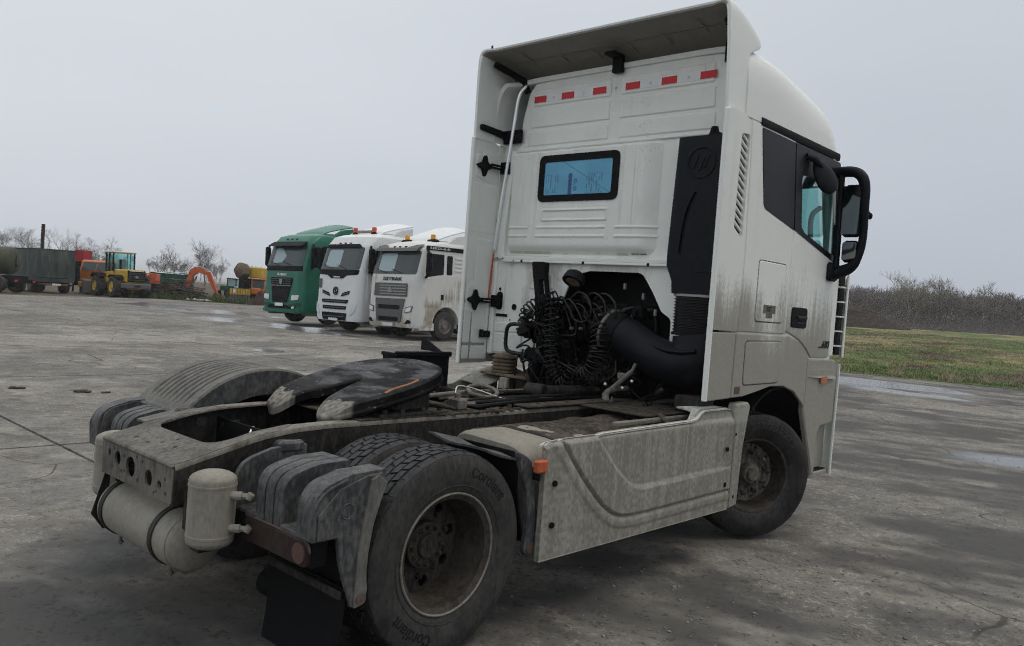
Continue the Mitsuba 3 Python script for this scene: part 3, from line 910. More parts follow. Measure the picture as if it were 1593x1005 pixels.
# ---- right rear mudguard: ribbed tail piece, tail lamp, flap, arm
def mud_tail(side):
    mk = numbered(t + '__rear_mudguard')

    def so(m):
        if side > 0:
            m = m.copy()
            m.vertices[:, 1] *= -1
            m.invert()
        return m
    full = rp([(-0.825, 0.685), (-0.825, 0.90), (-0.64, 0.957), (-0.45, 0.965), (-0.455, 0.90), (-0.50, 0.80), (-0.545, 0.685)], [0.01, 0.13, 0.05, 0.01, 0.0, 0.02, 0.01], 8)
    deep = rp([(-0.81, 0.685), (-0.81, 0.70), (-0.605, 0.712), (-0.580, 0.80), (-0.545, 0.885), (-0.46, 0.91), (-0.48, 0.80), (-0.545, 0.685)], [0.0, 0.01, 0.03, 0.04, 0.03, 0.01, 0.0, 0.0], 6)
    mid = rp([(-0.805, 0.685), (-0.805, 0.905), (-0.63, 0.95), (-0.455, 0.955), (-0.47, 0.86), (-0.545, 0.685)], [0.0, 0.12, 0.04, 0.01, 0.0, 0.0], 8)
    groove = rp([(-0.79, 0.685), (-0.79, 0.895), (-0.63, 0.938), (-0.46, 0.94), (-0.47, 0.86), (-0.545, 0.685)], [0.0, 0.12, 0.04, 0.01, 0.0, 0.0], 8)
    for a, b, prof, m in ((-0.575, -0.548, full, 'm_guard'), (-0.73, -0.575, deep, 'm_guard'), (-0.795, -0.73, mid, 'm_guard'), (-0.807, -0.795, groove, 'm_guard'), (-0.868, -0.807, mid, 'm_guard'),
                          (-0.880, -0.868, groove, 'm_guard'), (-0.945, -0.880, mid, 'm_guard'), (-1.075, -0.945, deep, 'm_guard'), (-1.092, -1.075, mid, 'm_guard'), (-1.205, -1.092, full, 'm_guard')):
        P_('ribbed_block', so(panel(prof, 'y', a if side < 0 else b, b if side < 0 else a, 0.003)) if False else so(panel(prof, 'y', b, a, 0.0025)), m, 25, mk)
    # flank: curved outer plate that follows the tyre, with a boss at its foot
    arc = [(-0.455 - 0.0, 0.905), (-0.487, 0.82), (-0.518, 0.72), (-0.535, 0.60), (-0.538, 0.50), (-0.528, 0.44), (-0.536, 0.395), (-0.56, 0.372), (-0.592, 0.368)]
    flank = arc + [(-0.606, 0.375), (-0.660, 0.52), (-0.685, 0.60), (-0.697, 0.69), (-0.80, 0.69), (-0.80, 0.80), (-0.70, 0.90), (-0.56, 0.945), (-0.48, 0.95)]
    P_('flank', so(panel(flank, 'y', -1.195, -1.214, 0.004)), 'm_guard', 25, mk)
    strip = arc + [(-0.594, 0.40), (-0.592, 0.50), (-0.590, 0.62), (-0.575, 0.74), (-0.555, 0.84), (-0.545, 0.925), (-0.50, 0.945)]
    P_('arm', so(panel(strip, 'y', -1.214, -1.224, 0.003)), 'm_guard_light', 25, mk)
    P_('arm_boss', so(cat([cyl((-0.562, -1.222, 0.405), (-0.562, -1.230, 0.405), 0.026, 18), cyl((-0.562, -1.228, 0.405), (-0.562, -1.233, 0.405), 0.006, 8)])), 'm_lamp_brown', 30, mk)
    P_('flank_badge', so(lathe([(0.030, 0), (0.033, 0.003), (0.036, 0)], (-0.655, -1.214, 0.80), (0, -1, 0), 22)), 'm_guard', 40, mk)
    P_('bead', so(tube(smooth_path([(-0.815, -1.206, 0.70), (-0.817, -1.206, 0.83), (-0.76, -1.206, 0.895), (-0.66, -1.206, 0.935)], 8), 0.009, 8)), 'm_guard', True, mk)
    P_('carrier_tube', so(cyl((-0.52, -0.40, 0.93), (-0.52, -0.56, 0.955), 0.032, 16)), 'm_guard', 30, mk)
    P_('mount_tongue', so(box(-0.60, -0.47, -0.585, -0.535, 0.93, 0.985, 0.012)), 'm_guard', 30, mk)
    P_('inner_wall', so(box(-0.60, -0.575, -1.19, -0.56, 0.40, 0.70, 0.005)), 'm_black', 30, mk)
    P_('lower_tube', so(cyl((-0.63, -1.19, 0.425), (-0.63, -0.60, 0.445), 0.016, 12)), 'm_black', 30, mk)
    # tail lamp
    lk = numbered(t + '__tail_lamp')
    P_('housing', so(box(-0.79, -0.70, -1.165, -0.64, 0.552, 0.682, 0.012)), 'm_black', 30, lk)
    P_('lens', so(panel([(-u, v) for u, v in rp([(0.645, 0.560), (1.16, 0.560), (1.16, 0.675), (0.645, 0.675)], [0.01, 0.04, 0.04, 0.01], 6)], 'x', -0.79, -0.808, 0.006)), 'm_lamp_red', 30, lk)
    P_('lens_rim', so(tube([(-0.803, -0.645, 0.678), (-0.803, -0.90, 0.680), (-0.803, -1.12, 0.679), (-0.800, -1.155, 0.665), (-0.797, -1.165, 0.63)], 0.006, 6)), 'm_lamp_brown', True, lk)
    P_('end_reflector', so(cyl((-0.808, -1.10, 0.618), (-0.815, -1.10, 0.618), 0.045, 22)), 'm_lamp_brown', 30, lk)
    if side > 0:
        return
    # mud flap with a slight curl
    uu, vv = np.meshgrid(np.linspace(0, 1, 9), np.linspace(0, 1, 9), indexing='ij')
    yy = -0.60 - 0.60 * uu
    zz = 0.455 - 0.40 * vv
    xx = -0.632 - 0.035 * vv ** 2 + 0.012 * np.sin(3 * uu + 1.0) * vv
    A = np.stack([xx, yy, zz], -1)
    fk = P_('mud_flap', so(shell(A, A + [0.008, 0, 0])), 'm_black', 35)
    P_('clamp_bar', so(box(-0.655, -0.640, -1.195, -0.60, 0.405, 0.445, 0.006)), 'm_frame', 30, fk)


mud_tail(-1)
mud_tail(1)
# left: full cover over the rear wheels with pressed grooves
cov = numbered(t + '__wheel_cover')


def cover_pt(a, y, r=0.72):
    return np.stack([r * np.cos(a) - 0.0, y, RZ + r * np.sin(a)], -1)


aa, yy = np.meshgrid(np.radians(np.linspace(140, 36, 60)), np.linspace(0.555, 1.215, 150), indexing='ij')
gro = np.zeros_like(yy)
for yc_ in np.linspace(0.66, 1.10, 8):
    gro = np.maximum(gro, np.exp(-((yy - yc_) / 0.0085) ** 4))
lim = ss(136, 132, np.degrees(aa)) * ss(40, 46, np.degrees(aa))
edge = np.clip((np.abs(yy - 0.885) - 0.315) / 0.015, 0, 1)
A = cover_pt(aa, yy, 0.722 - 0.034 * gro * lim - 0.02 * edge ** 2)
B = cover_pt(aa, yy, 0.712 - 0.034 * gro * lim - 0.02 * edge ** 2)
P_('top_panel', shell(A, B), 'm_guard_light', True, cov)
fa = np.radians(np.linspace(140, 36, 40))
for y in (0.553, 1.217):
    A = np.stack([cover_pt(fa, np.full_like(fa, y), 0.709), cover_pt(fa, np.full_like(fa, y), 0.56 if y < 1 else 0.48)], 1)
    P_('side_skirt', shell(A, A + [0, 0.006, 0]), 'm_guard', 40, cov)
P_('joint_lip', box(-0.585, -0.54, 0.55, 1.215, 0.925, 0.955, 0.008), 'm_guard', 30, cov)
A = np.array([[(-0.80, 0.49, 0.93), (-0.80, 0.60, 0.93)], [(-0.62, 0.49, 0.965), (-0.62, 0.60, 0.965)], [(-0.50, 0.49, 0.985), (-0.50, 0.60, 0.985)]])
P_('bracket_plate', shell(A, A - [0, 0, 0.01]), 'm_guard_light', 30, cov)

# ---- fifth wheel, tilted back
fk = numbered(t + '__fifth_wheel')
TILT = math.atan(0.255)
R5 = 0.455


def fw_outline():
    """right half from the throat tip round to the front, then mirrored"""
    a = np.radians(np.linspace(180, 20, 26))
    pts = []
    # (u along the plate to the front, v to the left); disc centre at u = 0.47
    right = [(0.40, -0.012), (0.30, -0.035), (0.18, -0.075), (0.06, -0.125), (-0.02, -0.165), (-0.055, -0.20), (-0.075, -0.245), (-0.068, -0.295), (-0.035, -0.335), (0.06, -0.378), (0.18, -0.415), (0.30, -0.440), (0.43, -0.455), (0.58, -0.44), (0.70, -0.395), (0.79, -0.32), (0.85, -0.22), (0.88, -0.11), (0.89, 0.0)]
    return np.array(right + [(u, -v) for u, v in right[-2::-1]])


ol = fw_outline()
pl = Polygon(smooth_path(np.vstack([ol, ol[:1]]), 4)[:-1]).buffer(0)


def fw_f(u, v, w):
    # rounded rim, tips bent down
    d = np.array([pl.exterior.distance(Point(a, b)) for a, b in zip(u, v)])
    z = w - 0.010 * (1 - np.clip(d / 0.022, 0, 1)) ** 2 * (w > 0.02) - 0.07 * np.clip((0.12 - u) / 0.2, 0, 1) ** 2
    c, s = math.cos(TILT), math.sin(TILT)
    return np.stack([-0.105 + u * c - z * s, v, 1.055 + u * s + z * c], -1)


P_('plate', wrap(pl, 0.052, fw_f, 0.03), 'm_grease', 32, fk)


def fwp(u, v, w):
    c, s = math.cos(TILT), math.sin(TILT)
    return (-0.105 + u * c - w * s, v, 1.055 + u * s + w * c)


lip = [fwp(u, v, -0.01) for u, v in ol[6:31] * [0.97, 0.97] + [0.012, 0]]
P_('rim_web', tube(smooth_path(lip, 3), 0.020, 8), 'm_grease', 50, fk)
P_('lock_body', box(0.15, 0.62, -0.20, 0.20, 1.05, 1.14, 0.03), 'm_black', 30, fk)
for s in (-1, 1):
    P_('pedestal', cat([box(0.24, 0.52, s * 0.36 - 0.03, s * 0.36 + 0.03, 1.055, 1.18, 0.02), box(0.12, 0.64, s * 0.345 - 0.07, s * 0.345 + 0.07, 1.028, 1.055, 0.008)]), 'm_frame', 30, fk)
    for x in (0.17, 0.30, 0.46, 0.59):
        P_('pedestal_bolt', cyl((x, s * 0.39, 1.054), (x, s * 0.39, 1.076), 0.016, 6), 'm_mud', 30, fk)
ge = np.array([fwp(0.28 + 0.27 * q, -0.405 + 0.012 * math.sin(6 * q) + 0.03 * q, 0.0525) for q in np.linspace(0, 1, 12)])
A = np.stack([ge + [0, -0.010, 0.0], ge + [0, 0.010, 0.002]], 1)
P_('worn_orange_stripe', shell(A + [0, 0, 0.001], A - [0, 0, 0.003]), 'm_stripe', 30, fk)
P_('release_handle', rod([(0.50, -0.20, 1.08), (0.52, -0.42, 1.09), (0.56, -0.50, 1.09), (0.60, -0.52, 1.08)], 0.012, 8), 'm_frame', True, fk)
# deck plate under the fifth wheel, caked in mud and grease
dk = P_('mounting_plate', cat([box(-0.02, 0.95, -0.415, 0.415, 1.026, 1.034)]), 'm_mud', False)
rg = np.random.default_rng(3)


def clods(n, x0, x1, y0, y1, z, r0, r1, seed):
    r = np.random.default_rng(seed)
    out = []
    for _ in range(n):
        m = trimesh.creation.icosphere(1, 1.0)
        m.vertices *= r.uniform(0.6, 1.2, (len(m.vertices), 1)) * 1.0
        q = r.uniform(r0, r1)
        m.vertices *= [q * r.uniform(0.8, 1.6), q * r.uniform(0.8, 1.4), q * 0.55]
        m.apply_translation((r.uniform(x0, x1), r.uniform(y0, y1), z))
        out.append(m)
    return cat(out)


k = P_('caked_mud', cat([clods(70, 0.5, 1.3, -0.42, -0.33, 1.03, 0.006, 0.026, 1), clods(90, 0.1, 1.0, -0.40, 0.40, 1.036, 0.004, 0.02, 2)]), 'm_mud', 50)
stuff(k)
# black bin on the left behind the fifth wheel
bk = numbered(t + '__black_bin')

def hollow(x0, x1, y0, y1, z0, z1, th=0.012, taper=0.03):
    o = Polygon([(x0, y0), (x1, y0), (x1, y1), (x0, y1)])
    ms = [box(x0, x1, y0, y0 + th, z0, z1, 0.003), box(x0, x1, y1 - th, y1, z0, z1, 0.003), box(x0, x0 + th, y0 + th + .001, y1 - th - .001, z0, z1, 0.003), box(x1 - th, x1, y0 + th + .001, y1 - th - .001, z0, z1, 0.003), box(x0 + th, x1 - th, y0 + th, y1 - th, z0, z0 + th)]
    return cat(ms)


P_('bin_body', hollow(1.12, 1.66, 0.70, 0.86, 1.0, 1.285), 'm_plastic', 30, bk)
P_('bin_rim', cat([box(1.10, 1.675, 0.682, 0.705, 1.27, 1.312, 0.008), box(1.10, 1.12, 0.706, 0.86, 1.27, 1.30, 0.006), box(1.655, 1.675, 0.706, 0.86, 1.27, 1.305, 0.006)]), 'm_plastic', 30, bk)
P_('tilted_lid', fix(panel([(0.72, 1.30), (0.98, 1.30), (0.98, 1.39), (0.93, 1.395)], 'x', 1.60, 1.615, 0.003)), 'm_plastic', 30, bk)
P_('emblem_ring', lathe([(0.034, 0), (0.037, 0.003), (0.040, 0)], (1.24, 0.70, 1.15), (0, -1, 0), 24), 'm_plastic', 40, bk)
P_('bin_foot', box(1.55, 1.64, 0.45, 0.72, 0.98, 1.04, 0.01), 'm_frame', 30, bk)

# ---- right fuel tank with straps, side skirt in front of it
TPR = rp([(-1.135, 0.43), (-0.50, 0.43), (-0.50, 0.975), (-1.135, 0.955)], [0.12, 0.12, 0.14, 0.17], 8)
k = P_('fuel_tank', trimesh.convex.convex_hull(np.vstack([np.stack([np.full(len(TPR), x), c_[0] + (TPR[:, 0] - c_[0]) * q, c_[1] + (TPR[:, 1] - c_[1]) * q], 1) for c_ in [TPR.mean(0)] for x, q in ((0.60, 0.93), (0.615, 0.965), (0.64, 0.99), (0.68, 1.0), (2.20, 1.0), (2.26, 0.97))])), 'm_rust', 45)
scene[k]['bsdf'] = {'type': 'ref', 'id': 'm_tank'}
for x in (0.95, 1.85):
    A = np.stack([np.stack([np.full(len(TPR), x + dx), c_[0] + (TPR[:, 0] - c_[0]) * 1.008, c_[1] + (TPR[:, 1] - c_[1]) * 1.01], 1) for c_ in [TPR.mean(0)] for dx in (-0.03, 0.03)], 1)
    A = np.vstack([A, A[:1]])
    B = A.copy()
    c_ = TPR.mean(0)
    B[..., 1] = c_[0] + (B[..., 1] - c_[0]) * 0.99
    B[..., 2] = c_[1] + (B[..., 2] - c_[1]) * 0.99
    P_('tank_strap', shell(A, B), 'm_frame', 40, k)
P_('filler_neck', cat([cyl((2.05, -1.0, 0.93), (2.08, -1.06, 1.0), 0.06, 20), cyl((2.08, -1.06, 1.0), (2.085, -1.07, 1.015), 0.075, 20, bev=0.005)]), 'm_mud', 30, k)
# dried earth lying on the tank top
uu, vv = np.meshgrid(np.linspace(0.72, 2.15, 60), np.linspace(-1.04, -0.54, 26), indexing='ij')
nz = meshkit.fbm(np.stack([uu * 5, vv * 5, uu * 0], -1), 4, 2)
inr = np.minimum(np.minimum(uu - 0.72, 2.15 - uu) * 6, np.minimum(vv + 1.04, -0.54 - vv) * 9).clip(0, 1)
zz = np.interp(vv, [-1.04, -0.5], [0.955, 0.972]) - 0.010 + 0.045 * inr ** 0.5 * (nz * 1.9 - 0.30).clip(0.0, 1)
A = np.stack([uu, vv, zz], -1)
dirt = P_('dried_mud', shell(A, A - [0, 0, 0.004]), 'm_mud', True, k)

SK = numbered(t + '__side_skirt')
SY0 = -1.245
back = rp([(0.600, 0.352), (2.70, 0.352), (2.70, 1.035), (2.62, 1.10), (2.30, 1.098), (2.262, 1.09), (2.20, 1.045), (2.13, 1.033), (1.12, 1.018), (1.08, 1.012), (0.74, 1.010), (0.60, 1.0)], [0.004, 0.004, 0.01, 0.06, 0.02, 0.02, 0.03, 0.02, 0, 0, 0.01, 0.02], 5)


def skirt_relief(x, z):
    """height of the pressed shape towards the viewer"""
    def seg(ptl):
        p = smooth_path(ptl, 6)
        best = np.full(x.shape, 9.0)
        sgn = np.zeros(x.shape)
        for a, b in zip(p[:-1], p[1:]):
            d = b - a
            L2 = d @ d
            tt = np.clip(((x - a[0]) * d[0] + (z - a[1]) * d[1]) / L2, 0, 1)
            dx_, dz_ = x - a[0] - tt * d[0], z - a[1] - tt * d[1]
            q = np.hypot(dx_, dz_)
            cr = d[0] * dz_ - d[1] * dx_
            sgn = np.where(q < best, np.sign(cr), sgn)
            best = np.minimum(best, q)
        return best, best * sgn
    s1 = [(0.725, 1.03), (0.80, 0.93), (0.97, 0.75), (1.14, 0.60), (1.28, 0.520), (1.42, 0.492), (1.70, 0.488), (2.20, 0.492), (2.72, 0.497)]
    s2 = [(1.05, 1.04), (1.09, 0.97), (1.20, 0.86), (1.32, 0.757), (1.44, 0.68), (1.57, 0.652), (1.85, 0.652), (2.2, 0.657), (2.58, 0.662)]
    d1, g1 = seg(s1)
    d2, g2 = seg(s2)
    h = 0.010 * ss(-0.012, 0.012, g1)                     # door panel proud of the sill
    h = h + 0.008 * np.exp(-((g1 + 0.045) / 0.028) ** 4)   # raised band under the seam
    h = h - 0.022 * np.exp(-(d1 / 0.0065) ** 2)            # the seam itself
    h = h - 0.022 * ss(-0.016, 0.018, g2) * ss(2.72, 2.60, x)   # recessed field
    h = h - 0.02 * ss(0.985, 1.03, z) ** 2
    return h


pg = Polygon(back)
m = trimesh.creation.extrude_polygon(pg, 0.03, engine='earcut')
nx, nz = 300, 110
gx, gzz = np.meshgrid(np.linspace(0.60, 2.70, nx), np.linspace(0.352, 1.10, nz), indexing='ij')
top = np.interp(gx[:, 0], [0.60, 0.62, 0.74, 1.08, 1.12, 2.13, 2.20, 2.262, 2.30, 2.62, 2.68, 2.70], [0.985, 1.0, 1.010, 1.012, 1.018, 1.033, 1.045, 1.086, 1.098, 1.10, 1.085, 1.05])
gzz = 0.352 + (top[:, None] - 0.352) * np.linspace(0, 1, nz)[None]
gy = SY0 - skirt_relief(gx, gzz)
gy += 0.02 * ss(0.03, 0.0, top[:, None] - gzz)
A = np.stack([gx, gy, gzz], -1)
B = np.stack([gx, np.full_like(gx, SY0 + 0.03), gzz], -1)
# the upper edge folds inward over the tank
P_('skirt_panel', shell(A, B), 'm_skirt', True, SK)
tx = np.linspace(0.60, 2.70, 120)
tz_ = np.interp(tx, gx[:, 0], top)
wid = np.interp(tx, [0.6, 1.07, 1.12, 2.12, 2.28, 2.34, 2.70], [0.05, 0.055, 0.045, 0.05, 0.10, 0.26, 0.26])
A = np.stack([np.stack([tx, SY0 + 0.012 + wid * q, tz_ - 0.004 + 0.006 * math.sin(PI * q) - 0.012 * q * q], 1) for q in np.linspace(0, 1, 7)], 1)
P_('skirt_top_edge', shell(A, A - [0, 0, 0.008]), 'm_skirt_top', True, SK)
for x, z in ((0.685, 0.775), (0.685, 0.545), (2.62, 0.80), (2.62, 0.545)):
    P_('bolt_hole', cat([cyl((x, SY0 - 0.004, z), (x, SY0 - 0.015, z), 0.017, 14)]), 'm_black', 30, SK)
P_('maker_stamp', box(1.67, 1.80, SY0 - 0.0115 + 0.022, SY0 - 0.008 + 0.018, 0.925, 0.95), 'm_skirt', False, SK)
colp = rp([(2.705, 0.355), (2.835, 0.368), (2.845, 0.55), (2.865, 0.80), (2.935, 1.105), (2.90, 1.13), (2.72, 1.125), (2.705, 1.06)], [0.005, 0.01, 0, 0.0, 0.03, 0.02, 0.03, 0.01], 5)
c2 = P_('arch_strip', panel(colp, 'y', SY0 + 0.06, SY0 - 0.008, 0.012), 'm_skirt', 30, SK)
for z, x in ((0.44, 2.765), (0.90, 2.735)):
    P_('bolt_hole', cyl((x, SY0 - 0.0075, z), (x, SY0 - 0.0095, z), 0.012, 12), 'm_black', 30, SK)
# front arm of the rear mudguard, its broken top shelf, side marker lamp
ak = numbered(t + '__mudguard_front')
arm = rp([(0.425, 0.965), (0.50, 0.93), (0.545, 0.90), (0.572, 0.80), (0.600, 0.65), (0.618, 0.50), (0.615, 0.385), (0.572, 0.376), (0.537, 0.395), (0.528, 0.43), (0.540, 0.50), (0.540, 0.62), (0.515, 0.75), (0.465, 0.86)], [0.01, 0, 0.02, 0, 0, 0, 0.01, 0.02, 0.03, 0.02, 0.02, 0, 0, 0.02], 5)
P_('arm', panel(arm, 'y', -1.170, -1.200, 0.005), 'm_guard', 25, ak)
P_('arm_boss', cat([cyl((0.575, -1.199, 0.425), (0.575, -1.207, 0.425), 0.026, 18), cyl((0.575, -1.206, 0.425), (0.575, -1.211, 0.425), 0.006, 8)]), 'm_lamp_brown', 30, ak)
A = np.array([[(0.22 + 0.02 * math.sin(9 * y) + 0.22 * q - 0.0 + 0.10 * ss(-0.75, -1.15, y), y, 1.005 - 0.05 * q - 0.055 * ss(-0.70, -1.17, y) + 0.006 * math.sin(23 * y)) for q in np.linspace(0, 1, 5)] for y in np.linspace(-0.72, -1.175, 18)])
P_('torn_shelf', shell(A, A - [0, 0, 0.012]), 'm_guard', 30, ak)
A = np.array([[(0.46 + 0.10 * q * q, y, 0.95 - 0.5 * q) for q in np.linspace(0, 1, 6)] for y in (-0.62, -1.165)])
P_('front_wall', shell(A, A + [0.01, 0, 0]), 'm_black', 30, ak)
lk = P_('side_marker', box(0.522, 0.612, -1.262, -1.225, 0.845, 0.912, 0.008), 'm_orange', 30)
P_('marker_bracket', cat([box(0.555, 0.585, -1.224, -1.14, 0.80, 0.86, 0.004), cyl((0.565, -1.235, 0.845), (0.565, -1.235, 0.80), 0.01, 8)]), 'm_black', 30, lk)
# left fuel tank and its fairing, seen over the frame
TPL = rp([(0.52, 0.45), (1.14, 0.45), (1.14, 0.90), (0.52, 0.95)], [0.12, 0.12, 0.18, 0.14], 8)
k = P_('fuel_tank', trimesh.convex.convex_hull(np.vstack([np.stack([np.full(len(TPL), x), c_[0] + (TPL[:, 0] - c_[0]) * q, c_[1] + (TPL[:, 1] - c_[1]) * q], 1) for c_ in [TPL.mean(0)] for x, q in ((0.95, 0.93), (0.97, 0.98), (1.0, 1.0), (2.2, 1.0), (2.25, 0.96))])), 'm_tank', 45)
P_('tank_strap', cat([tube(np.vstack([np.stack([np.full(len(TPL), x), TPL[:, 0], TPL[:, 1]], 1), [[x, *TPL[0]]]]), 0.018, 6) for x in (1.35, 1.95)]), 'm_frame', 40, k)
k = numbered(t + '__side_skirt')
P_('skirt_panel', panel(rp([(0.62, 0.36), (2.77, 0.36), (2.77, 1.06), (2.40, 1.06), (2.2, 0.98), (0.62, 0.97)], [0.01, 0.01, 0.05, 0.1, 0.1, 0.02]), 'y', 1.21, 1.24, 0.006), 'm_skirt', 30, k)
A = np.array([[(x, 1.235 - 0.30 * q, 1.02 + 0.12 * math.sin(PI / 2 * (x - 2.3) / 0.55) - 0.04 * q * q) for q in np.linspace(0, 1, 6)] for x in np.linspace(2.3, 2.85, 9)])
P_('arch_top', shell(A, A - [0, 0, 0.01]), 'm_skirt', 40, k)

# ---- deck behind the cab: checker plate, pipes, valves
dk2 = P_('checker_plate', box(1.92, 2.62, -1.0, -0.44, 1.032, 1.040), 'm_mud', False)
ms = []
for i in range(13):
    for j in range(9):
        b = box(-0.022, 0.022, -0.005, 0.005, 0, 0.004, 0.003)
        b.apply_transform(rot(45 if (i + j) % 2 else -45, (0, 0, 1)))
        b.apply_translation((1.96 + i * 0.05, -0.96 + j * 0.058, 1.040))
        ms.append(b)
stuff(P_('checker_stud', cat(ms), 'm_mud', 30, dk2))
P_('deck_edge', box(1.35, 2.60, -0.44, -0.30, 1.036, 1.05, 0.006), 'm_mud', 30)
P_('deck_edge', box(1.5, 2.40, -1.06, -1.02, 1.0, 1.03, 0.006), 'm_flange', 30)
for k_ in range(10):
    y = -0.28 + 0.055 * k_
    x0 = 1.0 + rs.uniform(-0.1, 0.2)
    P_('deck_pipe', rod([(x0, y, 1.03 + rs.uniform(0, 0.02)), (x0 + 0.5, y + rs.uniform(-0.05, 0.05), 1.05 + rs.uniform(0, 0.02)), (x0 + 1.0, y + rs.uniform(-0.06, 0.06), 1.05), (2.65, y + rs.uniform(-0.08, 0.08), 1.06)], rs.choice([0.008, 0.011, 0.016]), 7), rs.choice(['m_frame', 'm_mud', 'm_hose', 'm_flange']), True)
P_('gladhand_loop', tube(smooth_path([(1.30, 0.06, 1.07), (1.36, 0.16, 1.10), (1.48, 0.17, 1.115), (1.53, 0.08, 1.10), (1.48, -0.02, 1.075), (1.36, -0.04, 1.06), (1.30, 0.06, 1.07)], 6), 0.016, 8), 'm_bolt', True)
P_('thin_wire', rod([(0.85, -0.25, 1.06), (1.0, -0.1, 1.15), (1.2, 0.0, 1.13), (1.35, 0.05, 1.10), (1.45, -0.15, 1.05)], 0.004, 5), 'm_reflect', True)
P_('lateral_cylinder', cat([cyl((1.93, 0.10, 1.075), (1.97, -0.05, 1.075), 0.062, 20, bev=0.008), cyl((1.97, 0.02, 1.075), (2.55, -0.14, 1.08), 0.045, 14)]), 'm_frame', 40)
P_('valve_cluster', cat([box(0.78, 0.86, -0.36, -0.24, 1.04, 1.11, 0.01), cyl((0.82, -0.30, 1.11), (0.82, -0.30, 1.14), 0.02, 10), cyl((0.86, -0.33, 1.075), (0.93, -0.35, 1.075), 0.014, 8), cyl((0.86, -0.27, 1.08), (0.95, -0.26, 1.09), 0.012, 8)]), 'm_bolt', 30)
for x, y in ((1.25, -0.36), (1.55, -0.35), (1.85, -0.37), (2.15, -0.36), (1.2, 0.37), (1.6, 0.37), (2.0, 0.37)):
    P_('rail_bolt', cyl((x, y, 1.025), (x, y, 1.055), 0.015, 6), 'm_mud', 30)
P_('black_tube', cat([box(2.42, 2.62, -1.12, -0.90, 1.04, 1.16, 0.012)]), 'm_frame', 30)
P_('heat_pipe', rod([(2.15, -0.50, 1.06), (2.2, -0.46, 1.12), (2.35, -0.43, 1.14), (2.6, -0.38, 1.13)], 0.022, 8), 'm_flange', True)
# ================================================================ cab of the tractor unit
cabk = numbered(t + '__cab')


def C_(name, mesh, m, smooth=30):
    return obj(name, mesh, m, cabk, smooth)


YS = -1.235                # side of the inner shell; panels stand proud of it to -1.25


def front_x(z):
    return np.interp(z, [0.4, 1.3, 2.2, 2.5, 3.2, 3.35], [4.62, 4.64, 4.60, 4.55, 4.36, 4.30])


def plan(z, inset=0.0, rear=2.655):
    """closed planform ring of the lower cab at height z"""
    xf, w, r = float(front_x(z)) - inset, 1.235 - inset, 0.28
    xr = rear + inset
    pts = [(xr, -w + 0.02), (xr + 0.02, -w), (xf - r - 0.9, -w), (xf - r - 0.4, -w)]
    for a in np.linspace(0, PI / 2, 7):
        pts.append((xf - r + r * math.sin(a), -w + r - r * math.cos(a)))
    bow = 0.05
    full = pts + [(x, -y) for x, y in pts[::-1]]
    return np.array(full)


def ringloft(zs, inset=0.0, rear=2.655, top=None):
    rings = [np.c_[plan(z, inset, rear), np.full(len(plan(z, inset)), z)] for z in zs]
    n = len(rings[0])
    v = np.vstack(rings)
    f = []
    for k in range(len(rings) - 1):
        for i in range(n):
            j = (i + 1) % n
            a, b, c, d = k * n + i, k * n + j, (k + 1) * n + j, (k + 1) * n + i
            f += [(a, b, c), (a, c, d)]
    ctr = len(v)
    v = np.vstack([v, [rings[0].mean(0)], [rings[-1].mean(0)]])
    o = (len(rings) - 1) * n
    for i in range(n):
        j = (i + 1) % n
        f += [(ctr, j, i), (ctr + 1, o + i, o + j)]
    return fix(trimesh.Trimesh(v, np.array(f), process=False))


outer = man(ringloft([1.40, 1.7, 2.2, 2.5, 2.85, 3.17]))
inner = man(ringloft([1.66, 2.2, 2.5, 2.85, 3.20], 0.045, 2.66))
WIN = [(3.475, 2.925), (3.56, 2.48), (3.60, 2.45), (4.285, 2.30), (4.235, 2.93), (4.19, 2.945)]
cut = man(extr(Polygon([(3.475, 2.945), (3.545, 2.505), (3.62, 2.455), (4.28, 2.315), (4.20, 2.95)]), 'y', -1.4, -1.0))
cutL = man(extr(Polygon([(3.475, 2.945), (3.545, 2.505), (3.62, 2.455), (4.28, 2.315), (4.20, 2.95)]), 'y', 1.0, 1.4))
tun = man(box(2.4, 3.00, -0.715, 0.445, 1.0, 2.06))
ws = man(box(4.0, 5.0, -1.06, 1.06, 2.20, 3.06))
low = man(box(2.0, 4.30, -0.80, 0.80, 1.0, 1.66))
hole = man(extr(Polygon(rp([(0.43, 1.2), (0.42, 1.70), (0.30, 1.99), (0.10, 2.05), (-0.40, 2.05), (-0.53, 1.88), (-0.68, 1.72), (-0.70, 1.2)], [0, 0.1, 0.12, 0.1, 0.1, 0.08, 0.1, 0], 6)), 'x', 2.4, 2.9))
shellm = outer - inner - cut - cutL - ws - low - tun
mcab = tri(shellm)
C_('body_shell', mcab, 'm_white', 28)

tl = Polygon([(-0.735, 1.28), (0.465, 1.28), (0.465, 2.085), (-0.735, 2.085)]).difference(Polygon([(-0.712, 1.27), (0.442, 1.27), (0.442, 2.062), (-0.712, 2.062)]))
C_('tunnel_lining', extr(tl, 'x', 2.656, 2.98), 'm_black', False)
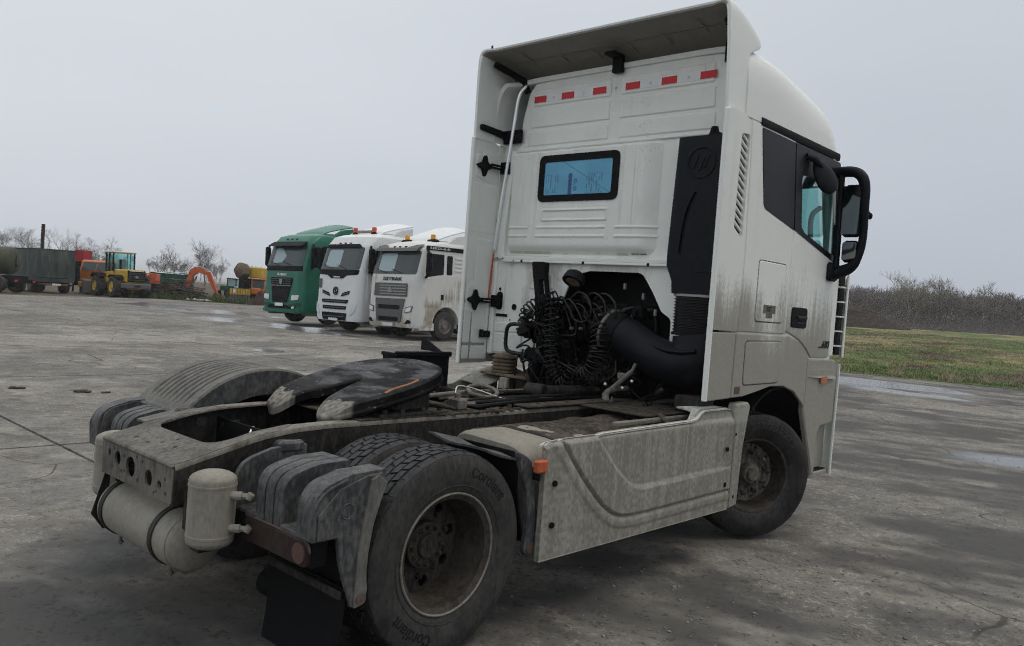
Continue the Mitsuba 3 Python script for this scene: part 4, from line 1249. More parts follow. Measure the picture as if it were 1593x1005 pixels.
# roof: a loft with rounded shoulders
xs = np.r_[np.linspace(2.505, 4.0, 30), np.linspace(4.03, 4.475, 24)]
topz = np.interp(xs, [2.5, 3.2, 3.7, 3.95, 4.10, 4.22, 4.32, 4.40, 4.45, 4.476], [3.735, 3.745, 3.735, 3.705, 3.655, 3.59, 3.50, 3.385, 3.27, 3.175])
sg = lambda q, e: np.sign(q) * np.abs(q) ** e
ph = PI * (0.5 - 0.5 * sg(np.linspace(1, -1, 91), 0.75))
A = np.stack([np.stack([np.full_like(ph, x), 1.248 * sg(np.cos(ph), 0.17 + 0.15 * ss(2.9, 4.2, x)) * (1 - 0.07 * ss(4.0, 4.48, x) - (0.035 + 0.045 * ss(2.8, 3.8, x)) * np.sin(ph) ** 0.8), 3.17 + (tz - 3.17) * sg(np.sin(ph), 0.30 + 0.16 * ss(2.9, 4.2, x))], 1) for x, tz in zip(xs, topz)])
A[..., 0] += 0.125 * ss(0.72, 0.95, np.sin(ph))[None] * np.clip(1 - (xs - 2.505) / 0.3, 0, 1)[:, None]
B = A.copy()
B[..., 1] *= 0.97
B[..., 2] = 3.165 + (B[..., 2] - 3.17) * 0.94
C_('roof', shell(A, B), 'm_white', 50)
C_('sun_visor', fix(wrap(Polygon([(-1.05, 2.98), (1.05, 2.98), (1.05, 3.13), (-1.05, 3.13)]), 0.02, lambda u, v, w: np.stack([front_x(v) + 0.16 * (3.15 - v) / 0.17 + w + 0.02 - 0.12 * (u / 1.1) ** 2, u, v], -1), 0.15)), 'm_gloss', 40)
for y in (-1.0, -0.45, 0.45, 1.0):
    C_('roof_marker', box(4.02, 4.10, y - 0.05, y + 0.05, 3.47, 3.52, 0.01), 'm_black')
C_('roof_antenna', cat([cyl((3.48, -0.96, 3.66), (3.48, -0.96, 3.765), 0.012, 8), box(3.44, 3.52, -0.99, -0.93, 3.745, 3.775, 0.01)]), 'm_black')

# windscreen and interior
C_('windscreen', wrap(Polygon(rp([(-1.06, 2.2), (1.06, 2.2), (1.02, 3.06), (-1.02, 3.06)], 0.05)), 0.004, lambda u, v, w: np.stack([front_x(v) - 0.02 - 0.10 * np.clip((np.abs(u) - 0.8) / 0.26, 0, 1) ** 2 + w, u, v], -1), 0.2), 'm_glass', 40)
C_('dashboard', box(4.05, 4.45, -1.1, 1.1, 1.95, 2.18, 0.05), 'm_seat')
for y in (-0.62, 0.62):
    C_('seat', cat([box(3.25, 3.75, y - 0.26, y + 0.26, 1.80, 2.02, 0.06), box(3.12, 3.28, y - 0.25, y + 0.25, 1.95, 2.62, 0.06), box(3.13, 3.25, y - 0.14, y + 0.14, 2.65, 2.85, 0.05)]), 'm_seat', 40)
C_('grab_handle', rod([(4.20, -1.12, 2.30), (4.12, -1.11, 2.40), (4.08, -1.10, 2.55), (4.10, -1.10, 2.68), (4.20, -1.12, 2.75)], 0.022, 8), 'm_interior', True)
C_('steering_wheel', lathe([(0.22 + 0.018 * math.cos(a), 0.018 * math.sin(a)) for a in np.linspace(0, 2 * PI, 9)[:-1]], (3.98, 0.62, 2.2), (-0.6, 0, 0.8), 28, True), 'm_black', True)
C_('headliner', box(2.75, 4.28, -1.15, 1.15, 3.12, 3.155, 0.01), 'm_interior')

# ---- side panels (right); the left side repeats the same outlines
QP = rp([(2.634, 1.652), (3.428, 1.648), (3.425, 2.46), (3.328, 3.148), (2.600, 3.165), (2.622, 2.9), (2.655, 2.2)], [0.01, 0.01, 0.0, 0.01, 0.01, 0.0, 0.2], 6)
DOOR = rp([(3.442, 1.665), (3.52, 1.655), (3.72, 1.60), (3.87, 1.525), (3.955, 1.462), (4.33, 1.462), (4.345, 2.285), (3.60, 2.44), (3.438, 2.475)], [0.02, 0.0, 0.05, 0.05, 0.02, 0.02, 0.02, 0.05, 0.0], 6)
LOW = rp([(2.615, 1.172), (2.80, 1.176), (3.02, 1.205), (3.24, 1.238), (3.47, 1.236), (3.68, 1.185), (3.85, 1.085), (3.90, 1.045), (3.90, 1.478), (3.84, 1.53), (3.70, 1.595), (3.50, 1.635), (2.628, 1.638)], [0.005, 0, 0, 0, 0, 0, 0, 0, 0, 0.04, 0.05, 0.02, 0.01], 5)
for s in (-1, 1):
    y0, y1 = s * 1.232, s * 1.250
    side = 'right' if s < 0 else 'left'
    q = C_('quarter_panel', panel(QP, 'y', y0, y1, 0.006), 'm_cab')
    d = C_('door', panel(DOOR, 'y', y0, y1, 0.006), 'm_cab')
    l = C_('lower_side_panel', panel(LOW, 'y', y0, y1, 0.006), 'm_cab')
    # black gloss: quarter, door frame with its opening, gutter band
    C_('quarter_glass', panel(rp([(2.755, 3.140), (2.87, 2.60), (2.905, 2.565), (3.30, 2.49), (3.418, 2.466), (3.325, 3.135)], [0.02, 0.0, 0.05, 0, 0.005, 0.01], 6), 'y', s * 1.2475, s * 1.2545, 0.003), 'm_gloss')
    fr = Polygon(rp([(3.340, 3.135), (3.436, 2.470), (3.60, 2.432), (4.345, 2.268), (4.235, 3.135)], [0.01, 0.01, 0.05, 0.02, 0.03], 6)).difference(Polygon(rp([(3.485, 2.925), (3.555, 2.505), (3.62, 2.468), (4.262, 2.335), (4.205, 2.925)], [0.02, 0.03, 0.05, 0.03, 0.03], 6)))
    C_('window_frame', extr(fr, 'y', s * 1.233, s * 1.2545), 'm_gloss', False)
    C_('side_window', panel(rp([(3.475, 2.935), (3.545, 2.50), (3.61, 2.46), (4.27, 2.325), (4.212, 2.935)], 0.02), 'y', s * 1.238, s * 1.240, 0.0008), 'm_glass', False)
    A = np.array([[(x, s * (1.2545 + 0.005 * math.sin(PI * q_)), 3.148 + 0.058 * q_) for q_ in np.linspace(0, 1, 6)] for x in (2.74, 3.2, 3.7, 4.0, 4.20)])
    C_('gutter_band', shell(A, A - [0, s * 0.02, 0]), 'm_black', 40)
    C_('a_pillar_corner', wrap(Polygon([(0.0, 2.26), (1.0, 2.26), (1.0, 3.16), (0.0, 3.16)]), 0.012, lambda u, v, w: np.stack([front_x(v) - 0.285 + (0.288 + w) * np.sin(u * PI / 2 * 0.8), s * (1.238 - 0.28 + (0.280 + w) * np.cos(u * PI / 2 * 0.8)), v], -1), 0.12), 'm_white', 40)
    C_('door_handle', panel(rp([(3.505, 1.705), (3.80, 1.700), (3.805, 1.868), (3.505, 1.868)], 0.035, 6), 'y', s * 1.2485, s * 1.258, 0.006), 'm_black')
    hk = C_('handle_grip', cat([box(3.60, 3.775, min(s * 1.262, s * 1.274), max(s * 1.262, s * 1.274), 1.775, 1.800, 0.006), box(3.62, 3.75, min(s * 1.258, s * 1.262), max(s * 1.258, s * 1.262), 1.735, 1.75, 0.002)]), 'm_gloss')
    # raised flaps with their joint
    for nm, pts, rr in (('fuel_flap', [(2.885, 1.735), (3.335, 1.735), (3.348, 2.185), (2.885, 2.185)], 0.03), ('side_hatch', [(2.775, 1.262), (3.352, 1.268), (3.368, 1.588), (2.770, 1.580)], 0.035)):
        C_(nm + '_joint', panel(rp(np.array(pts) + np.array([(-0.008, -0.008), (0.008, -0.008), (0.008, 0.008), (-0.008, 0.008)]), rr + 0.006, 6), 'y', s * 1.2485, s * 1.2505, 0.0008), 'm_mud')
        C_(nm, panel(rp(pts, rr, 6), 'y', s * 1.2495, s * 1.2555, 0.005), 'm_cab')
    # lower front: step box, bumper end
    st = rp([(3.912, 1.02), (3.97, 0.90), (4.06, 0.72), (4.13, 0.58), (4.185, 0.45), (4.24, 0.44), (4.24, 0.80), (4.30, 0.86), (4.56, 0.88), (4.57, 1.30), (4.56, 1.43), (4.47, 1.446), (3.965, 1.448), (3.912, 1.475)], [0, 0, 0, 0, 0.01, 0.01, 0.05, 0.05, 0.02, 0.05, 0.05, 0.02, 0.02, 0.0], 5)
    C_('fender', panel(st, 'y', s * 1.20, s * 1.243, 0.012), 'm_cab')
    C_('fender_ledge', wrap(Polygon([(3.93, 1.30), (4.50, 1.27), (4.50, 1.36), (3.93, 1.36)]), 0.012, lambda u, v, w: np.stack([u, s * (1.243 + w * ss(3.93, 4.05, u) + 0.012 * ss(1.30, 1.28, v)), v], -1), 0.08), 'm_cab', 40)
    C_('step_riser', cat([box(4.225, 4.245, min(s * 1.19, s * 0.95), max(s * 1.19, s * 0.95), 0.45, 0.85, 0.004), box(4.25, 4.60, min(s * 1.165, s * 1.12), max(s * 1.165, s * 1.12), 0.47, 0.90, 0.004)]), 'm_cab')
    C_('step', box(4.20, 4.60, min(s * 1.225, s * 0.96), max(s * 1.225, s * 0.96), 0.415, 0.455, 0.008), 'm_cab')
    C_('step_tread', box(4.25, 4.57, min(s * 1.21, s * 1.0), max(s * 1.21, s * 1.0), 0.456, 0.466, 0.004), 'm_black')
    C_('bumper_end', wrap(Polygon(rp([(0.0, 0.40), (1.0, 0.42), (1.0, 1.36), (0.55, 1.40), (0.0, 1.40)], 0.03)), 0.014, lambda u, v, w: np.stack([4.575 + 0.02 * ss(0.4, 1.3, v) + (0.10 + w) * np.sin(u * PI / 2), s * (1.14 + (0.10 + w) * np.cos(u * PI / 2)), v], -1), 0.08), 'm_white', 40)
    C_('indicator', wrap(Polygon(rp([(4.19, 1.238), (4.315, 1.245), (4.315, 1.30), (4.19, 1.295)], 0.015)), 0.012, lambda u, v, w: np.stack([u, s * (1.2425 + 0.010 + w), v], -1), 0.1), 'm_lamp_ind', 40)
    C_('arch_liner', shell(*(lambda a: (np.stack([np.stack([WB + rr * np.cos(a), np.full_like(a, s * yy_), FZ + 0.04 + rr * np.sin(a)], 1) for rr, yy_ in ((0.66, 1.19), (0.66, 0.75))], 1), np.stack([np.stack([WB + rr * np.cos(a), np.full_like(a, s * yy_), FZ + 0.04 + rr * np.sin(a)], 1) for rr, yy_ in ((0.675, 1.19), (0.675, 0.75))], 1)))(np.radians(np.linspace(-5, 170, 30)))), 'm_black', 40)
    C_('deflector', wrap(Polygon(rp([(0.0, 1.47), (1.0, 1.45), (1.0, 2.16), (0.7, 2.22), (0.0, 2.22)], 0.03)), 0.010, lambda u, v, w: np.stack([4.52 + 0.12 * np.sin(u * 1.2) + 0.045, s * (1.235 - 0.06 * u * u + 0.035 + w), v], -1), 0.08), 'm_white', 40)
    for k in range(5):
        z = 1.56 + k * 0.13
        C_('deflector_rib', box(4.46, 4.60, min(s * 1.19, s * 1.268), max(s * 1.19, s * 1.268), z, z + 0.012), 'm_white')
    C_('deflector_back', box(4.47, 4.74, min(s * 1.12, s * 1.185), max(s * 1.12, s * 1.185), 1.48, 2.20), 'm_black', False)  # added black box, stands in for the shade in the gap behind the ribs
    C_('door_edge', box(4.352, 4.46, min(s * 1.20, s * 1.238), max(s * 1.20, s * 1.238), 1.47, 2.25, 0.012), 'm_white')
# right-hand details: the handle plate of the fuel flap, badge, inspection tag, dirt-free front face
C_('flap_plate', cat([box(3.00, 3.20, -1.2595, -1.2555, 1.800, 1.862, 0.002), box(3.05, 3.15, -1.2595, -1.2555, 1.765, 1.80, 0.002)]), 'm_guard_light')
m = text('EST', 0.034, 0.002)
m.apply_transform(rot(90, (1, 0, 0)))
m.apply_translation((3.045, -1.2592, 1.815))
C_('badge_letters', m, 'm_letter', False)
m = text('480', 0.060, 0.005)
m.apply_transform(trimesh.transformations.shear_matrix(0.25, [1, 0, 0], [0, 0, 0], [0, 1, 0]))
m.apply_transform(rot(90, (1, 0, 0)))
m.apply_translation((4.15, -1.2500, 1.545))
C_('power_badge', m, 'm_letter', False)
C_('badge_bar', box(4.10, 4.16, -1.255, -1.250, 1.545, 1.557), 'm_letter', False)
C_('small_reflector', box(2.655, 2.735, -1.2545, -1.2495, 1.198, 1.252, 0.002), 'm_lamp_brown')
C_('front_face', wrap(Polygon([(-1.0, 1.3), (1.0, 1.3), (1.0, 2.2), (-1.0, 2.2)]), 0.02, lambda u, v, w: np.stack([front_x(v) + 0.01 + w - 0.04 * (u / 1.0) ** 4, u, v], -1), 0.2), 'm_white', 40)
C_('bumper', box(4.56, 4.72, -1.13, 1.13, 0.40, 1.29, 0.06), 'm_white')
C_('grille', box(4.66, 4.69, -0.75, 0.75, 1.40, 1.95, 0.02), 'm_black')

# ---- rear wall
wall = Polygon([(-1.215, 1.26), (1.225, 1.26), (1.225, 2.16), (-1.215, 2.16)]).difference(Polygon(rp([(0.43, 1.0), (0.42, 1.72), (0.30, 2.00), (0.12, 2.045), (-0.40, 2.045), (-0.52, 1.88), (-0.60, 1.75), (-0.69, 1.70), (-0.70, 1.0)], [0, 0.1, 0.14, 0.1, 0.1, 0.1, 0.05, 0.06, 0], 7))).difference(Polygon([(0.43, 1.0), (0.80, 1.0), (0.80, 1.30), (0.43, 1.36)]))
C_('lower_wall', extr(wall, 'x', 2.636, 2.654), 'm_rear', False)
bar = C_('cross_rail', cat([box(2.596, 2.632, -0.72, 1.10, 2.098, 2.118, 0.004), box(2.600, 2.632, -0.72, 1.10, 2.119, 2.152, 0.003)]), 'm_white')
for y in (0.96, 0.86, 0.17, -0.47):
    C_('rail_hole', cyl((2.5955, y, 2.108), (2.60, y, 2.108), 0.008 if y > 0.9 else 0.013, 12), 'm_black')
# pressed fields of the lower wall
for pts, m_ in (([(0.50, 1.87), (0.79, 1.87), (0.80, 2.04), (0.62, 2.05), (0.52, 2.0)], 0.03), ([(0.82, 1.29), (1.16, 1.27), (1.16, 1.45), (0.82, 1.46)], 0.02), ([(0.82, 1.47), (1.16, 1.46), (1.155, 1.545), (0.82, 1.56)], 0.02), ([(0.48, 1.62), (0.66, 1.60), (0.66, 1.80), (0.50, 1.82)], 0.02)):
    C_('pressed_field', panel(rp(pts, m_, 5), 'x', 2.634, 2.622, 0.008), 'm_rear')
C_('slot', panel(rp([(1.09, 1.66), (1.165, 1.66), (1.165, 1.825), (1.09, 1.825)], 0.036, 6), 'x', 2.632, 2.628, 0.002), 'm_black')
for y, z, r in ((0.94, 1.695, 0.028), (0.815, 1.662, 0.018), (1.13, 1.85, 0.014), (0.50, 1.845, 0.014), (0.98, 1.575, 0.007), (1.19, 1.54, 0.008), (1.20, 1.36, 0.007)):
    C_('wall_hole', cyl((2.633, y, z), (2.630, y, z), r, 14), 'm_black')
C_('dark_slit', box(2.628, 2.634, 1.02, 1.16, 1.60, 1.625), 'm_black')
C_('wall_corner', cat([box(2.60, 2.66, 1.168, 1.225, 1.25, 2.10, 0.012)]), 'm_white')
for y, z in ((1.20, 2.20), (1.20, 2.27), (1.20, 2.47), (1.09, 2.13), (1.16, 2.13)):
    C_('rivet', cyl((2.598, y, z), (2.592, y, z), 0.007, 8), 'm_black')
C_('corner_plate', panel([(1.10, 2.12), (1.235, 2.12), (1.215, 2.5), (1.14, 3.1), (1.04, 3.1), (1.10, 2.4)], 'x', 2.655, 2.602, 0.01), 'm_white')
C_('heat_shield', wrap(Polygon([(-0.72, 1.3), (0.45, 1.3), (0.45, 2.08), (-0.72, 2.08)]), 0.01, lambda u, v, w: np.stack([2.93 + 0.05 * np.sin(u * 4) + w, u, v], -1), 0.2), 'm_black', 40)
# the sleeper bulge: rounded at the foot, bevelled towards the intake
nu, nv = 240, 150
yy, zz = np.meshgrid(np.linspace(1.105, -1.06, nu), np.linspace(2.158, 3.085, nv), indexing='ij')
prj = ss(-0.60, -0.34, yy) * ss(1.105, 1.04, yy) * np.clip(1 - (np.clip(2.27 - zz, 0, 1) / 0.114) ** 2.2, 0, 1) * np.clip(1 - (np.clip(zz - 3.06, 0, 1) / 0.026) ** 2, 0, 1)
rel = np.zeros_like(yy)
for z0 in (2.33, 2.405):
    rel += 0.009 * np.exp(-((zz - z0) / 0.008) ** 2) * (np.cos((yy - 0.35) * 7.5) > -0.93)
for y0 in (0.93, 0.80, -0.30):
    rel += 0.005 * np.exp(-((yy - y0) / 0.008) ** 2) * (zz > 2.42)
rec = np.clip(1 - np.maximum(np.abs(yy - 0.315) - 0.345, np.abs(zz - 2.51) - 0.045) / 0.008, 0, 1)
rec2 = np.clip(1 - np.maximum(np.abs(yy - 0.315) - 0.333, np.abs(zz - 2.51) - 0.033) / 0.008, 0, 1)
A = np.stack([2.688 - 0.090 * prj - rel - 0.011 * (rec - rec2), yy, zz], -1)
B = A.copy()
B[..., 0] = 2.70
C_('sleeper_panel', shell(A, B), 'm_rear', True)
C_('soot_patch', clods(60, 2.602, 2.612, -0.44, -0.30, 2.19, 0.003, 0.009, 12), 'm_mud', 50)
stuff(cabk + '__soot_patch')
# rear window
wf = Polygon(rp([(-0.128, 2.626), (0.722, 2.626), (0.722, 3.026), (-0.128, 3.026)], 0.06, 7)).difference(Polygon(rp([(-0.062, 2.682), (0.660, 2.682), (0.660, 2.966), (-0.062, 2.966)], 0.02, 5)))
C_('rear_window_seal', extr(wf, 'x', 2.588, 2.606), 'm_black', False)
C_('rear_window_film', box(2.594, 2.599, -0.062, 0.660, 2.682, 2.966), 'm_film', False)
for ch, z_ in (('Р', 2.765), ('о', 2.715)):
    m = text(ch, 0.045, 0.0012)
    m.apply_transform(np.array([[0, 0, -1, 2.5935], [-1, 0, 0, 0.335], [0, 1, 0, z_], [0, 0, 0, 1]], float))
    C_('film_letter', fix(m), 'm_film_ink', False)
# upper wall with pressed fields and the red and white strips
uw = rp([(-1.06, 3.09), (1.06, 3.09), (1.03, 3.40), (0.97, 3.62), (0.90, 3.70), (0.4, 3.735), (-0.4, 3.735), (-0.97, 3.70), (-1.04, 3.62)], [0.01, 0.01, 0.0, 0.1, 0.06, 0, 0, 0.06, 0.06], 6)
C_('upper_wall', panel(uw, 'x', 2.70, 2.652, 0.02), 'm_rear')
C_('wall_seam', rod([(2.648, 1.06, 3.098), (2.648, 0.5, 3.101), (2.648, -0.5, 3.101), (2.648, -1.05, 3.098)], 0.010, 8), 'm_white', True)
RW = (0.53, 0.62)
def uw_rect(y0, y1, z0, z1, lean=0.0):
    return rp([(y1, z0), (y0, z0), (y0 - lean, z1), (y1, z1)] if False else [(y0, z0), (y1, z0), (y1 * (1 - 0.05 * lean), z1), (y0 * (1 - 0.05 * lean), z1)], 0.012, 4)
for a, b in ((0.055, 0.93), (-0.93, -0.055)):
    for z0, z1 in ((3.135, 3.265), (3.295, 3.455), (3.485, 3.63)):
        C_('pressed_field', panel(uw_rect(a * (1 - (z0 - 3.1) * 0.1), b * (1 - (z0 - 3.1) * 0.1), z0, z1), 'x', 2.654, 2.643, 0.008), 'm_rear')
    sc_ = 1
    xs0 = np.linspace(a, b, 2)
    C_('white_strip', box(2.639, 2.6435, min(a * 0.96, b * 0.955), max(a * 0.96, b * 0.955), 3.512, 3.572), 'm_reflect')
for y in (0.815, 0.505, 0.165, -0.165, -0.505, -0.845):
    C_('red_strip', box(2.636, 2.6392, y - 0.068, y + 0.068, 3.514, 3.570), 'm_red')
for y in (0.66, 0.335, 0.0, -0.335, -0.675):
    C_('strip_mark', lathe([(0.008, 0), (0.009, 0.001), (0.011, 0)], (2.639, y, 3.542), (-1, 0, 0), 12), 'm_guard', 40)
# bright bent strip down the left edge of the wall, orange reflector at its foot
pth = smooth_path([(2.63, 0.985, 3.685), (2.59, 1.03, 3.58), (2.585, 1.06, 3.35), (2.58, 1.10, 3.0), (2.575, 1.14, 2.65), (2.575, 1.175, 2.32), (2.575, 1.19, 2.19)], 6)
C_('edge_strip', tube(pth, 0.0165, 10), 'm_trim', True)
C_('edge_reflector', tube([(2.575, 1.192, 2.17), (2.575, 1.215, 1.80), (2.578, 1.218, 1.74)], 0.008, 8), 'm_orange', True)
C_('edge_strip_foot', tube([(2.58, 1.222, 1.74), (2.585, 1.225, 1.25)], 0.012, 8), 'm_white', True)

# ---- side fairings
for s in (-1, 1):
    fk_ = numbered(t + '__side_fairing')

    def F_(name, mesh, m, smooth=30):
        return obj(name, mesh, m, fk_, smooth)
    up_ = Polygon(rp([(2.258, 1.655), (2.619, 1.652), (2.640, 2.2), (2.607, 2.9), (2.585, 3.150), (2.48, 3.172), (2.36, 3.184), (2.262, 3.174)], [0.01, 0.01, 0.2, 0.1, 0.01, 0.02, 0.02, 0.01], 6))
    vent = Polygon(rp([(2.462, 3.04), (2.585, 3.052), (2.588, 2.40), (2.586, 2.315), (2.452, 2.372)], [0.03, 0.03, 0, 0.02, 0.03], 5))
    if s < 0:
        up_ = up_.difference(vent)
    F_('upper_panel', extr(up_, 'y', s * 1.224, s * 1.252), 'm_cab', False)
    F_('lower_panel', panel(rp([(2.258, 1.160), (2.602, 1.170), (2.612, 1.640), (2.258, 1.640)], [0.015, 0.01, 0.01, 0.01], 4), 'y', s * 1.224, s * 1.252, 0.006), 'm_cab')
    # thick returned rear edge and inner stiffening ribs
    F_('rear_edge', cat([box(2.250, 2.275, min(s * 1.215, s * 1.2535), max(s * 1.215, s * 1.2535), 1.158, 3.172, 0.006)]), 'm_white')
    if s < 0:
        F_('vent_backing', box(2.46, 2.60, -1.212, -1.205, 2.30, 3.06), 'm_black', False)
        for k in range(14):
            z = 2.375 + k * 0.0525
            F_('vent_slat', panel([(2.452, z), (2.592, z - 0.075), (2.592, z - 0.052), (2.452, z + 0.023)], 'y', -1.226, -1.240, 0.004), 'm_cab')
    else:
        for x0_, x1_ in ((2.288, 2.372), (2.392, 2.60)):
            for z0_, z1_ in ((1.20, 1.32), (1.345, 1.70), (1.73, 2.29), (2.345, 2.78), (2.80, 3.08)):
                F_('inner_panel', panel(rp([(x0_, z0_), (x1_, z0_), (x1_, z1_), (x0_, z1_)], 0.015, 4), 'y', 1.226, 1.2195, 0.006), 'm_white')
        F_('inner_field', panel(rp([(2.30, 2.83), (2.47, 2.80), (2.47, 3.03), (2.30, 3.03)], 0.03), 'y', 1.226, 1.213, 0.005), 'm_white')
        F_('inner_field', panel(rp([(2.30, 1.62), (2.47, 1.62), (2.47, 1.83), (2.36, 1.90), (2.30, 1.86)], 0.03), 'y', 1.226, 1.216, 0.005), 'm_white')
        # cross-shaped brackets and arms
        for z, zz1 in ((2.935, 2.945), (1.735, 1.735)):
            star = Polygon(rp([(2.29 + 0.10 + r_ * math.cos(a), z + r_ * math.sin(a)) for a, r_ in [(i * PI / 4, 0.115 if i % 2 == 0 else 0.045) for i in range(8)]], 0.018, 4))
            F_('bracket_cross', extr(star, 'y', 1.185, 1.214), 'm_black', False)
            F_('bracket_arm', cat([box(2.45, 2.60, 1.165, 1.19, zz1 - 0.022, zz1 - 0.004, 0.004), box(2.45, 2.60, 1.165, 1.19, zz1 + 0.004, zz1 + 0.022, 0.004), box(2.585, 2.60, 1.08, 1.20, zz1 - 0.055, zz1 + 0.055, 0.006)]), 'm_black')
        F_('hinge', cat([box(2.52, 2.60, 1.18, 1.21, 1.40, 1.46, 0.008), cyl((2.50, 1.20, 1.40), (2.50, 1.20, 1.47), 0.02, 12)]), 'm_black')
        F_('bracket_arm', fix(panel(rp([(2.30, 3.245), (2.60, 3.215), (2.62, 3.19), (2.62, 3.285), (2.58, 3.275), (2.30, 3.29)], 0.01), 'y', 1.205, 1.165, 0.006)), 'm_black')
        F_('bracket_foot', box(2.605, 2.64, 0.99, 1.21, 3.17, 3.29, 0.01), 'm_black')
# ---- roof fairing: a concave rear arch swept forward down to the roof
fk_ = numbered(t + '__roof_fairing')
uq = np.linspace(0, 1, 16)
ph = np.linspace(0, PI, 73)


def fair(u, ph, off=0.0):
    c, s_ = np.cos(ph), np.sin(ph)
    y = (1.238 - off) * sg(c, 0.075)
    mid = (1 - (y / 1.22) ** 2).clip(0, 1)
    top = 3.945 - 0.225 * u ** 2.1 - 0.080 * mid - off
    z = 3.162 + (top - 3.162) * sg(s_, 0.115)
    hi = ss(3.25, 3.85, z)
    y = y * (1 - 0.020 * ss(3.3, 3.95, z))
    x = 2.262 + 0.19 * mid * hi * (1 - 0.5 * u) - 0.028 * hi + u * (0.270 + 0.30 * ss(3.58, 3.76, z) + 0.20 * mid)
    return np.stack([x, y, z], -1)


ph = PI * (0.5 - 0.5 * np.sign(np.linspace(1, -1, 120)) * np.abs(np.linspace(1, -1, 120)) ** 0.45)
U_, PH_ = np.meshgrid(uq, ph, indexing='ij')
A, B = fair(U_, PH_), fair(U_, PH_, 0.026)
Mi = A * 0.5 + B * 0.5
obj('outer_skin', shell(A, Mi), 'm_white', fk_, 50)
kx = [int(np.argmin(np.abs(A[0, :60, 2] - 3.895))), None]
kx[1] = 119 - kx[0]
obj('underside', shell(Mi[:, kx[0]:kx[1] + 1], B[:, kx[0]:kx[1] + 1]), 'm_under', fk_, 50)
for a_, b_ in ((0, kx[0]), (kx[1], 119)):
    obj('inner_side', shell(Mi[:, a_:b_ + 1], B[:, a_:b_ + 1]), 'm_white', fk_, 50)
for y in np.linspace(-0.85, 0.85, 6):
    pts = np.array([fair(np.array(u), np.array(math.acos(np.clip(sg(np.array(y / 1.21), 1 / 0.075), -1, 1))), 0.028) for u in np.linspace(0.12, 0.95, 6)])
    pts[:, 1] = y
    obj('underside_rib', tube(pts, 0.005, 6), 'm_under', fk_, True)
for q_ in (0.45,):
    pts = np.array([fair(np.array(q_), np.array(a_), 0.028) for a_ in ph[kx[0] + 4:kx[1] - 3:3]])
    obj('underside_rib', tube(pts, 0.005, 6), 'm_under', fk_, True)
for y in (-0.02,):
    obj('bracket', cat([box(2.48, 2.64, y - 0.05, y + 0.05, 3.775, 3.80, 0.006), box(2.60, 2.645, y - 0.05, y + 0.05, 3.66, 3.80, 0.006)]), 'm_black', fk_, 30)
for s in (-1, 1):
    obj('bracket', tube([(2.36, s * 1.13, 3.82), (2.5, s * 1.09, 3.78), (2.62, s * 1.01, 3.72), (2.66, s * 0.99, 3.62)], 0.030, 6), 'm_black', fk_, 30)
obj('lip_screw', cyl((2.275, 1.10, 3.915), (2.275, 1.10, 3.955), 0.009, 8), 'm_black', fk_, 30)

# ---- air intake: duct, bellows, elbow
ik = numbered(t + '__air_intake')


def I_(name, mesh, m='m_plastic', smooth=30):
    return obj(name, mesh, m, ik, smooth)


duct = [(2.46, 3.045, -1.20, -0.735), (2.455, 2.95, -1.205, -0.735), (2.45, 2.5, -1.205, -0.722), (2.45, 2.19, -1.205, -0.712), (2.45, 2.10, -1.205, -0.715), (2.45, 1.99, -1.185, -0.765), (2.45, 1.895, -1.17, -0.775)]
rings = []
for x, z, ya, yb in duct:
    r_ = rp([(x, ya), (x, yb), (2.64, yb + 0.01), (2.64, ya)], [0.035, 0.045, 0.01, 0.01], 5)
    rings.append(np.c_[r_, np.full(len(r_), z)])
A = np.array(rings)
n_ = A.shape[1]
v = A.reshape(-1, 3)
f = []
for k in range(len(rings) - 1):
    for i in range(n_):
        j = (i + 1) % n_
        f += [(k * n_ + i, k * n_ + j, (k + 1) * n_ + j), (k * n_ + i, (k + 1) * n_ + j, (k + 1) * n_ + i)]
v = np.vstack([v, A[0].mean(0), A[-1].mean(0)])
for i in range(n_):
    j = (i + 1) % n_
    f += [(len(v) - 2, j, i), (len(v) - 1, (len(rings) - 1) * n_ + i, (len(rings) - 1) * n_ + j)]
dm = fix(trimesh.Trimesh(v, np.array(f), process=False))
# the long slot pressed into its face
sl = smooth_path([(0, -0.925, 2.62), (0, -0.885, 2.53), (0, -0.858, 2.42), (0, -0.845, 2.30), (0, -0.838, 2.20)], 6)
gro_ = Manifold.batch_hull([man(cyl((2.43, p[1], p[2]), (2.468, p[1], p[2]), 0.017, 10)) for p in sl[:2]])
for a, b in zip(sl[1:-1], sl[2:]):
    gro_ = gro_ + Manifold.batch_hull([man(cyl((2.43, p[1], p[2]), (2.468, p[1], p[2]), 0.017, 10)) for p in (a, b)])
I_('duct', tri(man(dm) - gro_), 'm_plastic', 30)
I_('duct_lug', cat([box(2.50, 2.56, -1.06, -0.96, 3.04, 3.07, 0.008), panel([(-1.04, 3.06), (-0.97, 3.06), (-0.985, 3.115), (-1.025, 3.115)], 'x', 2.50, 2.53, 0.004), cyl((2.49, -1.005, 3.09), (2.54, -1.005, 3.09), 0.012, 10)]), 'm_black')
I_('duct_step', box(2.443, 2.452, -1.16, -0.98, 2.05, 2.17, 0.003), 'm_plastic')
I_('emblem', cat([lathe([(0.105, 0), (0.110, 0.004), (0.116, 0)], (2.4502, -0.955, 2.845), (-1, 0, 0), 36)] + [fix(panel([(-0.955 + a - 0.012, 2.845 - 0.045 + b), (-0.955 + a + 0.010, 2.845 - 0.045 + b), (-0.955 + a - 0.025, 2.845 + 0.045 + b), (-0.955 + a - 0.047, 2.845 + 0.045 + b)], 'x', 2.4515, 2.447, 0.002)) for a, b in ((0.07, 0.01), (0.02, -0.01), (-0.02, 0.01))]), 'm_plastic', 40)
bp = []
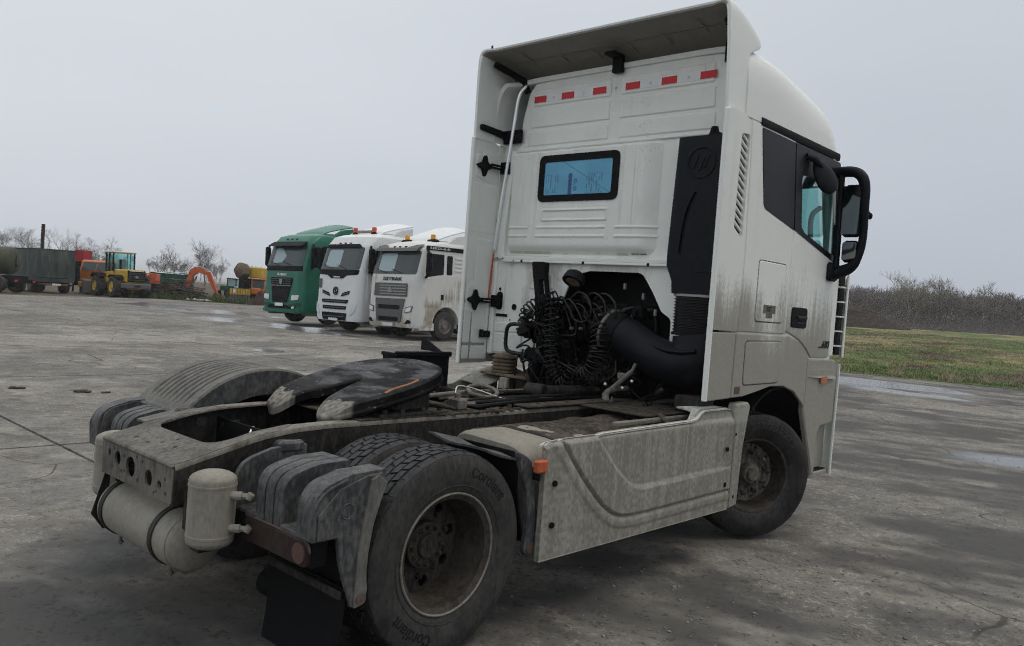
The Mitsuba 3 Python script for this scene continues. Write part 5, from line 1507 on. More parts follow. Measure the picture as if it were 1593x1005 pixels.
for k in range(13):
    z = 1.888 - k * 0.0225
    bp += [(0.165, z), (0.178, z - 0.006), (0.178, z - 0.012), (0.165, z - 0.018)]
bm = lathe([(0, 1.90)] + bp + [(0, 1.58)], (0, 0, 0), (0, 0, 1), 40)
bm.vertices *= [0.58, 1.06, 1]
bm.apply_translation((2.54, -0.965, 0))
I_('bellows', bm, 'm_hose', 45)
for z in (1.885, 1.60):
    cl = lathe([(0.176, -0.010), (0.182, -0.008), (0.182, 0.008), (0.176, 0.010)], (0, 0, 0), (0, 0, 1), 40, True)
    cl.vertices *= [0.6, 1.08, 1]
    cl.apply_translation((2.54, -0.965, z))
    I_('hose_clamp', cl, 'm_steel' if z > 1.8 else 'm_black', 40)


def sweep_oval(pts, ry, rz, n=24):
    """a fat pipe with its own height and width along the path; the path is smoothed"""
    p = smooth_path(pts, 7)
    q = np.linspace(0, 1, len(p))
    a = np.interp(q, np.linspace(0, 1, len(ry)), ry)
    b = np.interp(q, np.linspace(0, 1, len(rz)), rz)
    tt = np.gradient(p, axis=0)
    tt /= np.linalg.norm(tt, axis=1, keepdims=True)
    th = np.arange(n) * 2 * PI / n
    rings = []
    for k in range(len(p)):
        side_ = np.array([1.0, 0, 0]) - tt[k] * tt[k][0]
        side_ /= np.linalg.norm(side_)
        upv = np.cross(tt[k], side_)
        rings.append(p[k] + a[k] * np.cos(th)[:, None] * side_ + b[k] * np.sin(th)[:, None] * upv)
    A = np.array(rings)
    m = grid(np.concatenate([A, A[:, :1]], 1))
    caps = [trimesh.Trimesh(np.vstack([r_, r_.mean(0)]), [(i, (i + 1) % n, n) for i in range(n)], process=False) for r_ in (A[0], A[-1])]
    m = trimesh.Trimesh(*(lambda c: (c.vertices, c.faces))(cat([m] + caps)), process=True)
    trimesh.repair.fix_normals(m)
    return m


I_('elbow', sweep_oval([(2.54, -0.975, 1.60), (2.54, -0.985, 1.50), (2.53, -0.965, 1.40), (2.52, -0.86, 1.365), (2.50, -0.70, 1.40), (2.50, -0.56, 1.455), (2.50, -0.42, 1.525), (2.50, -0.315, 1.555)], [0.11, 0.13, 0.15, 0.15, 0.14, 0.13, 0.13, 0.13], [0.19, 0.20, 0.17, 0.155, 0.155, 0.15, 0.15, 0.15]), 'm_plastic', 50)
I_('elbow_collar', sweep_oval([(2.50, -0.345, 1.545), (2.50, -0.31, 1.557), (2.50, -0.27, 1.57), (2.50, -0.245, 1.578)], [0.138, 0.142, 0.142, 0.138], [0.16, 0.165, 0.165, 0.16]), 'm_black', 50)
I_('collar_band', sweep_oval([(2.50, -0.24, 1.58), (2.50, -0.228, 1.584), (2.50, -0.216, 1.588)], [0.142, 0.146, 0.142], [0.164, 0.168, 0.164]), 'm_bolt', 50)
I_('elbow_ridge', rod([(2.41, -0.62, 1.52), (2.395, -0.78, 1.478), (2.395, -0.95, 1.47), (2.40, -1.06, 1.49)], 0.016, 8), 'm_plastic', True)
I_('support_bolt', cat([cyl((2.46, -1.165, 2.01), (2.43, -1.165, 2.01), 0.016, 12), box(2.44, 2.47, -1.22, -1.16, 2.0, 2.03, 0.004)]), 'm_steel')

# ---- the engine and what hangs in front of it
ek = numbered(t + '__engine')


def E_(name, mesh, m='m_black', smooth=30):
    return obj(name, mesh, m, ek, smooth)


E_('block', cat([box(2.95, 4.1, -0.38, 0.42, 0.80, 1.60, 0.05), box(2.75, 2.95, -0.28, 0.32, 0.90, 1.45, 0.06)]))
E_('bell_housing', lathe([(0, 0), (0.20, 0), (0.28, 0.12), (0.30, 0.30), (0, 0.30)], (2.55, 0.02, 1.02), (1, 0, 0), 28), 'm_frame', 40)
E_('gearbox', cat([box(1.95, 2.6, -0.20, 0.24, 0.72, 1.06, 0.06), cyl((1.90, 0.02, 0.88), (1.70, 0.02, 0.80), 0.10, 18)]), 'm_frame')
for y in (0.12, -0.12, -0.30):
    E_('coolant_pipe', rod([(2.76, y, 1.25), (2.70, y - 0.02, 1.5), (2.72, y - 0.06, 1.72), (2.80, y - 0.16, 1.76), (2.86, y - 0.28, 1.70), (2.86, y - 0.30, 1.45)], 0.028, 10), 'm_hose', True)
E_('front_plate', box(2.72, 2.76, -0.22, 0.30, 1.45, 1.80, 0.02))
for y, z in ((0.20, 1.72), (-0.26, 1.93), (-0.44, 1.86), (-0.56, 1.74)):
    E_('clip', box(2.60, 2.63, y - 0.008, y + 0.008, z - 0.025, z + 0.025, 0.004), 'm_steel')
E_('filler_cap', cyl((2.58, -0.16, 1.70), (2.56, -0.16, 1.72), 0.05, 16, bev=0.006), 'm_steel')
E_('label_plate', box(2.55, 2.56, -0.28, -0.16, 1.685, 1.72, 0.004), 'm_reflect')
for k_ in range(22):
    y, z = rs.uniform(-0.55, 0.62), rs.uniform(1.12, 1.75)
    if k_ % 3 == 0:
        E_('valve', cat([box(2.56, 2.66, y - 0.045, y + 0.045, z - 0.05, z + 0.05, 0.015), cyl((2.56, y, z), (2.52, y, z), 0.022, 10), cyl((2.60, y, z + 0.05), (2.60, y, z + 0.09), 0.018, 8)]))
    else:
        E_('engine_hose', rod([(2.62, y, z), (2.55 + rs.uniform(-0.04, 0.04), y + rs.uniform(-0.1, 0.1), z - 0.12), (2.58, y + rs.uniform(-0.16, 0.16), z - 0.25), (2.66, y + rs.uniform(-0.2, 0.2), z - 0.36)], rs.uniform(0.009, 0.018), 7), 'm_hose', True)
for k_ in range(14):
    y, z = rs.uniform(-0.85, 0.35), rs.uniform(1.05, 1.22)
    E_('lower_hose', rod([(2.4 + rs.uniform(-0.15, 0.1), y, z), (2.5, y + 0.12, z - 0.05), (2.62, y + rs.uniform(0.05, 0.3), z - 0.02), (2.8, y + rs.uniform(0.05, 0.3), z + 0.05)], rs.uniform(0.01, 0.024), 8), rs.choice(['m_hose', 'm_frame', 'm_frame']), True)
for k_ in range(34):
    y, z = rs.uniform(0.12, 0.70), rs.uniform(1.22, 1.74)
    if k_ % 4 == 0:
        E_('valve', cat([box(2.46, 2.58, y - 0.04, y + 0.04, z - 0.045, z + 0.045, 0.012), cyl((2.46, y, z), (2.42, y, z), 0.018, 10), cyl((2.5, y + 0.04, z), (2.5, y + 0.075, z), 0.014, 8), cyl((2.52, y, z + 0.04), (2.52, y, z + 0.075), 0.015, 8)]))
    else:
        E_('air_line', rod([(2.52, y, z), (2.45 + rs.uniform(-0.05, 0.05), y + rs.uniform(-0.1, 0.1), z + rs.uniform(-0.1, 0.1)), (2.47, y + rs.uniform(-0.2, 0.16), z - rs.uniform(0.05, 0.25)), (2.56, y + rs.uniform(-0.2, 0.16), z - rs.uniform(0.2, 0.42))], rs.uniform(0.007, 0.014), 6), 'm_hose', True)
for k_ in range(8):
    E_('fitting', cyl((2.44, rs.uniform(-0.3, 0.65), rs.uniform(1.4, 1.78)), (2.42, rs.uniform(-0.3, 0.65), rs.uniform(1.4, 1.78)), 0.010, 8) if False else (lambda y, z: cyl((2.46, y, z), (2.435, y + 0.01, z), 0.011, 8))(rs.uniform(-0.3, 0.65), rs.uniform(1.4, 1.78)), 'm_steel')
for k_ in range(6):
    y = 0.15 - k_ * 0.08
    E_('loom', rod([(2.50, y + 0.2, 1.70), (2.44, y + 0.1, 1.79 + rs.uniform(-0.03, 0.05)), (2.42, y, 1.74), (2.44, y - 0.08, 1.60), (2.5, y - 0.1, 1.45)], rs.uniform(0.008, 0.013), 6), 'm_hose', True)
for y0_, y1_, z0_, z1_, x_ in ((0.40, 0.55, 1.30, 1.70, 2.60), (0.44, 0.62, 1.40, 1.56, 2.57), (0.36, 0.50, 1.62, 1.77, 2.59), (0.20, 0.42, 1.10, 1.45, 2.62), (0.46, 0.58, 1.10, 1.32, 2.60)):
    E_('valve_housing', box(x_ - 0.05, x_ + 0.03, y0_, y1_, z0_, z1_, 0.02))  # plain black boxes added as a dark backing behind the hoses
E_('gear_linkage', cat([cyl((2.30, -0.36, 1.08), (2.33, -0.58, 1.29), 0.018, 10), cyl((2.33, -0.58, 1.29), (2.34, -0.60, 1.35), 0.012, 8), box(2.31, 2.35, -0.52, -0.46, 1.22, 1.27, 0.008), tube(smooth_path([(2.29, -0.36, 1.07), (2.27, -0.40, 1.05), (2.28, -0.45, 1.05), (2.30, -0.44, 1.08)], 5), 0.008, 6)]), 'm_bolt')
for y, z in ((-0.36, 1.17), (-0.60, 1.22), (-0.52, 1.16)):
    E_('linkage_joint', trimesh.creation.icosphere(2, 0.011).apply_translation((2.31, y, z)), 'm_reflect', True)
# left column: black cab mount with a slot, ribbed isolator, looped guard tube
post = Polygon(rp([(0.65, 2.10), (0.50, 2.10), (0.50, 1.98), (0.46, 1.80), (0.44, 1.50), (0.56, 1.50), (0.585, 1.80), (0.62, 1.95)], 0.02, 4)).difference(Polygon(rp([(0.475, 1.82), (0.535, 1.82), (0.555, 1.955), (0.50, 1.955)], 0.02, 4)))
E_('cab_mount', extr(post, 'x', 2.50, 2.56), 'm_black', False)
E_('cab_mount_foot', cat([box(2.50, 2.60, 0.44, 0.56, 1.30, 1.52, 0.03), box(2.47, 2.60, 0.36, 0.66, 1.24, 1.36, 0.03), cyl((2.50, 0.56, 1.03), (2.50, 0.50, 1.3), 0.04, 14), cyl((2.50, 0.34, 1.03), (2.50, 0.40, 1.5), 0.03, 14), cyl((2.52, 0.62, 1.10), (2.52, 0.47, 1.30), 0.02, 10)]))
E_('guard_tube', rod([(2.52, 0.48, 1.555), (2.50, 0.70, 1.55), (2.49, 0.82, 1.545), (2.485, 0.865, 1.51), (2.485, 0.875, 1.43), (2.485, 0.87, 1.35), (2.49, 0.83, 1.305), (2.50, 0.70, 1.295), (2.52, 0.50, 1.30)], 0.018, 10), 'm_hose', True)
iso = [(0.085, 1.27)]
for k_ in range(5):
    z = 1.26 - k_ * 0.032
    iso += [(0.10, z), (0.115, z - 0.010), (0.115, z - 0.020), (0.098, z - 0.028)]
E_('cab_air_spring', lathe([(0, 1.27)] + iso + [(0, 1.09)], (2.55, 0.93, 0), (0, 0, 1), 26), 'm_rust', 45)
E_('spring_plate', box(2.42, 2.72, 0.55, 1.10, 1.085, 1.105, 0.004), 'm_rust')
E_('mud_wall', cat([box(2.62, 2.64, 0.50, 1.05, 0.90, 1.10)]), 'm_rust', False)
E_('rail_arm', rod([(2.45, 0.58, 1.13), (2.42, 0.53, 1.12), (2.42, 0.50, 1.04), (2.42, 0.48, 0.98)], 0.02, 8), 'm_frame', True)
E_('stray_bracket', box(2.40, 2.44, 0.75, 0.84, 0.98, 1.08, 0.006), 'm_skirt')
# coiled lines
for pts, R_, r_, n_ in (([(2.40, 0.30, 1.79), (2.38, 0.27, 1.60), (2.38, 0.25, 1.36), (2.37, 0.20, 1.19), (2.36, 0.09, 1.11), (2.36, 0.0, 1.20), (2.38, -0.03, 1.28)], 0.062, 0.0065, 23),
                        ([(2.36, -0.06, 1.24), (2.35, -0.14, 1.21), (2.34, -0.22, 1.25), (2.34, -0.26, 1.36), (2.36, -0.25, 1.50), (2.40, -0.20, 1.60)], 0.085, 0.0065, 15),
                        ([(2.42, 0.60, 1.60), (2.40, 0.57, 1.66), (2.40, 0.50, 1.72), (2.42, 0.40, 1.76), (2.45, 0.30, 1.80)], 0.06, 0.0065, 11),
                        ([(2.42, 0.57, 1.58), (2.41, 0.60, 1.54), (2.42, 0.58, 1.49)], 0.07, 0.0065, 10),
                        ):
    obj('coiled_hose', coil(pts, R_, r_, n_), 'm_hose' if R_ > 0.061 else 'm_black', t, True)
for y0 in (0.12, -0.02, -0.12):
    obj('looped_line', rod([(2.45, y0 + 0.04, 1.80), (2.42, y0 - 0.08, 1.86), (2.40, y0 - 0.20, 1.80), (2.40, y0 - 0.22, 1.68), (2.42, y0 - 0.12, 1.62), (2.44, y0, 1.66), (2.45, y0 + 0.02, 1.74)], 0.009, 7), 'm_hose', t, True)
obj('corrugated_line', coil([(2.46, 0.36, 1.78), (2.44, 0.33, 1.5), (2.45, 0.30, 1.28)], 0.006, 0.014, 45, 6, 6), 'm_hose', t, True)
# work lamp on its stalk
wl = numbered(t + '__work_lamp')
lm = lathe([(0, -0.085), (0.05, -0.083), (0.082, -0.06), (0.092, -0.02), (0.094, 0.012), (0.090, 0.012), (0, 0.006)], (2.42, 0.115, 1.945), (-0.55, 0.0, -0.85), 28)
obj('lamp_body', lm, 'm_plastic', wl, 40)
obj('lamp_lens', lathe([(0, 0.010), (0.05, 0.0105), (0.080, 0.009), (0.084, 0.0065)], (2.42, 0.115, 1.945), (-0.55, 0.0, -0.85), 24), 'm_rust', wl, 40)
obj('lamp_stalk', rod([(2.45, 0.10, 1.95), (2.50, 0.10, 1.85), (2.55, 0.10, 1.80)], 0.012, 8), 'm_black', wl, True)
obj('lamp_bracket', box(2.46, 2.60, -0.20, 0.38, 1.775, 1.80, 0.006), 'm_black', wl, 30)

# ---- mirrors
mat('m_lamp_ind', (0.45, 0.14, 0.07), 0.35)
for s in (-1, 1):
    mk = numbered(t + '__mirror')

    def G_(name, mesh, m='m_plastic', smooth=40):
        return obj(name, mesh, m, mk, smooth)
    fr_ = smooth_path([(4.215, s * 1.20, 3.045), (4.20, s * 1.35, 3.052), (4.19, s * 1.44, 3.02), (4.19, s * 1.487, 2.93), (4.20, s * 1.497, 2.75), (4.22, s * 1.497, 2.52), (4.225, s * 1.475, 2.36), (4.225, s * 1.42, 2.25), (4.225, s * 1.30, 2.195), (4.225, s * 1.235, 2.185)], 6)
    G_('frame', tube(fr_, np.interp(np.linspace(0, 1, len(fr_)), [0, 0.3, 0.5, 0.7, 0.85, 1], [0.046, 0.044, 0.032, 0.034, 0.052, 0.060]), 10))
    G_('inner_post', tube([(4.20, s * 1.285, 3.03), (4.215, s * 1.29, 2.6), (4.225, s * 1.29, 2.2)], 0.028, 8))
    G_('mount_foot', box(4.12, 4.30, min(s * 1.245, s * 1.29), max(s * 1.245, s * 1.29), 2.12, 2.28, 0.02))
    G_('main_housing', box(4.175, 4.26, min(s * 1.315, s * 1.478), max(s * 1.315, s * 1.478), 2.50, 2.94, 0.03))
    G_('main_glass', box(4.170, 4.1745, min(s * 1.327, s * 1.466), max(s * 1.327, s * 1.466), 2.52, 2.925), 'm_mirror', False)
    G_('wide_housing', box(4.19, 4.27, min(s * 1.330, s * 1.472), max(s * 1.330, s * 1.472), 2.285, 2.47, 0.03))
    wg = wrap(Polygon(rp([(1.345, 2.30), (1.46, 2.32), (1.46, 2.455), (1.345, 2.455)], 0.02)), 0.004, lambda u, v, w: np.stack([4.186 + 0.25 * ((u - 1.40) ** 2 + (v - 2.38) ** 2) - w, s * u, v], -1), 0.03)
    G_('wide_glass', wg, 'm_mirror', True)
    # kerb mirror over the window
    G_('kerb_arm', tube([(3.54, s * 1.25, 3.07), (3.60, s * 1.30, 3.05), (3.67, s * 1.325, 3.0)], 0.026, 8))
    kb = trimesh.creation.icosphere(3, 1.0)
    a_ = np.array([0.10, 0.12 * s, -0.26])
    a_ /= np.linalg.norm(a_)
    n_k = np.array([-0.45, 0.80 * s, 0.25])
    n_k -= a_ * (n_k @ a_)
    n_k /= np.linalg.norm(n_k)
    vk = kb.vertices.copy()
    vk[:, 2] = np.where(vk[:, 2] < 0, vk[:, 2] * 0.35, vk[:, 2])
    kb.vertices = np.outer(vk[:, 0] * 0.155, a_) + np.outer(vk[:, 1] * 0.100 * (1 + 0.25 * vk[:, 0]), np.cross(n_k, a_)) + np.outer(vk[:, 2] * 0.045, n_k) + [3.71, s * 1.335, 2.935]
    G_('kerb_housing', fix(kb), 'm_plastic', True)
    G_('front_arm', cat([tube([(4.22, s * 1.52, 2.72), (4.32, s * 1.50, 2.70)], 0.01, 6), trimesh.creation.icosphere(2, 0.022).apply_transform(np.diag([0.6, 1, 1.3, 1])).apply_translation((4.33, s * 1.50, 2.69))]))
# ================================================================ the yard's other vehicles and things
FH, RH = np.array([math.cos(YAW), math.sin(YAW)]), np.array([math.sin(YAW), -math.cos(YAW)])


def spot(lat, dep):
    """ground point dep metres ahead of where we stand and lat metres to the right"""
    q = CAM[:2] + FH * dep + RH * lat
    return q[0], q[1], float(gz(q[0], q[1]))


def place(x, y, z, deg, lean=0.0):
    return move(x, y, z) @ rot(lean, (math.cos(YAW), math.sin(YAW), 0)) @ rot(deg, (0, 0, 1))


def simple_wheel(k, X, Y, r, w, tf, side=1, rimc='m_bolt', rr=0.56, name='wheel'):
    wk = numbered(k + '__' + name)
    prof = [(rr * r, -w / 2), (0.80 * r, -w / 2 - 0.01), (0.95 * r, -w / 2 + 0.02), (r, -w / 2 + 0.06), (r, w / 2 - 0.06), (0.95 * r, w / 2 - 0.02), (0.80 * r, w / 2 + 0.01), (rr * r, w / 2)]
    m = lathe(prof + [(rr * r, -w / 2)], (X, Y, r - 0.02), (0, 1, 0), 30)
    obj('tyre', m, 'm_tyre', wk, 35, tf)
    y0 = Y + side * (w / 2 - 0.05)
    obj('rim', cat([lathe([(0, 0.03), (0.2 * r, 0.06), (0.24 * r, 0.0), (rr * r * 0.9, -0.03), (rr * r, 0.06), (rr * r + 0.01, 0.05), (rr * r, -0.05), (0, -0.05)], (X, y0, r - 0.02), (0, side, 0), 24)]), rimc, wk, 35, tf)
    return wk


mat('m_green', (0.012, 0.135, 0.085), 0.28, clearcoat=0.7)
mat('m_green_dk', (0.008, 0.07, 0.045), 0.35)
mat('m_white2', (0.66, 0.68, 0.68), 0.3, clearcoat=0.5)


def muddy_col(p, n, uv):
    w = mi.Color3f(0.60, 0.605, 0.58)
    a = fbm(p.x * 1.6, p.y * 1.6, p.z * 0.9 + 4, octaves=4) * 0.7 + streaks(p) * 0.3
    th = dr.lerp(0.44, 0.72, smoothstep(0.4, 2.9, p.z - 0.2))
    d = smoothstep(th - 0.03, th + 0.10, a)
    return mix(w, mix((0.22, 0.185, 0.13), (0.38, 0.33, 0.25), noise(p.x * 9, p.y * 9, p.z * 9)), d * 0.85)


mat('m_muddy', P(muddy_col), 0.5)
mat('m_grey', (0.10, 0.10, 0.098), 0.6)
mat('m_windscreen', (0.035, 0.05, 0.052), 0.06, clearcoat=1.0)
mat('m_curtain', (0.30, 0.40, 0.42), 0.25, clearcoat=0.8)
mat('m_beacon', (0.75, 0.36, 0.06), 0.3)
mat('m_beacon_red', (0.55, 0.10, 0.06), 0.3)
mat('m_lamp_clear', (0.62, 0.65, 0.68), 0.15, clearcoat=1.0)


def cab_front(zs, xf, wd, r, X1):
    """rings of a cab: front face x at height z is xf, half width wd, corner radius r, back at X1"""
    rings = []
    for z, x, w, rr in zip(zs, xf, wd, r):
        pts = [(X1, -w + 0.02), (X1 + 0.02, -w)] + [(x - rr + rr * math.sin(a), -w + rr - rr * math.cos(a)) for a in np.linspace(0, PI / 2, 7)]
        pts += [(q, -y) for q, y in pts[::-1]]
        rings.append(np.c_[np.array(pts), np.full(len(pts), z)])
    A = np.array(rings)
    n = A.shape[1]
    v = np.vstack([A.reshape(-1, 3), A[0].mean(0), A[-1].mean(0)])
    f = []
    for k in range(len(rings) - 1):
        for i in range(n):
            j = (i + 1) % n
            f += [(k * n + i, k * n + j, (k + 1) * n + j), (k * n + i, (k + 1) * n + j, (k + 1) * n + i)]
    o = (len(rings) - 1) * n
    for i in range(n):
        j = (i + 1) % n
        f += [(len(v) - 2, j, i), (len(v) - 1, o + i, o + j)]
    return fix(trimesh.Trimesh(v, np.array(f), process=False))


class Face:
    """puts plates on the curved front of a parked cab"""
    def __init__(self, zs, xf, w, r):
        self.zs, self.xf, self.w, self.r = zs, xf, w, r

    def f(self, off):
        def g(u, v, w):
            x = np.interp(v, self.zs, self.xf)
            o = np.clip((np.abs(u) - (self.w - self.r)) / self.r, 0, 0.995)
            return np.stack([x - self.r * (1 - np.sqrt(1 - o * o)) + off + w, u, v], -1)
        return g

    def plate(self, pts, off=0.0, t_=0.02, rad=0.02, edge=0.2):
        return wrap(Polygon(rp(pts, rad, 4)), t_, self.f(off), edge)


def rect(y0, y1, z0, z1, tap=0.0):
    return [(y0, z0), (y1, z0), (y1 - tap, z1), (y0 + tap, z1)]


def parked_truck(style, lat_x, yc, deg, label, lean, sc, dz):
    k = thing('parked_truck', label, 'truck', None)
    x0 = lat_x
    z0 = float(gz(x0 + 1.5, yc))
    tf = place(x0, yc, z0 + dz, deg, lean) @ np.diag([sc, sc, sc, 1])
    paint = {'green': 'm_green', 'white': 'm_white2', 'muddy': 'm_muddy'}[style]
    top = {'green': 3.42, 'white': 3.45, 'muddy': 3.30}[style]
    zs = [0.38, 0.5, 0.95, 1.25, 1.9, 2.15, 2.95, 3.05, top - 0.10, top, top + 0.10]
    xf = [0.03, 0.05, 0.05, 0.02, 0.0, -0.03, -0.27, -0.30, -0.50, -0.75, -1.25]
    wd = [1.22, 1.25, 1.25, 1.25, 1.25, 1.25, 1.235, 1.23, 1.20, 1.12, 0.9]
    rr = [0.30, 0.30, 0.30, 0.28, 0.28, 0.28, 0.28, 0.28, 0.36, 0.5, 0.6]
    fc = Face(zs, xf, 1.25, 0.29)

    def O(name, m, mt, sm=30, par=None):
        return obj(name, m, mt, par or k, sm, tf)
    cabm = man(cab_front(zs, xf, wd, rr, -2.3))
    for s in (-1, 1):
        cabm = cabm - man(cyl((-1.42, s * 0.8, 0.5), (-1.42, s * 1.4, 0.5), 0.62, 30)) - man(box(-2.5, -0.95, s * 0.9 if s > 0 else -1.5, 1.5 if s > 0 else -0.9, 0.2, 0.52))
    O('cab', tri(cabm), paint, 32)
    O('windscreen', fc.plate(rect(-1.14, 1.14, 2.17, 2.97, 0.02), 0.004, 0.012, 0.08), 'm_windscreen', 40)
    if style != 'green':
        O('curtain', fc.plate(rect(-0.80, 0.02, 2.26, 2.88), 0.017, 0.003, 0.1), 'm_curtain', 40)
    else:
        O('windscreen_bundle', fc.plate([(-0.75, 2.25), (-0.15, 2.30), (0.05, 2.55), (-0.35, 2.85), (-0.72, 2.88)], 0.017, 0.003, 0.08), 'm_curtain', 40)
    for y, a in ((-0.3, 0.35), (0.5, 0.35)):
        O('wiper', tube([(np.interp(2.2, zs, xf) + 0.04, y, 2.2), (np.interp(2.3, zs, xf) + 0.04, y - 0.55, 2.33)], 0.012, 5), 'm_black')
    # side: door gap lines, windows, handle
    for s in (-1, 1):
        yy0, yy1 = s * 1.245, s * 1.256
        if style == 'muddy':
            w1 = [(-1.22, 2.18), (-0.42, 2.10), (-0.52, 2.90), (-1.22, 2.90)]
        else:
            w1 = [(-1.25, 2.30), (-0.42, 2.10), (-0.50, 2.92), (-1.25, 2.92)]
        O('side_window', panel(rp(w1, 0.05, 5), 'y', yy0, yy1, 0.004), 'm_gloss')
        if style == 'muddy':
            O('rear_window', panel(rp([(-1.62, 2.22), (-1.36, 2.22), (-1.36, 2.88), (-1.62, 2.88)], 0.06, 5), 'y', yy0, yy1, 0.004), 'm_gloss')
            O('roof_sign', panel(rp([(-2.2, 3.02), (-0.42, 3.02), (-0.42, 3.16), (-2.2, 3.16)], 0.03, 4), 'y', s * 1.20, s * 1.26, 0.004), 'm_black')
        else:
            O('rear_window', panel(rp([(-2.0, 2.46), (-1.30, 2.31), (-1.30, 2.92), (-2.0, 2.92)], 0.05, 5), 'y', yy0, yy1, 0.004), 'm_gloss')
        d_ = rp([(-1.30, 1.12), (-0.36, 1.12), (-0.36, 2.08), (-1.30, 2.24)], 0.04, 5)
        O('door', panel(d_, 'y', yy0, s * 1.262, 0.008), paint)
        O('door_handle', panel(rp([(-1.26, 1.36), (-1.13, 1.36), (-1.13, 1.54), (-1.26, 1.54)], 0.02), 'y', yy1, s * 1.272, 0.004), 'm_black')
        O('rear_quarter', panel(rp([(-2.27, 1.06), (-1.34, 1.12), (-1.34, 2.16), (-2.27, 2.3)], 0.04, 5), 'y', yy0, s * 1.260, 0.008), paint)
        if style == 'muddy':
            for q in range(4):
                O('vent_slat', box(-2.1, -1.75, min(s * 1.25, s * 1.268), max(s * 1.25, s * 1.268), 2.36 + q * 0.14, 2.42 + q * 0.14, 0.008), 'm_white2')
        O('step_box', box(-0.92, -0.25, min(s * 0.95, s * 1.225), max(s * 0.95, s * 1.225), 0.30, 0.55, 0.02), 'm_grey' if style != 'muddy' else paint)
        # mirrors: a dark frame on arms
        mk = O('mirror', cat([box(-0.40, -0.22, min(s * 1.40, s * 1.58), max(s * 1.40, s * 1.58), 2.16, 2.92, 0.05), tube([(-0.42, s * 1.24, 2.10), (-0.30, s * 1.42, 2.10), (-0.30, s * 1.48, 2.25)], 0.045, 6), tube([(-0.5, s * 1.22, 2.98), (-0.34, s * 1.40, 2.99), (-0.32, s * 1.46, 2.85)], 0.04, 6)]), 'm_black')
        O('mirror_glass', box(-0.406, -0.401, min(s * 1.43, s * 1.55), max(s * 1.43, s * 1.55), 2.40, 2.86), 'm_mirror', 30, mk)
        simple_wheel(k, -1.42, s * 1.06, 0.51, 0.31, tf, s)
        simple_wheel(k, -5.1, s * 1.04, 0.51, 0.50, tf, s)
    O('front_axle', cyl((-1.42, -1.0, 0.48), (-1.42, 1.0, 0.48), 0.07, 10), 'm_black')
    O('chassis', cat([box(-6.0, -0.6, -0.42, 0.42, 0.62, 0.92, 0.02), box(-4.3, -2.4, -1.15, 1.15, 0.45, 1.0, 0.05)]), 'm_black')
    O('underbody', box(-2.2, -0.15, -0.85, 0.85, 0.42, 0.60, 0.02), 'm_black')
    # roof spoiler
    sp = wrap(Polygon([(-1.15, 0.0), (1.15, 0.0), (1.15, 1.0), (-1.15, 1.0)]), 0.04, lambda u, v, w: np.stack([-1.15 - 1.25 * v, u * (0.80 + 0.17 * v), top + 0.02 + (0.50 if style != 'muddy' else 0.62) * v ** 0.7 * (1 - 0.25 * (u / 1.15) ** 2) + w], -1), 0.2)
    O('roof_spoiler', sp, paint if style != 'muddy' else 'm_white2', 40)
    for s in (-1, 1):
        O('spoiler_side', fix(panel([(-1.3, top - 0.1), (-2.42, top - 0.3), (-2.42, top + 0.36), (-1.9, top + 0.27)], 'y', s * 1.0, s * 1.12, 0.01)), paint if style != 'muddy' else 'm_white2')
        O('side_deflector', box(-2.62, -2.32, min(s * 1.21, s * 1.25), max(s * 1.21, s * 1.25), 1.1, 3.3, 0.01), paint)
    for y in ((-0.35, -0.05, 0.25) if style != 'muddy' else (-0.36, -0.08, 0.22)):
        zz_ = 3.22 if style == 'green' else 3.12
        O('roof_marker', box(np.interp(zz_, zs, xf) - 0.05, np.interp(zz_, zs, xf) + 0.04, y - 0.045, y + 0.045, zz_ - 0.02, zz_ + 0.02, 0.008), 'm_black')
    if style == 'green':
        O('sun_visor', wrap(Polygon(rp(rect(-1.12, 1.12, 2.93, 3.12, 0.05), 0.04)), 0.03, lambda u, v, w: np.stack([fc.f(0.02)(u, v, w)[:, 0] + 0.22 * (3.12 - v) / 0.19, u, v], -1), 0.15), 'm_black', 40)
        O('cowl', fc.plate(rect(-1.16, 1.16, 1.98, 2.17, 0.0), 0.004, 0.016), 'm_black', 40)
        O('upper_grille', fc.plate([(-0.58, 1.22), (0.58, 1.22), (0.72, 1.72), (-0.72, 1.72)], 0.01, 0.02, 0.05), 'm_black', 40)
        for q in range(4):
            O('grille_slat', fc.plate(rect(-0.66, 0.66, 1.40 + q * 0.085, 1.425 + q * 0.085), 0.03, 0.012, 0.008), 'm_grey' if q else 'm_steel', 40)
        O('lower_grille', fc.plate([(-0.46, 0.78), (0.46, 0.78), (0.60, 1.34), (-0.60, 1.34)], 0.012, 0.02, 0.04), 'm_black', 40)
        for q in range(6):
            O('grille_slat', fc.plate(rect(-0.5, 0.5, 0.82 + q * 0.085, 0.85 + q * 0.085), 0.032, 0.012, 0.008), 'm_gloss', 40)
        O('emblem', fc.plate([(-0.09, 1.66), (-0.07, 1.50), (0.0, 1.44), (0.07, 1.50), (0.09, 1.66)], 0.045, 0.015, 0.01), 'm_steel', 30)
        for s in (-1, 1):
            h = O('headlight', fc.plate([(s * 0.72, 0.86), (s * 1.10, 0.90), (s * 1.12, 1.08), (s * 0.74, 1.06)], 0.012, 0.02, 0.03), 'm_lamp_clear', 40)
            O('bumper_strip', fc.plate([(s * 0.62, 0.62), (s * 1.2, 0.66), (s * 1.2, 0.78), (s * 0.62, 0.72)], 0.02, 0.03, 0.02), 'm_green_dk', 40)
        O('bumper_lip', fc.plate(rect(-1.2, 1.2, 0.40, 0.52), 0.03, 0.05, 0.02), 'm_green', 40)
        O('number_plate', fc.plate(rect(-0.26, 0.26, 0.63, 0.75), 0.05, 0.01, 0.01), 'm_reflect', 30)
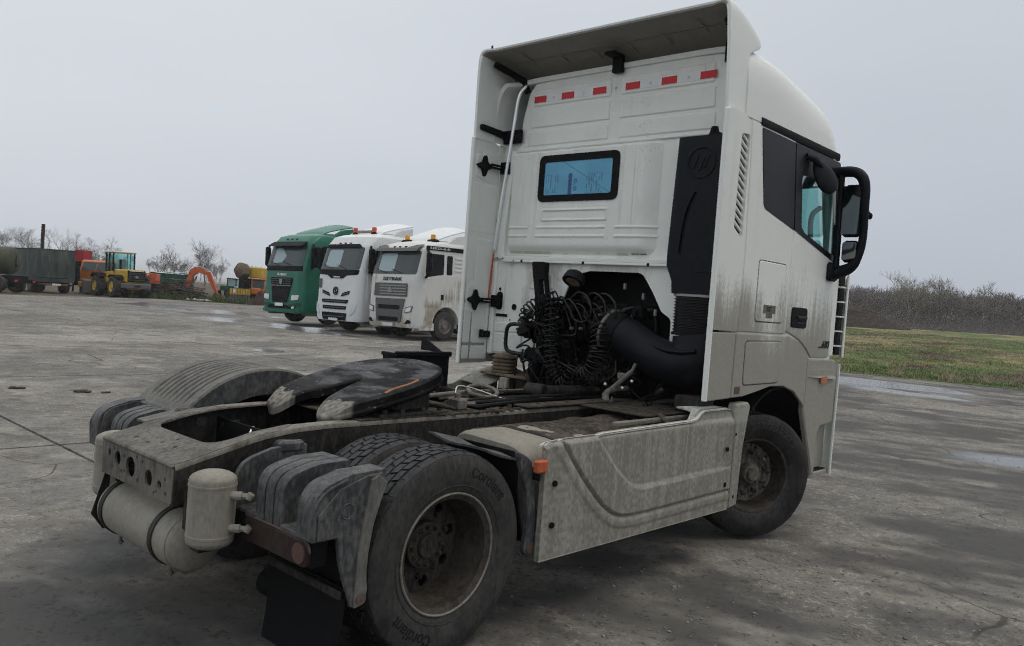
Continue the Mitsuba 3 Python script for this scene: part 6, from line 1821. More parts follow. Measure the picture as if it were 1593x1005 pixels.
        O('lower_slot', fc.plate(rect(-0.75, 0.75, 0.55, 0.68), 0.012, 0.02, 0.03), 'm_black', 40)
        O('fog_lamp', fc.plate(rect(0.78, 0.95, 0.56, 0.66), 0.03, 0.015, 0.03), 'm_lamp_clear', 40)
        m = text('КАМАZ', 0.085, 0.01)
        wid_, cy = 0.62, 0.0
    elif style == 'white':
        O('sun_visor', fc.plate([(-1.05, 2.96), (1.05, 2.96), (0.85, 3.08), (-0.85, 3.08)], 0.02, 0.06, 0.04), 'm_black', 40)
        O('cowl', fc.plate([(-1.16, 2.17), (1.16, 2.17), (1.12, 2.00), (0.55, 1.97), (0.35, 1.86), (-0.35, 1.86), (-0.55, 1.97), (-1.12, 2.00)], 0.004, 0.016, 0.03), 'm_black', 40)
        em = Point(0, 1.42).buffer(0.145, 16).difference(Point(0, 1.42).buffer(0.110, 16))
        O('emblem', wrap(em, 0.02, fc.f(0.02), 0.08), 'm_black', 30)
        a = np.linspace(0, 2 * PI, 22)
        es = Polygon([(-0.05, 1.33), (0.05, 1.35), (0.055, 1.41), (-0.02, 1.45), (0.05, 1.49), (0.03, 1.52), (-0.055, 1.48), (-0.05, 1.43), (0.015, 1.395), (-0.05, 1.36)])
        O('emblem_letter', wrap(es.buffer(0), 0.02, fc.f(0.02), 0.08), 'm_black', 30)
        for s in (-1, 1):
            O('nostril', fc.plate([(s * 0.30, 1.22), (s * 0.78, 1.33), (s * 0.80, 1.44), (s * 0.42, 1.36)], 0.01, 0.02, 0.02), 'm_black', 40)
            O('nostril_bar', fc.plate([(s * 0.38, 1.285), (s * 0.77, 1.365), (s * 0.77, 1.38), (s * 0.40, 1.30)], 0.028, 0.012, 0.004), 'm_steel', 40)
            O('headlight', fc.plate([(s * 0.86, 0.55), (s * 1.10, 0.70), (s * 1.18, 1.02), (s * 0.98, 0.90)], 0.012, 0.02, 0.03), 'm_lamp_clear', 40)
        for z0_, z1_, h in ((1.00, 1.12, 0.78), (0.78, 0.90, 0.70), (0.40, 0.66, 0.72)):
            O('lower_grille', fc.plate([(-h + 0.06, z0_), (h - 0.06, z0_), (h, z1_), (-h, z1_)], 0.012, 0.02, 0.03), 'm_black', 40)
            O('grille_slat', fc.plate(rect(-h + 0.1, h - 0.1, (z0_ + z1_) / 2 - 0.012, (z0_ + z1_) / 2 + 0.012), 0.03, 0.012, 0.005), 'm_grey', 40)
        O('number_plate', fc.plate(rect(-0.26, 0.26, 0.38, 0.47), 0.06, 0.01, 0.01), 'm_reflect', 30)
        O('left_pane', fc.plate(rect(-1.12, -0.86, 1.50, 1.84), 0.008, 0.01, 0.03), 'm_grey', 40)
        m = text('SHACMAN', 0.05, 0.01)
        wid_, cy = 0.4, 0.0
    else:
        O('sun_visor', wrap(Polygon(rp([(-1.1, 2.95), (1.1, 2.95), (1.1, 3.20), (0.75, 3.18), (0.5, 3.08), (-0.5, 3.08), (-0.75, 3.18), (-1.1, 3.20)], 0.05)), 0.02, lambda u, v, w: np.stack([fc.f(0.05)(u, v, w)[:, 0] + 0.15 * (3.2 - v) / 0.25, u, v], -1), 0.15), 'm_grey', 40)
        O('upper_grille', fc.plate(rect(-0.86, 0.86, 1.42, 1.86, 0.02), 0.01, 0.02, 0.03), 'm_grey', 40)
        for q in range(4):
            O('grille_slat', fc.plate(rect(-0.56, 0.80, 1.47 + q * 0.095, 1.51 + q * 0.095), 0.03, 0.015, 0.01), 'm_steel', 40)
        O('emblem', fc.plate([(-0.14, 1.54), (0.14, 1.54), (0.0, 1.76)], 0.05, 0.015, 0.02), 'm_steel', 30)
        O('lower_grille', fc.plate([(-0.62, 0.55), (0.62, 0.55), (0.76, 1.34), (-0.76, 1.34)], 0.012, 0.03, 0.03), 'm_grey', 40)
        O('lower_slot', fc.plate(rect(-0.55, 0.55, 0.98, 1.12, -0.02), 0.045, 0.006, 0.02), 'm_black', 40)
        O('lower_slot', fc.plate(rect(-0.5, 0.5, 0.58, 0.72, -0.02), 0.045, 0.006, 0.02), 'm_black', 40)
        for s in (-1, 1):
            h = O('headlight', fc.plate([(s * 0.80, 0.86), (s * 1.10, 0.92), (s * 1.14, 1.12), (s * 0.82, 1.06)], 0.01, 0.015, 0.03), 'm_grey', 40)
            O('headlight_glass', fc.plate([(s * 0.84, 0.89), (s * 1.07, 0.94), (s * 1.10, 1.09), (s * 0.86, 1.03)], 0.02, 0.012, 0.02), 'm_lamp_clear', 40, h)
            O('bumper_cut', fc.plate([(s * 0.80, 0.50), (s * 1.10, 0.54), (s * 1.08, 0.62), (s * 0.96, 0.66)], 0.008, 0.012, 0.02), 'm_black', 40)
        O('number_plate', fc.plate(rect(-0.26, 0.26, 0.40, 0.52), 0.05, 0.01, 0.01), 'm_white2', 30)
        m = text('SITRAK', 0.11, 0.01)
        wid_, cy = 0.98, 0.03
    zt = {'green': 1.80, 'white': 1.885, 'muddy': 1.95}[style]
    off = 0.025 if style == 'white' else 0.012
    v = m.vertices.copy()
    ex_ = v[:, 0].max()
    v[:, 0] = (v[:, 0] / ex_ - 0.5) * wid_ + cy
    m.vertices = np.stack([np.interp(zt, zs, xf) + off + v[:, 2], v[:, 0], zt + v[:, 1]], 1)
    O('lettering', m, 'm_black' if style == 'muddy' else 'm_reflect', False)
    if style == 'muddy':
        for s, txt in ((1, '8 800 222-41-86'),):
            m = text(txt, 0.075, 0.004, True)
            v = m.vertices.copy()
            v[:, 0] = -0.55 - (v[:, 0].max() - v[:, 0]) * 1.0 if s < 0 else -0.55 - v[:, 0]
            m.vertices = np.stack([v[:, 0], np.full(len(v), 1.258) + v[:, 2], 3.055 + v[:, 1]], 1)
            O('sign_lettering', fix(m), 'm_reflect', False)
    b = {'green': [], 'white': [(-1.1, -0.55), (-1.1, 0.55)], 'muddy': [(-1.15, -0.62), (-1.15, 0.72)]}[style]
    for X, Y in b:
        bk_ = O('beacon', cat([cyl((X, Y, top + 0.12), (X, Y, top + 0.30), 0.085, 16, bev=0.02)]), 'm_beacon' if style == 'muddy' else 'm_beacon_red')
        O('beacon_mount', box(X - 0.12, X + 0.12, Y - (0.24 if style == 'muddy' else 0.09), Y + (0.24 if style == 'muddy' else 0.09), top - 0.06, top + 0.13, 0.06), 'm_black', 30, bk_)
    if style == 'white':
        O('light_bar', box(-1.14, -1.06, -0.44, 0.44, top + 0.10, top + 0.20, 0.02), 'm_tank')
    return k


parked_truck('muddy', 15.56, 18.76, 181.1, 'muddy white truck with amber beacons and grey visor, nearest of the parked row', -1.4, 1.043, 0.023)
parked_truck('white', 15.35, 21.77, 180.4, 'clean white truck with round front emblem between green and muddy trucks', -1.2, 1.074, 0.023)
parked_truck('green', 15.44, 25.74, 183.0, 'green truck with black grille at the far end of the parked row', -1.25, 1.074, 0.087)

# ---- far left: tanker, box truck, pipe, orange truck, loader
mat('m_olive', grime((0.045, 0.052, 0.030), (0.085, 0.088, 0.055), 1.6), 0.6)
mat('m_box', grime((0.030, 0.042, 0.040), (0.115, 0.128, 0.122), 0.9, 0.40, 0.72), 0.65)
mat('m_orange_paint', grime((0.42, 0.115, 0.02), (0.52, 0.17, 0.045), 2.0), 0.4)
mat('m_yellow', grime((0.48, 0.30, 0.03), (0.60, 0.40, 0.06), 2.0), 0.4)
mat('m_redbox', (0.33, 0.02, 0.025), 0.5)
mat('m_redorange', grime((0.48, 0.085, 0.03), (0.58, 0.14, 0.06), 1.8), 0.45)
mat('m_pipe', grime((0.03, 0.016, 0.014), (0.07, 0.04, 0.03), 3.0), 0.8)
mat('m_pale', (0.42, 0.50, 0.50), 0.35)
mat('m_cream', (0.62, 0.58, 0.44), 0.5)

x, y, z = spot(-30.9, 52.0)
k = thing('tanker_truck', 'olive green tanker truck cut off by the left edge', 'tanker')
tf = place(x, y, z, 132, -1)
obj('tank', lathe([(0, 0), (0.5, 0.03), (0.75, 0.10), (0.86, 0.25), (0.88, 0.4), (0.88, 4.0), (0.8, 4.2), (0, 4.3)], (0.9, 0, 2.02), (1, 0, 0), 32), 'm_olive', k, 40, tf)
obj('tank_rib', cat([lathe([(0.885, -0.03), (0.915, -0.03), (0.915, 0.03), (0.885, 0.03)], (0.9 + q, 0, 2.02), (1, 0, 0), 32, True) for q in (1.2,)]), 'm_olive', k, 40, tf)
obj('tank_valve', cat([cyl((0.88, 0, 1.7), (0.80, 0, 1.7), 0.10, 14), cyl((0.86, 0, 1.75), (0.86, 0, 2.4), 0.03, 8)]), 'm_frame', k, 30, tf)
obj('manhole', cyl((2.4, 0, 2.85), (2.4, 0, 3.02), 0.28, 18, bev=0.02), 'm_olive', k, 30, tf)
obj('chassis', cat([box(0.3, 6.6, -0.45, 0.45, 0.8, 1.08, 0.02), box(0.25, 0.40, -1.15, 1.15, 0.62, 0.85, 0.02)]), 'm_black', k, 30, tf)
obj('cab', box(5.4, 7.0, -1.15, 1.15, 0.9, 2.6, 0.15), 'm_olive', k, 30, tf)
for q in (-0.95, 0.95):
    obj('tail_light', box(0.22, 0.25, q - 0.14, q + 0.14, 0.68, 0.80, 0.01), 'm_red', k, 30, tf)
for X in (1.4, 2.6, 5.9):
    for s in (-1, 1):
        simple_wheel(k, X, s * 1.0, 0.55, 0.38, tf, s)

x, y, z = spot(-31.57, 56.2)
k = thing('box_truck', 'dark green-grey box truck seen from behind beside the tanker', 'truck')
tf = place(x, y, z, 93, -1)
obj('box_body', cat([box(0.0, 4.2, -1.2, 1.2, 0.98, 2.95, 0.03)]), 'm_box', k, 30, tf)
obj('box_lower_sill', box(-0.02, 4.2, -1.21, 1.21, 0.72, 0.97, 0.02), 'm_box', k, 30, tf)
for q in (-1.2, 1.2):
    obj('corner_post', box(-0.03, 0.06, q - 0.05, q + 0.05, 0.9, 2.98, 0.01), 'm_box', k, 30, tf)
obj('roof_edge', box(-0.03, 4.22, -1.23, 1.23, 2.955, 3.0, 0.01), 'm_box', k, 30, tf)
for q in (-0.05, 0.05):
    obj('rear_door', box(-0.025, -0.002, min(q, q * 22), max(q, q * 22), 1.02, 2.90, 0.008), 'm_box', k, 30, tf)
obj('chassis', box(-0.1, 6.2, -0.42, 0.42, 0.55, 0.75, 0.02), 'm_black', k, 30, tf)
obj('rear_bar', box(-0.16, -0.04, -1.1, 1.1, 0.50, 0.64, 0.02), 'm_rust', k, 30, tf)
for q in (-0.92, 0.92):
    obj('tail_light', box(-0.19, -0.16, q - 0.16, q + 0.16, 0.52, 0.62, 0.01), 'm_lamp_red', k, 30, tf)
obj('number_plate', box(-0.18, -0.162, -0.28, 0.28, 0.51, 0.63), 'm_reflect', k, 30, tf)
obj('cab', box(4.35, 6.2, -1.15, 1.15, 0.75, 2.5, 0.15), 'm_box', k, 30, tf)
for X in (1.1, 5.2):
    for s in (-1, 1):
        simple_wheel(k, X, s * 0.98, 0.48, 0.36 if X > 2 else 0.5, tf, s)

x, y, z = spot(-36.3, 62.5)
tag(obj('flue_pipe', cat([lathe([(0.11, 0), (0.13, 0), (0.13, 5.1), (0.11, 5.1)], (x, y, z - 0.1), (0, 0, 1), 16), lathe([(0.13, 2.6), (0.145, 2.6), (0.145, 2.7), (0.13, 2.7)], (x, y, z), (0, 0, 1), 16)]), 'm_pipe', None, 35), 'tall dark rusty pipe rising behind the box truck', 'pipe')
x, y, z = spot(-33.1, 62.5)
k = thing('red_kiosk', 'dark red box on a steel frame between box truck and orange cab', 'cabinet')
tf = place(x, y, z, 40)
obj('box_body', box(-0.6, 0.6, -0.34, 0.34, 2.3, 3.2, 0.02), 'm_redbox', k, 30, tf)
for sx in (-1, 1):
    for sy in (-1, 1):
        obj('leg', box(sx * 0.5 - 0.05, sx * 0.5 + 0.05, sy * 0.38 - 0.05, sy * 0.38 + 0.05, 0, 2.4), 'm_black', k, False, tf)
obj('lower_body', box(-0.55, 0.55, -0.42, 0.42, 0.5, 2.3, 0.05), 'm_black', k, 30, tf)

x, y, z = spot(-30.6, 59.7)
k = thing('orange_truck', 'old orange truck cab behind the wheel loader', 'truck')
tf = place(x, y, z - 0.08, 224, -1)
sec = rp([(-1.9, 1.0), (0.0, 1.0), (0.05, 1.75), (-0.22, 2.45), (-0.5, 2.55), (-1.9, 2.55)], [0.05, 0.05, 0.04, 0.12, 0.1, 0.1], 5)
obj('cab', panel(sec, 'y', -1.15, 1.15, 0.05), 'm_orange_paint', k, 30, tf)
obj('windscreen', fix(panel([(-1.05, 0), (1.05, 0), (0.98, 0.66), (-0.98, 0.66)], 'x', 0, 0.02, 0.004)).apply_transform(rot(-21, (0, 1, 0))).apply_translation((0.045, 0, 1.77)), 'm_windscreen', k, 30, tf)
obj('windscreen_post', tube([(0.07, 0, 1.77), (-0.19, 0, 2.42)], 0.025, 6), 'm_orange_paint', k, 30, tf)
for s in (-1, 1):
    obj('side_window', panel(rp([(-1.0, 1.75), (-0.15, 1.75), (-0.35, 2.35), (-1.0, 2.35)], 0.05), 'y', s * 1.12, s * 1.165, 0.004), 'm_windscreen', k, 30, tf)
    obj('mirror', cat([tube([(-0.1, s * 1.15, 1.8), (0.1, s * 1.45, 1.85), (0.1, s * 1.45, 2.2)], 0.02, 6), box(0.06, 0.12, s * 1.45 - 0.1, s * 1.45 + 0.1, 1.95, 2.35, 0.02)]), 'm_black', k, 30, tf)
    for X in (-0.95, -4.6, -5.9):
        simple_wheel(k, X, s * 1.0, 0.52, 0.34, tf, s)
for q in (-0.5, 0.35):
    obj('wiper', tube([(0.10, q, 1.76), (-0.02, q - 0.45, 2.05)], 0.014, 5), 'm_black', k, 30, tf)
obj('bumper', box(-0.1, 0.18, -1.2, 1.2, 0.55, 0.95, 0.04), 'm_yellow', k, 30, tf)
obj('chassis', box(-6.5, -0.2, -0.42, 0.42, 0.65, 0.95, 0.02), 'm_black', k, 30, tf)
obj('load_bed', box(-6.6, -2.1, -1.2, 1.2, 1.05, 1.75, 0.02), 'm_black', k, 30, tf)

x, y, z = spot(-26.66, 56.6)
k = thing('wheel_loader', 'yellow wheel loader with cream cab roof, its black engine grille towards us', 'loader')
tf = place(x, y, z, 90, -1)
L = lambda n, m, mt='m_yellow', sm=30, par=None: obj(n, m, mt, par or k, sm, tf)
L('engine_hood', box(-1.1, 1.1, -0.62, 0.62, 1.0, 1.92, 0.07))
L('hood_side_panel', cat([box(-0.9, 0.9, 0.621, 0.64, 1.1, 1.8, 0.005), box(-0.9, 0.9, -0.64, -0.621, 1.1, 1.8, 0.005)]))
g = L('grille', box(-1.15, -1.101, -0.60, 0.60, 1.08, 1.86, 0.02), 'm_black')
for q in range(5):
    L('grille_bar', box(-1.165, -1.151, -0.55, 0.55, 1.20 + q * 0.12, 1.23 + q * 0.12), 'm_grey', False, g)
L('grille_badge', fix(panel([(-0.14, 1.42), (0.0, 1.32), (0.14, 1.42), (0.0, 1.52)], 'x', -1.165, -1.18, 0.004)), 'm_steel', 30, g)
L('maker_strip', box(-1.17, -1.151, -0.45, 0.45, 1.80, 1.85), 'm_reflect', False, g)
L('counterweight', box(-1.35, -0.9, -0.95, 0.95, 0.62, 0.98, 0.06), 'm_grey')
L('counterweight_slot', box(-1.36, -1.345, -0.2, 0.2, 0.72, 0.86, 0.004), 'm_black')
L('frame', box(-0.9, 3.4, -0.45, 0.45, 0.55, 1.0, 0.05))
L('cab_base', box(1.1, 2.3, -0.72, 0.72, 1.0, 1.75, 0.05))
L('cab_roof', box(0.95, 2.45, -0.82, 0.82, 3.05, 3.18, 0.06), 'm_cream')
for X in (1.08, 1.75, 2.3):
    for s in (-1, 1):
        L('cab_post', box(X - 0.045, X + 0.045, s * 0.72 - 0.04, s * 0.72 + 0.04, 1.75, 3.05), 'm_black', False)
for s in (-1, 1):
    L('cab_window', box(1.12, 2.27, s * 0.70 - 0.004, s * 0.70 + 0.004, 1.8, 3.02), 'm_glass', False)
for X in (1.08, 2.3):
    L('cab_window', box(X - 0.004, X + 0.004, -0.68, 0.68, 1.8, 3.02), 'm_glass', False)
L('seat', cat([box(1.35, 1.75, -0.28, 0.28, 1.78, 2.05, 0.05), box(1.28, 1.42, -0.26, 0.26, 2.05, 2.62, 0.05)]), 'm_seat')
L('exhaust', cat([cyl((0.5, 0.45, 1.9), (0.5, 0.45, 2.6), 0.07, 10)]), 'm_black')
L('mirror', cat([tube([(2.2, -0.8, 2.9), (2.3, -1.05, 2.85)], 0.02, 6), box(2.25, 2.32, -1.16, -1.02, 2.55, 2.9, 0.02)]), 'm_black')
for s in (-1, 1):
    L('fender', fix(panel([(2.3, 1.35), (2.6, 1.62), (3.4, 1.62), (3.8, 1.3), (3.4, 1.5), (2.7, 1.5)], 'y', s * 0.62, s * 1.25, 0.01)), 'm_black')
    L('rear_fender', fix(panel([(-0.7, 1.35), (-0.3, 1.52), (0.5, 1.52), (0.85, 1.3), (0.5, 1.42), (-0.3, 1.42)], 'y', s * 0.64, s * 1.2, 0.01)), 'm_black')
    for X in (0.0, 2.95):
        simple_wheel(k, X, s * 0.95, 0.72, 0.56, tf, s, 'm_yellow', 0.5)
L('lift_arm', cat([tube([(3.0, s * 0.45, 1.6), (4.1, s * 0.45, 1.2), (4.8, s * 0.45, 0.45)], 0.13, 6) for s in (-1, 1)]), 'm_yellow')
stuff(k + '__lift_arm') if False else None
L('bucket', fix(panel(rp([(4.7, 0.1), (5.6, 0.05), (4.95, 0.28), (4.95, 0.9), (5.2, 1.15), (4.75, 1.0)], 0.03), 'y', -1.35, 1.35, 0.02)), 'm_grey')

# ---- behind: red-orange cabin, green container, timber, excavator, tractors, crate
x, y, z = spot(-28.4, 64.0)
k = thing('orange_cabin', 'small red-orange steel cabin right of the wheel loader', 'cabin')
tf = place(x, y, z, 50)
obj('cabin_body', box(-0.5, 0.5, -0.45, 0.45, 0.95, 1.75, 0.03), 'm_redorange', k, 30, tf)
obj('cabin_lamp', cyl((-0.5, 0.2, 1.62), (-0.53, 0.2, 1.62), 0.07, 10), 'm_reflect', k, 30, tf)
obj('cabin_base', box(-0.45, 0.45, -0.4, 0.4, 0, 0.94, 0.03), 'm_black', k, 30, tf)
x, y, z = spot(-29.4, 70.0)
k = thing('green_container', 'dark green container with a pale tarpaulin on its roof', 'container')
tf = place(x, y, z, -20)
obj('container_body', box(-1.7, 1.7, -1.0, 1.0, 0.1, 1.82, 0.03), 'm_green_dk', k, 30, tf)
for q in range(11):
    obj('corrugation', box(-1.63 + q * 0.31, -1.51 + q * 0.31, -1.035, -1.0, 0.25, 1.72, 0.01), 'm_green_dk', k, 30, tf)
A = np.array([[(u, v, 1.84 + 0.12 * math.exp(-((u - 0.4) / 0.9) ** 2) + 0.03 * math.sin(5 * u + 3 * v)) for v in np.linspace(-1.08, 0.9, 8)] for u in np.linspace(-1.75, 1.75, 16)])
obj('tarpaulin', shell(A, A - [0, 0, 0.02]), 'm_pale', k, 40, tf)

mat('m_wood', grime((0.05, 0.042, 0.036), (0.17, 0.145, 0.12), 3.0), 0.9)
rw = random.Random(8)
for (lat, dep, n_, wd_, label) in ((-25.2, 60.5, 11, 2.7, 'dark stack of old planks nearest the orange cabin'), (-23.7, 60.0, 7, 2.6, 'lower collapsed plank stack below the excavator arm')):
    x, y, z = spot(lat, dep)
    k = thing('plank_stack', label, 'timber', 'stacks of old planks')
    for i in range(n_):
        for j in range(3):
            l = rw.uniform(0.7, 1.05)
            b = box(-l, l, -0.13, 0.13, 0, 0.07, 0.006)
            b.apply_transform(rot(rw.uniform(-9, 9), (0, 0, 1)) @ rot(rw.uniform(-3, 3), (0, 1, 0)))
            b.apply_translation((rw.uniform(-0.3, 0.3), -0.5 + j * 0.45, 0.08 + i * 0.13))
            obj('plank', b, 'm_wood', k, False, place(x, y, z, -50 + rw.uniform(-3, 3)))

x, y, z = spot(-25.9, 64.0)
k = thing('excavator', 'orange excavator, its bent arm reaching down over the plank stacks', 'excavator')
tf = place(x, y, z - 0.15, -49) @ np.diag([0.9, 0.9, 0.9, 1])


def boom(pts, w):
    p = np.array(pts)
    return panel(p, 'y', -w, w, 0.03)


X = lambda n, m, mt='m_redorange', sm=30, par=None: obj(n, m, mt, par or k, sm, tf)
X('boom', boom(rp([(0.1, 1.15), (0.45, 1.05), (0.85, 2.15), (1.25, 2.5), (2.2, 2.2), (2.3, 2.45), (1.5, 2.85), (0.95, 2.95), (0.5, 2.6)], 0.12, 5), 0.17))
X('stick', boom(rp([(1.95, 2.55), (2.25, 2.62), (2.45, 2.2), (3.05, 0.75), (2.88, 0.72), (2.1, 2.0)], 0.06, 4), 0.14))
X('boom_cylinder', cat([cyl((0.75, 0, 1.35), (1.1, 0, 2.15), 0.07, 10)]), 'm_steel')
X('stick_cylinder', cyl((1.2, 0, 2.98), (2.05, 0, 2.72), 0.06, 10), 'm_steel')
X('bucket', boom(rp([(2.85, 0.8), (3.1, 0.8), (3.15, 0.35), (2.95, 0.15), (2.65, 0.25), (2.72, 0.55)], 0.06, 4), 0.35), 'm_rust')
X('house', box(-1.7, 0.2, -1.0, 1.0, 0.75, 1.25, 0.08), 'm_pipe')
X('operator_cab', box(-0.7, 0.2, 0.25, 1.0, 1.25, 1.75, 0.08), 'm_windscreen')
for s in (-1, 1):
    X('track', fix(panel(rp([(-2.3, 0.0), (0.9, 0.0), (1.1, 0.35), (0.9, 0.72), (-2.3, 0.72), (-2.5, 0.35)], 0.2, 5), 'y', s * 0.75, s * 1.25, 0.02)), 'm_black')
X('turntable', cyl((-0.8, 0, 0.7), (-0.8, 0, 0.96), 0.7, 20), 'm_black')


def tractor(lat, dep, deg, paint, cabc, label, sc=1.0):
    x, y, z = spot(lat, dep)
    k = thing('tractor', label, 'tractor', None)
    tf = place(x, y, z, deg) @ np.diag([sc, sc, sc, 1])
    obj('hood', box(0.2, 1.9, -0.32, 0.32, 0.85, 1.45, 0.06), paint, k, 30, tf)
    obj('cab_base', box(-1.0, 0.2, -0.6, 0.6, 0.8, 1.4, 0.04), paint, k, 30, tf)
    obj('cab_glass', box(-0.95, 0.15, -0.6, 0.6, 1.4, 2.25, 0.04), cabc, k, 30, tf)
    for q in (-0.95, 0.15):
        for s in (-1, 1):
            obj('cab_post', box(q - 0.05, q + 0.05, s * 0.6 - 0.05, s * 0.6 + 0.05, 1.4, 2.27), paint, k, False, tf)
    obj('cab_roof', box(-1.1, 0.3, -0.7, 0.7, 2.26, 2.40, 0.05), paint, k, 30, tf)
    for s in (-1, 1):
        simple_wheel(k, -0.5, s * 0.85, 0.72, 0.36, tf, s, 'm_grey', 0.5, 'rear_wheel')
        simple_wheel(k, 1.5, s * 0.75, 0.45, 0.28, tf, s, 'm_grey', 0.5, 'front_wheel')
    return k


tractor(-24.85, 72.0, 205, 'm_green_dk', 'm_curtain', 'dark green tractor with a glazed cab behind the yellow cage', 0.74)
tractor(-23.3, 70.5, 215, 'm_pale', 'm_curtain', 'pale blue-grey tractor beside the dark green one', 0.74)
tractor(-19.9, 63.5, 230, 'm_orange_paint', 'm_windscreen', 'orange tractor left of the green truck', 0.78)
x, y, z = spot(-20.9, 66.5)
k = thing('concrete_mixer', 'yellow machine with a rusty drum behind the orange tractor', 'mixer')
tf = place(x, y, z, 30)
obj('drum', lathe([(0, -0.6), (0.35, -0.58), (0.62, -0.2), (0.62, 0.3), (0.3, 0.7), (0.26, 0.75), (0, 0.72)], (-0.9, 0.9, 2.35), (0.3, 0.5, 0.6), 22), 'm_rust', k, 40, tf)
obj('hopper', box(-0.6, 1.6, -0.6, 0.9, 1.9, 2.75, 0.05), 'm_yellow', k, 30, tf)
obj('machine_frame', cat([box(-1.4, 1.5, -0.6, 0.9, 0.5, 1.85, 0.05)]), 'm_black', k, 30, tf)
for s in (-1, 1):
    simple_wheel(k, -0.8, 0.15 + s * 0.85, 0.45, 0.26, tf, s)
    simple_wheel(k, 1.0, 0.15 + s * 0.85, 0.45, 0.26, tf, s)

x, y, z = spot(-19.9, 59.4)
k = thing('cage_crate', 'yellow and grey mesh cage standing at the yard edge left of the green truck', 'cage')
tf = place(x, y, z, -30)
obj('upper_board', box(-0.72, 0.72, 0.40, 0.44, 0.62, 1.05, 0.005), 'm_yellow', k, 30, tf)
obj('side_board', box(-0.74, -0.70, -0.45, 0.40, 0.62, 1.05, 0.005), 'm_yellow', k, 30, tf)
obj('front_board', box(-0.72, 0.72, -0.44, -0.40, 0.60, 1.05, 0.005), 'm_yellow', k, 30, tf)
obj('lower_sheet', box(-0.72, 0.72, -0.44, -0.40, 0.02, 0.58, 0.005), 'm_guard_light', k, 30, tf)
obj('white_tag', box(-0.48, -0.30, -0.452, -0.442, 0.72, 1.02, 0.002), 'm_reflect', k, 30, tf)
for q in range(9):
    obj('cage_bar', cyl((-0.72 + q * 0.18, -0.46, 0.0), (-0.72 + q * 0.18, -0.46, 1.1), 0.014, 6), 'm_frame', k, 30, tf)
for zz_ in (0.05, 0.6, 1.08):
    obj('cage_rail', cyl((-0.74, -0.465, zz_), (0.74, -0.465, zz_), 0.016, 6), 'm_frame', k, 30, tf)


def heap(lat, dep, rx, ry, h, seed, m, name, label, cat_):
    x, y, z = spot(lat, dep)
    r, a = np.meshgrid(np.linspace(0, 1, 16), np.linspace(0, 2 * PI, 41), indexing='ij')
    px, py = r * np.cos(a), r * np.sin(a)
    nn = meshkit.fbm(np.stack([px * 2.2 + seed, py * 2.2, px * 0], -1), 4, seed)
    zz_ = h * (1 - r ** 1.6) * (0.55 + 0.9 * nn) - 0.12
    A = np.stack([px * rx, py * ry, zz_], -1)
    m_ = grid(A)
    if m_.face_normals[:, 2].mean() < 0:
        m_.invert()
    return tag(obj(name, m_, m, None, 60, place(x, y, z, 20)), label, cat_)


heap(-18.1, 58.5, 0.8, 0.9, 1.0, 4, 'm_pipe', 'scrap_heap', 'rust-brown scrap heap between the cage and the green truck', 'heap')
mat('m_stone', (0.45, 0.44, 0.41), 0.9)
rub = thing('rubble', 'low scatter of pale stones below the excavator arm', 'rubble')
for i in range(12):
    x, y, z = spot(-22.9 + rw.uniform(-1.0, 1.2), 58.6 + rw.uniform(-0.5, 0.5))
    st_ = trimesh.creation.icosphere(1, 1.0)
    st_.vertices *= np.random.default_rng(i).uniform(0.7, 1.2, (len(st_.vertices), 1))
    st_.vertices *= [rw.uniform(0.10, 0.26), rw.uniform(0.08, 0.2), rw.uniform(0.06, 0.12)]
    st_.apply_translation((x, y, z + 0.05))
    obj('stone', st_, 'm_stone', rub, 50)
for i, (px_, py_, sc_) in enumerate(((0.98, 8.75, 1.0), (1.62, 8.2, 1.3), (1.9, 8.05, 0.7), (0.35, 12.6, 0.8))):
    tag(obj('clod', clods(7, px_ - 0.08 * sc_, px_ + 0.08 * sc_, py_ - 0.05, py_ + 0.05, 0.012, 0.015 * sc_, 0.04 * sc_, 40 + i), 'm_mud', None, 50), ['dark clod of earth on the concrete, leftmost and furthest from the chassis', 'dark crumbled clod on the concrete left of the wheel cover', 'small crumb of earth beside the crumbled clod', 'small dark clod further off on the concrete'][i], 'clod')

# ---- bare trees
mat('m_bark', (0.17, 0.152, 0.143), 0.9)
mat('m_bark_pale', (0.22, 0.195, 0.15), 0.9)


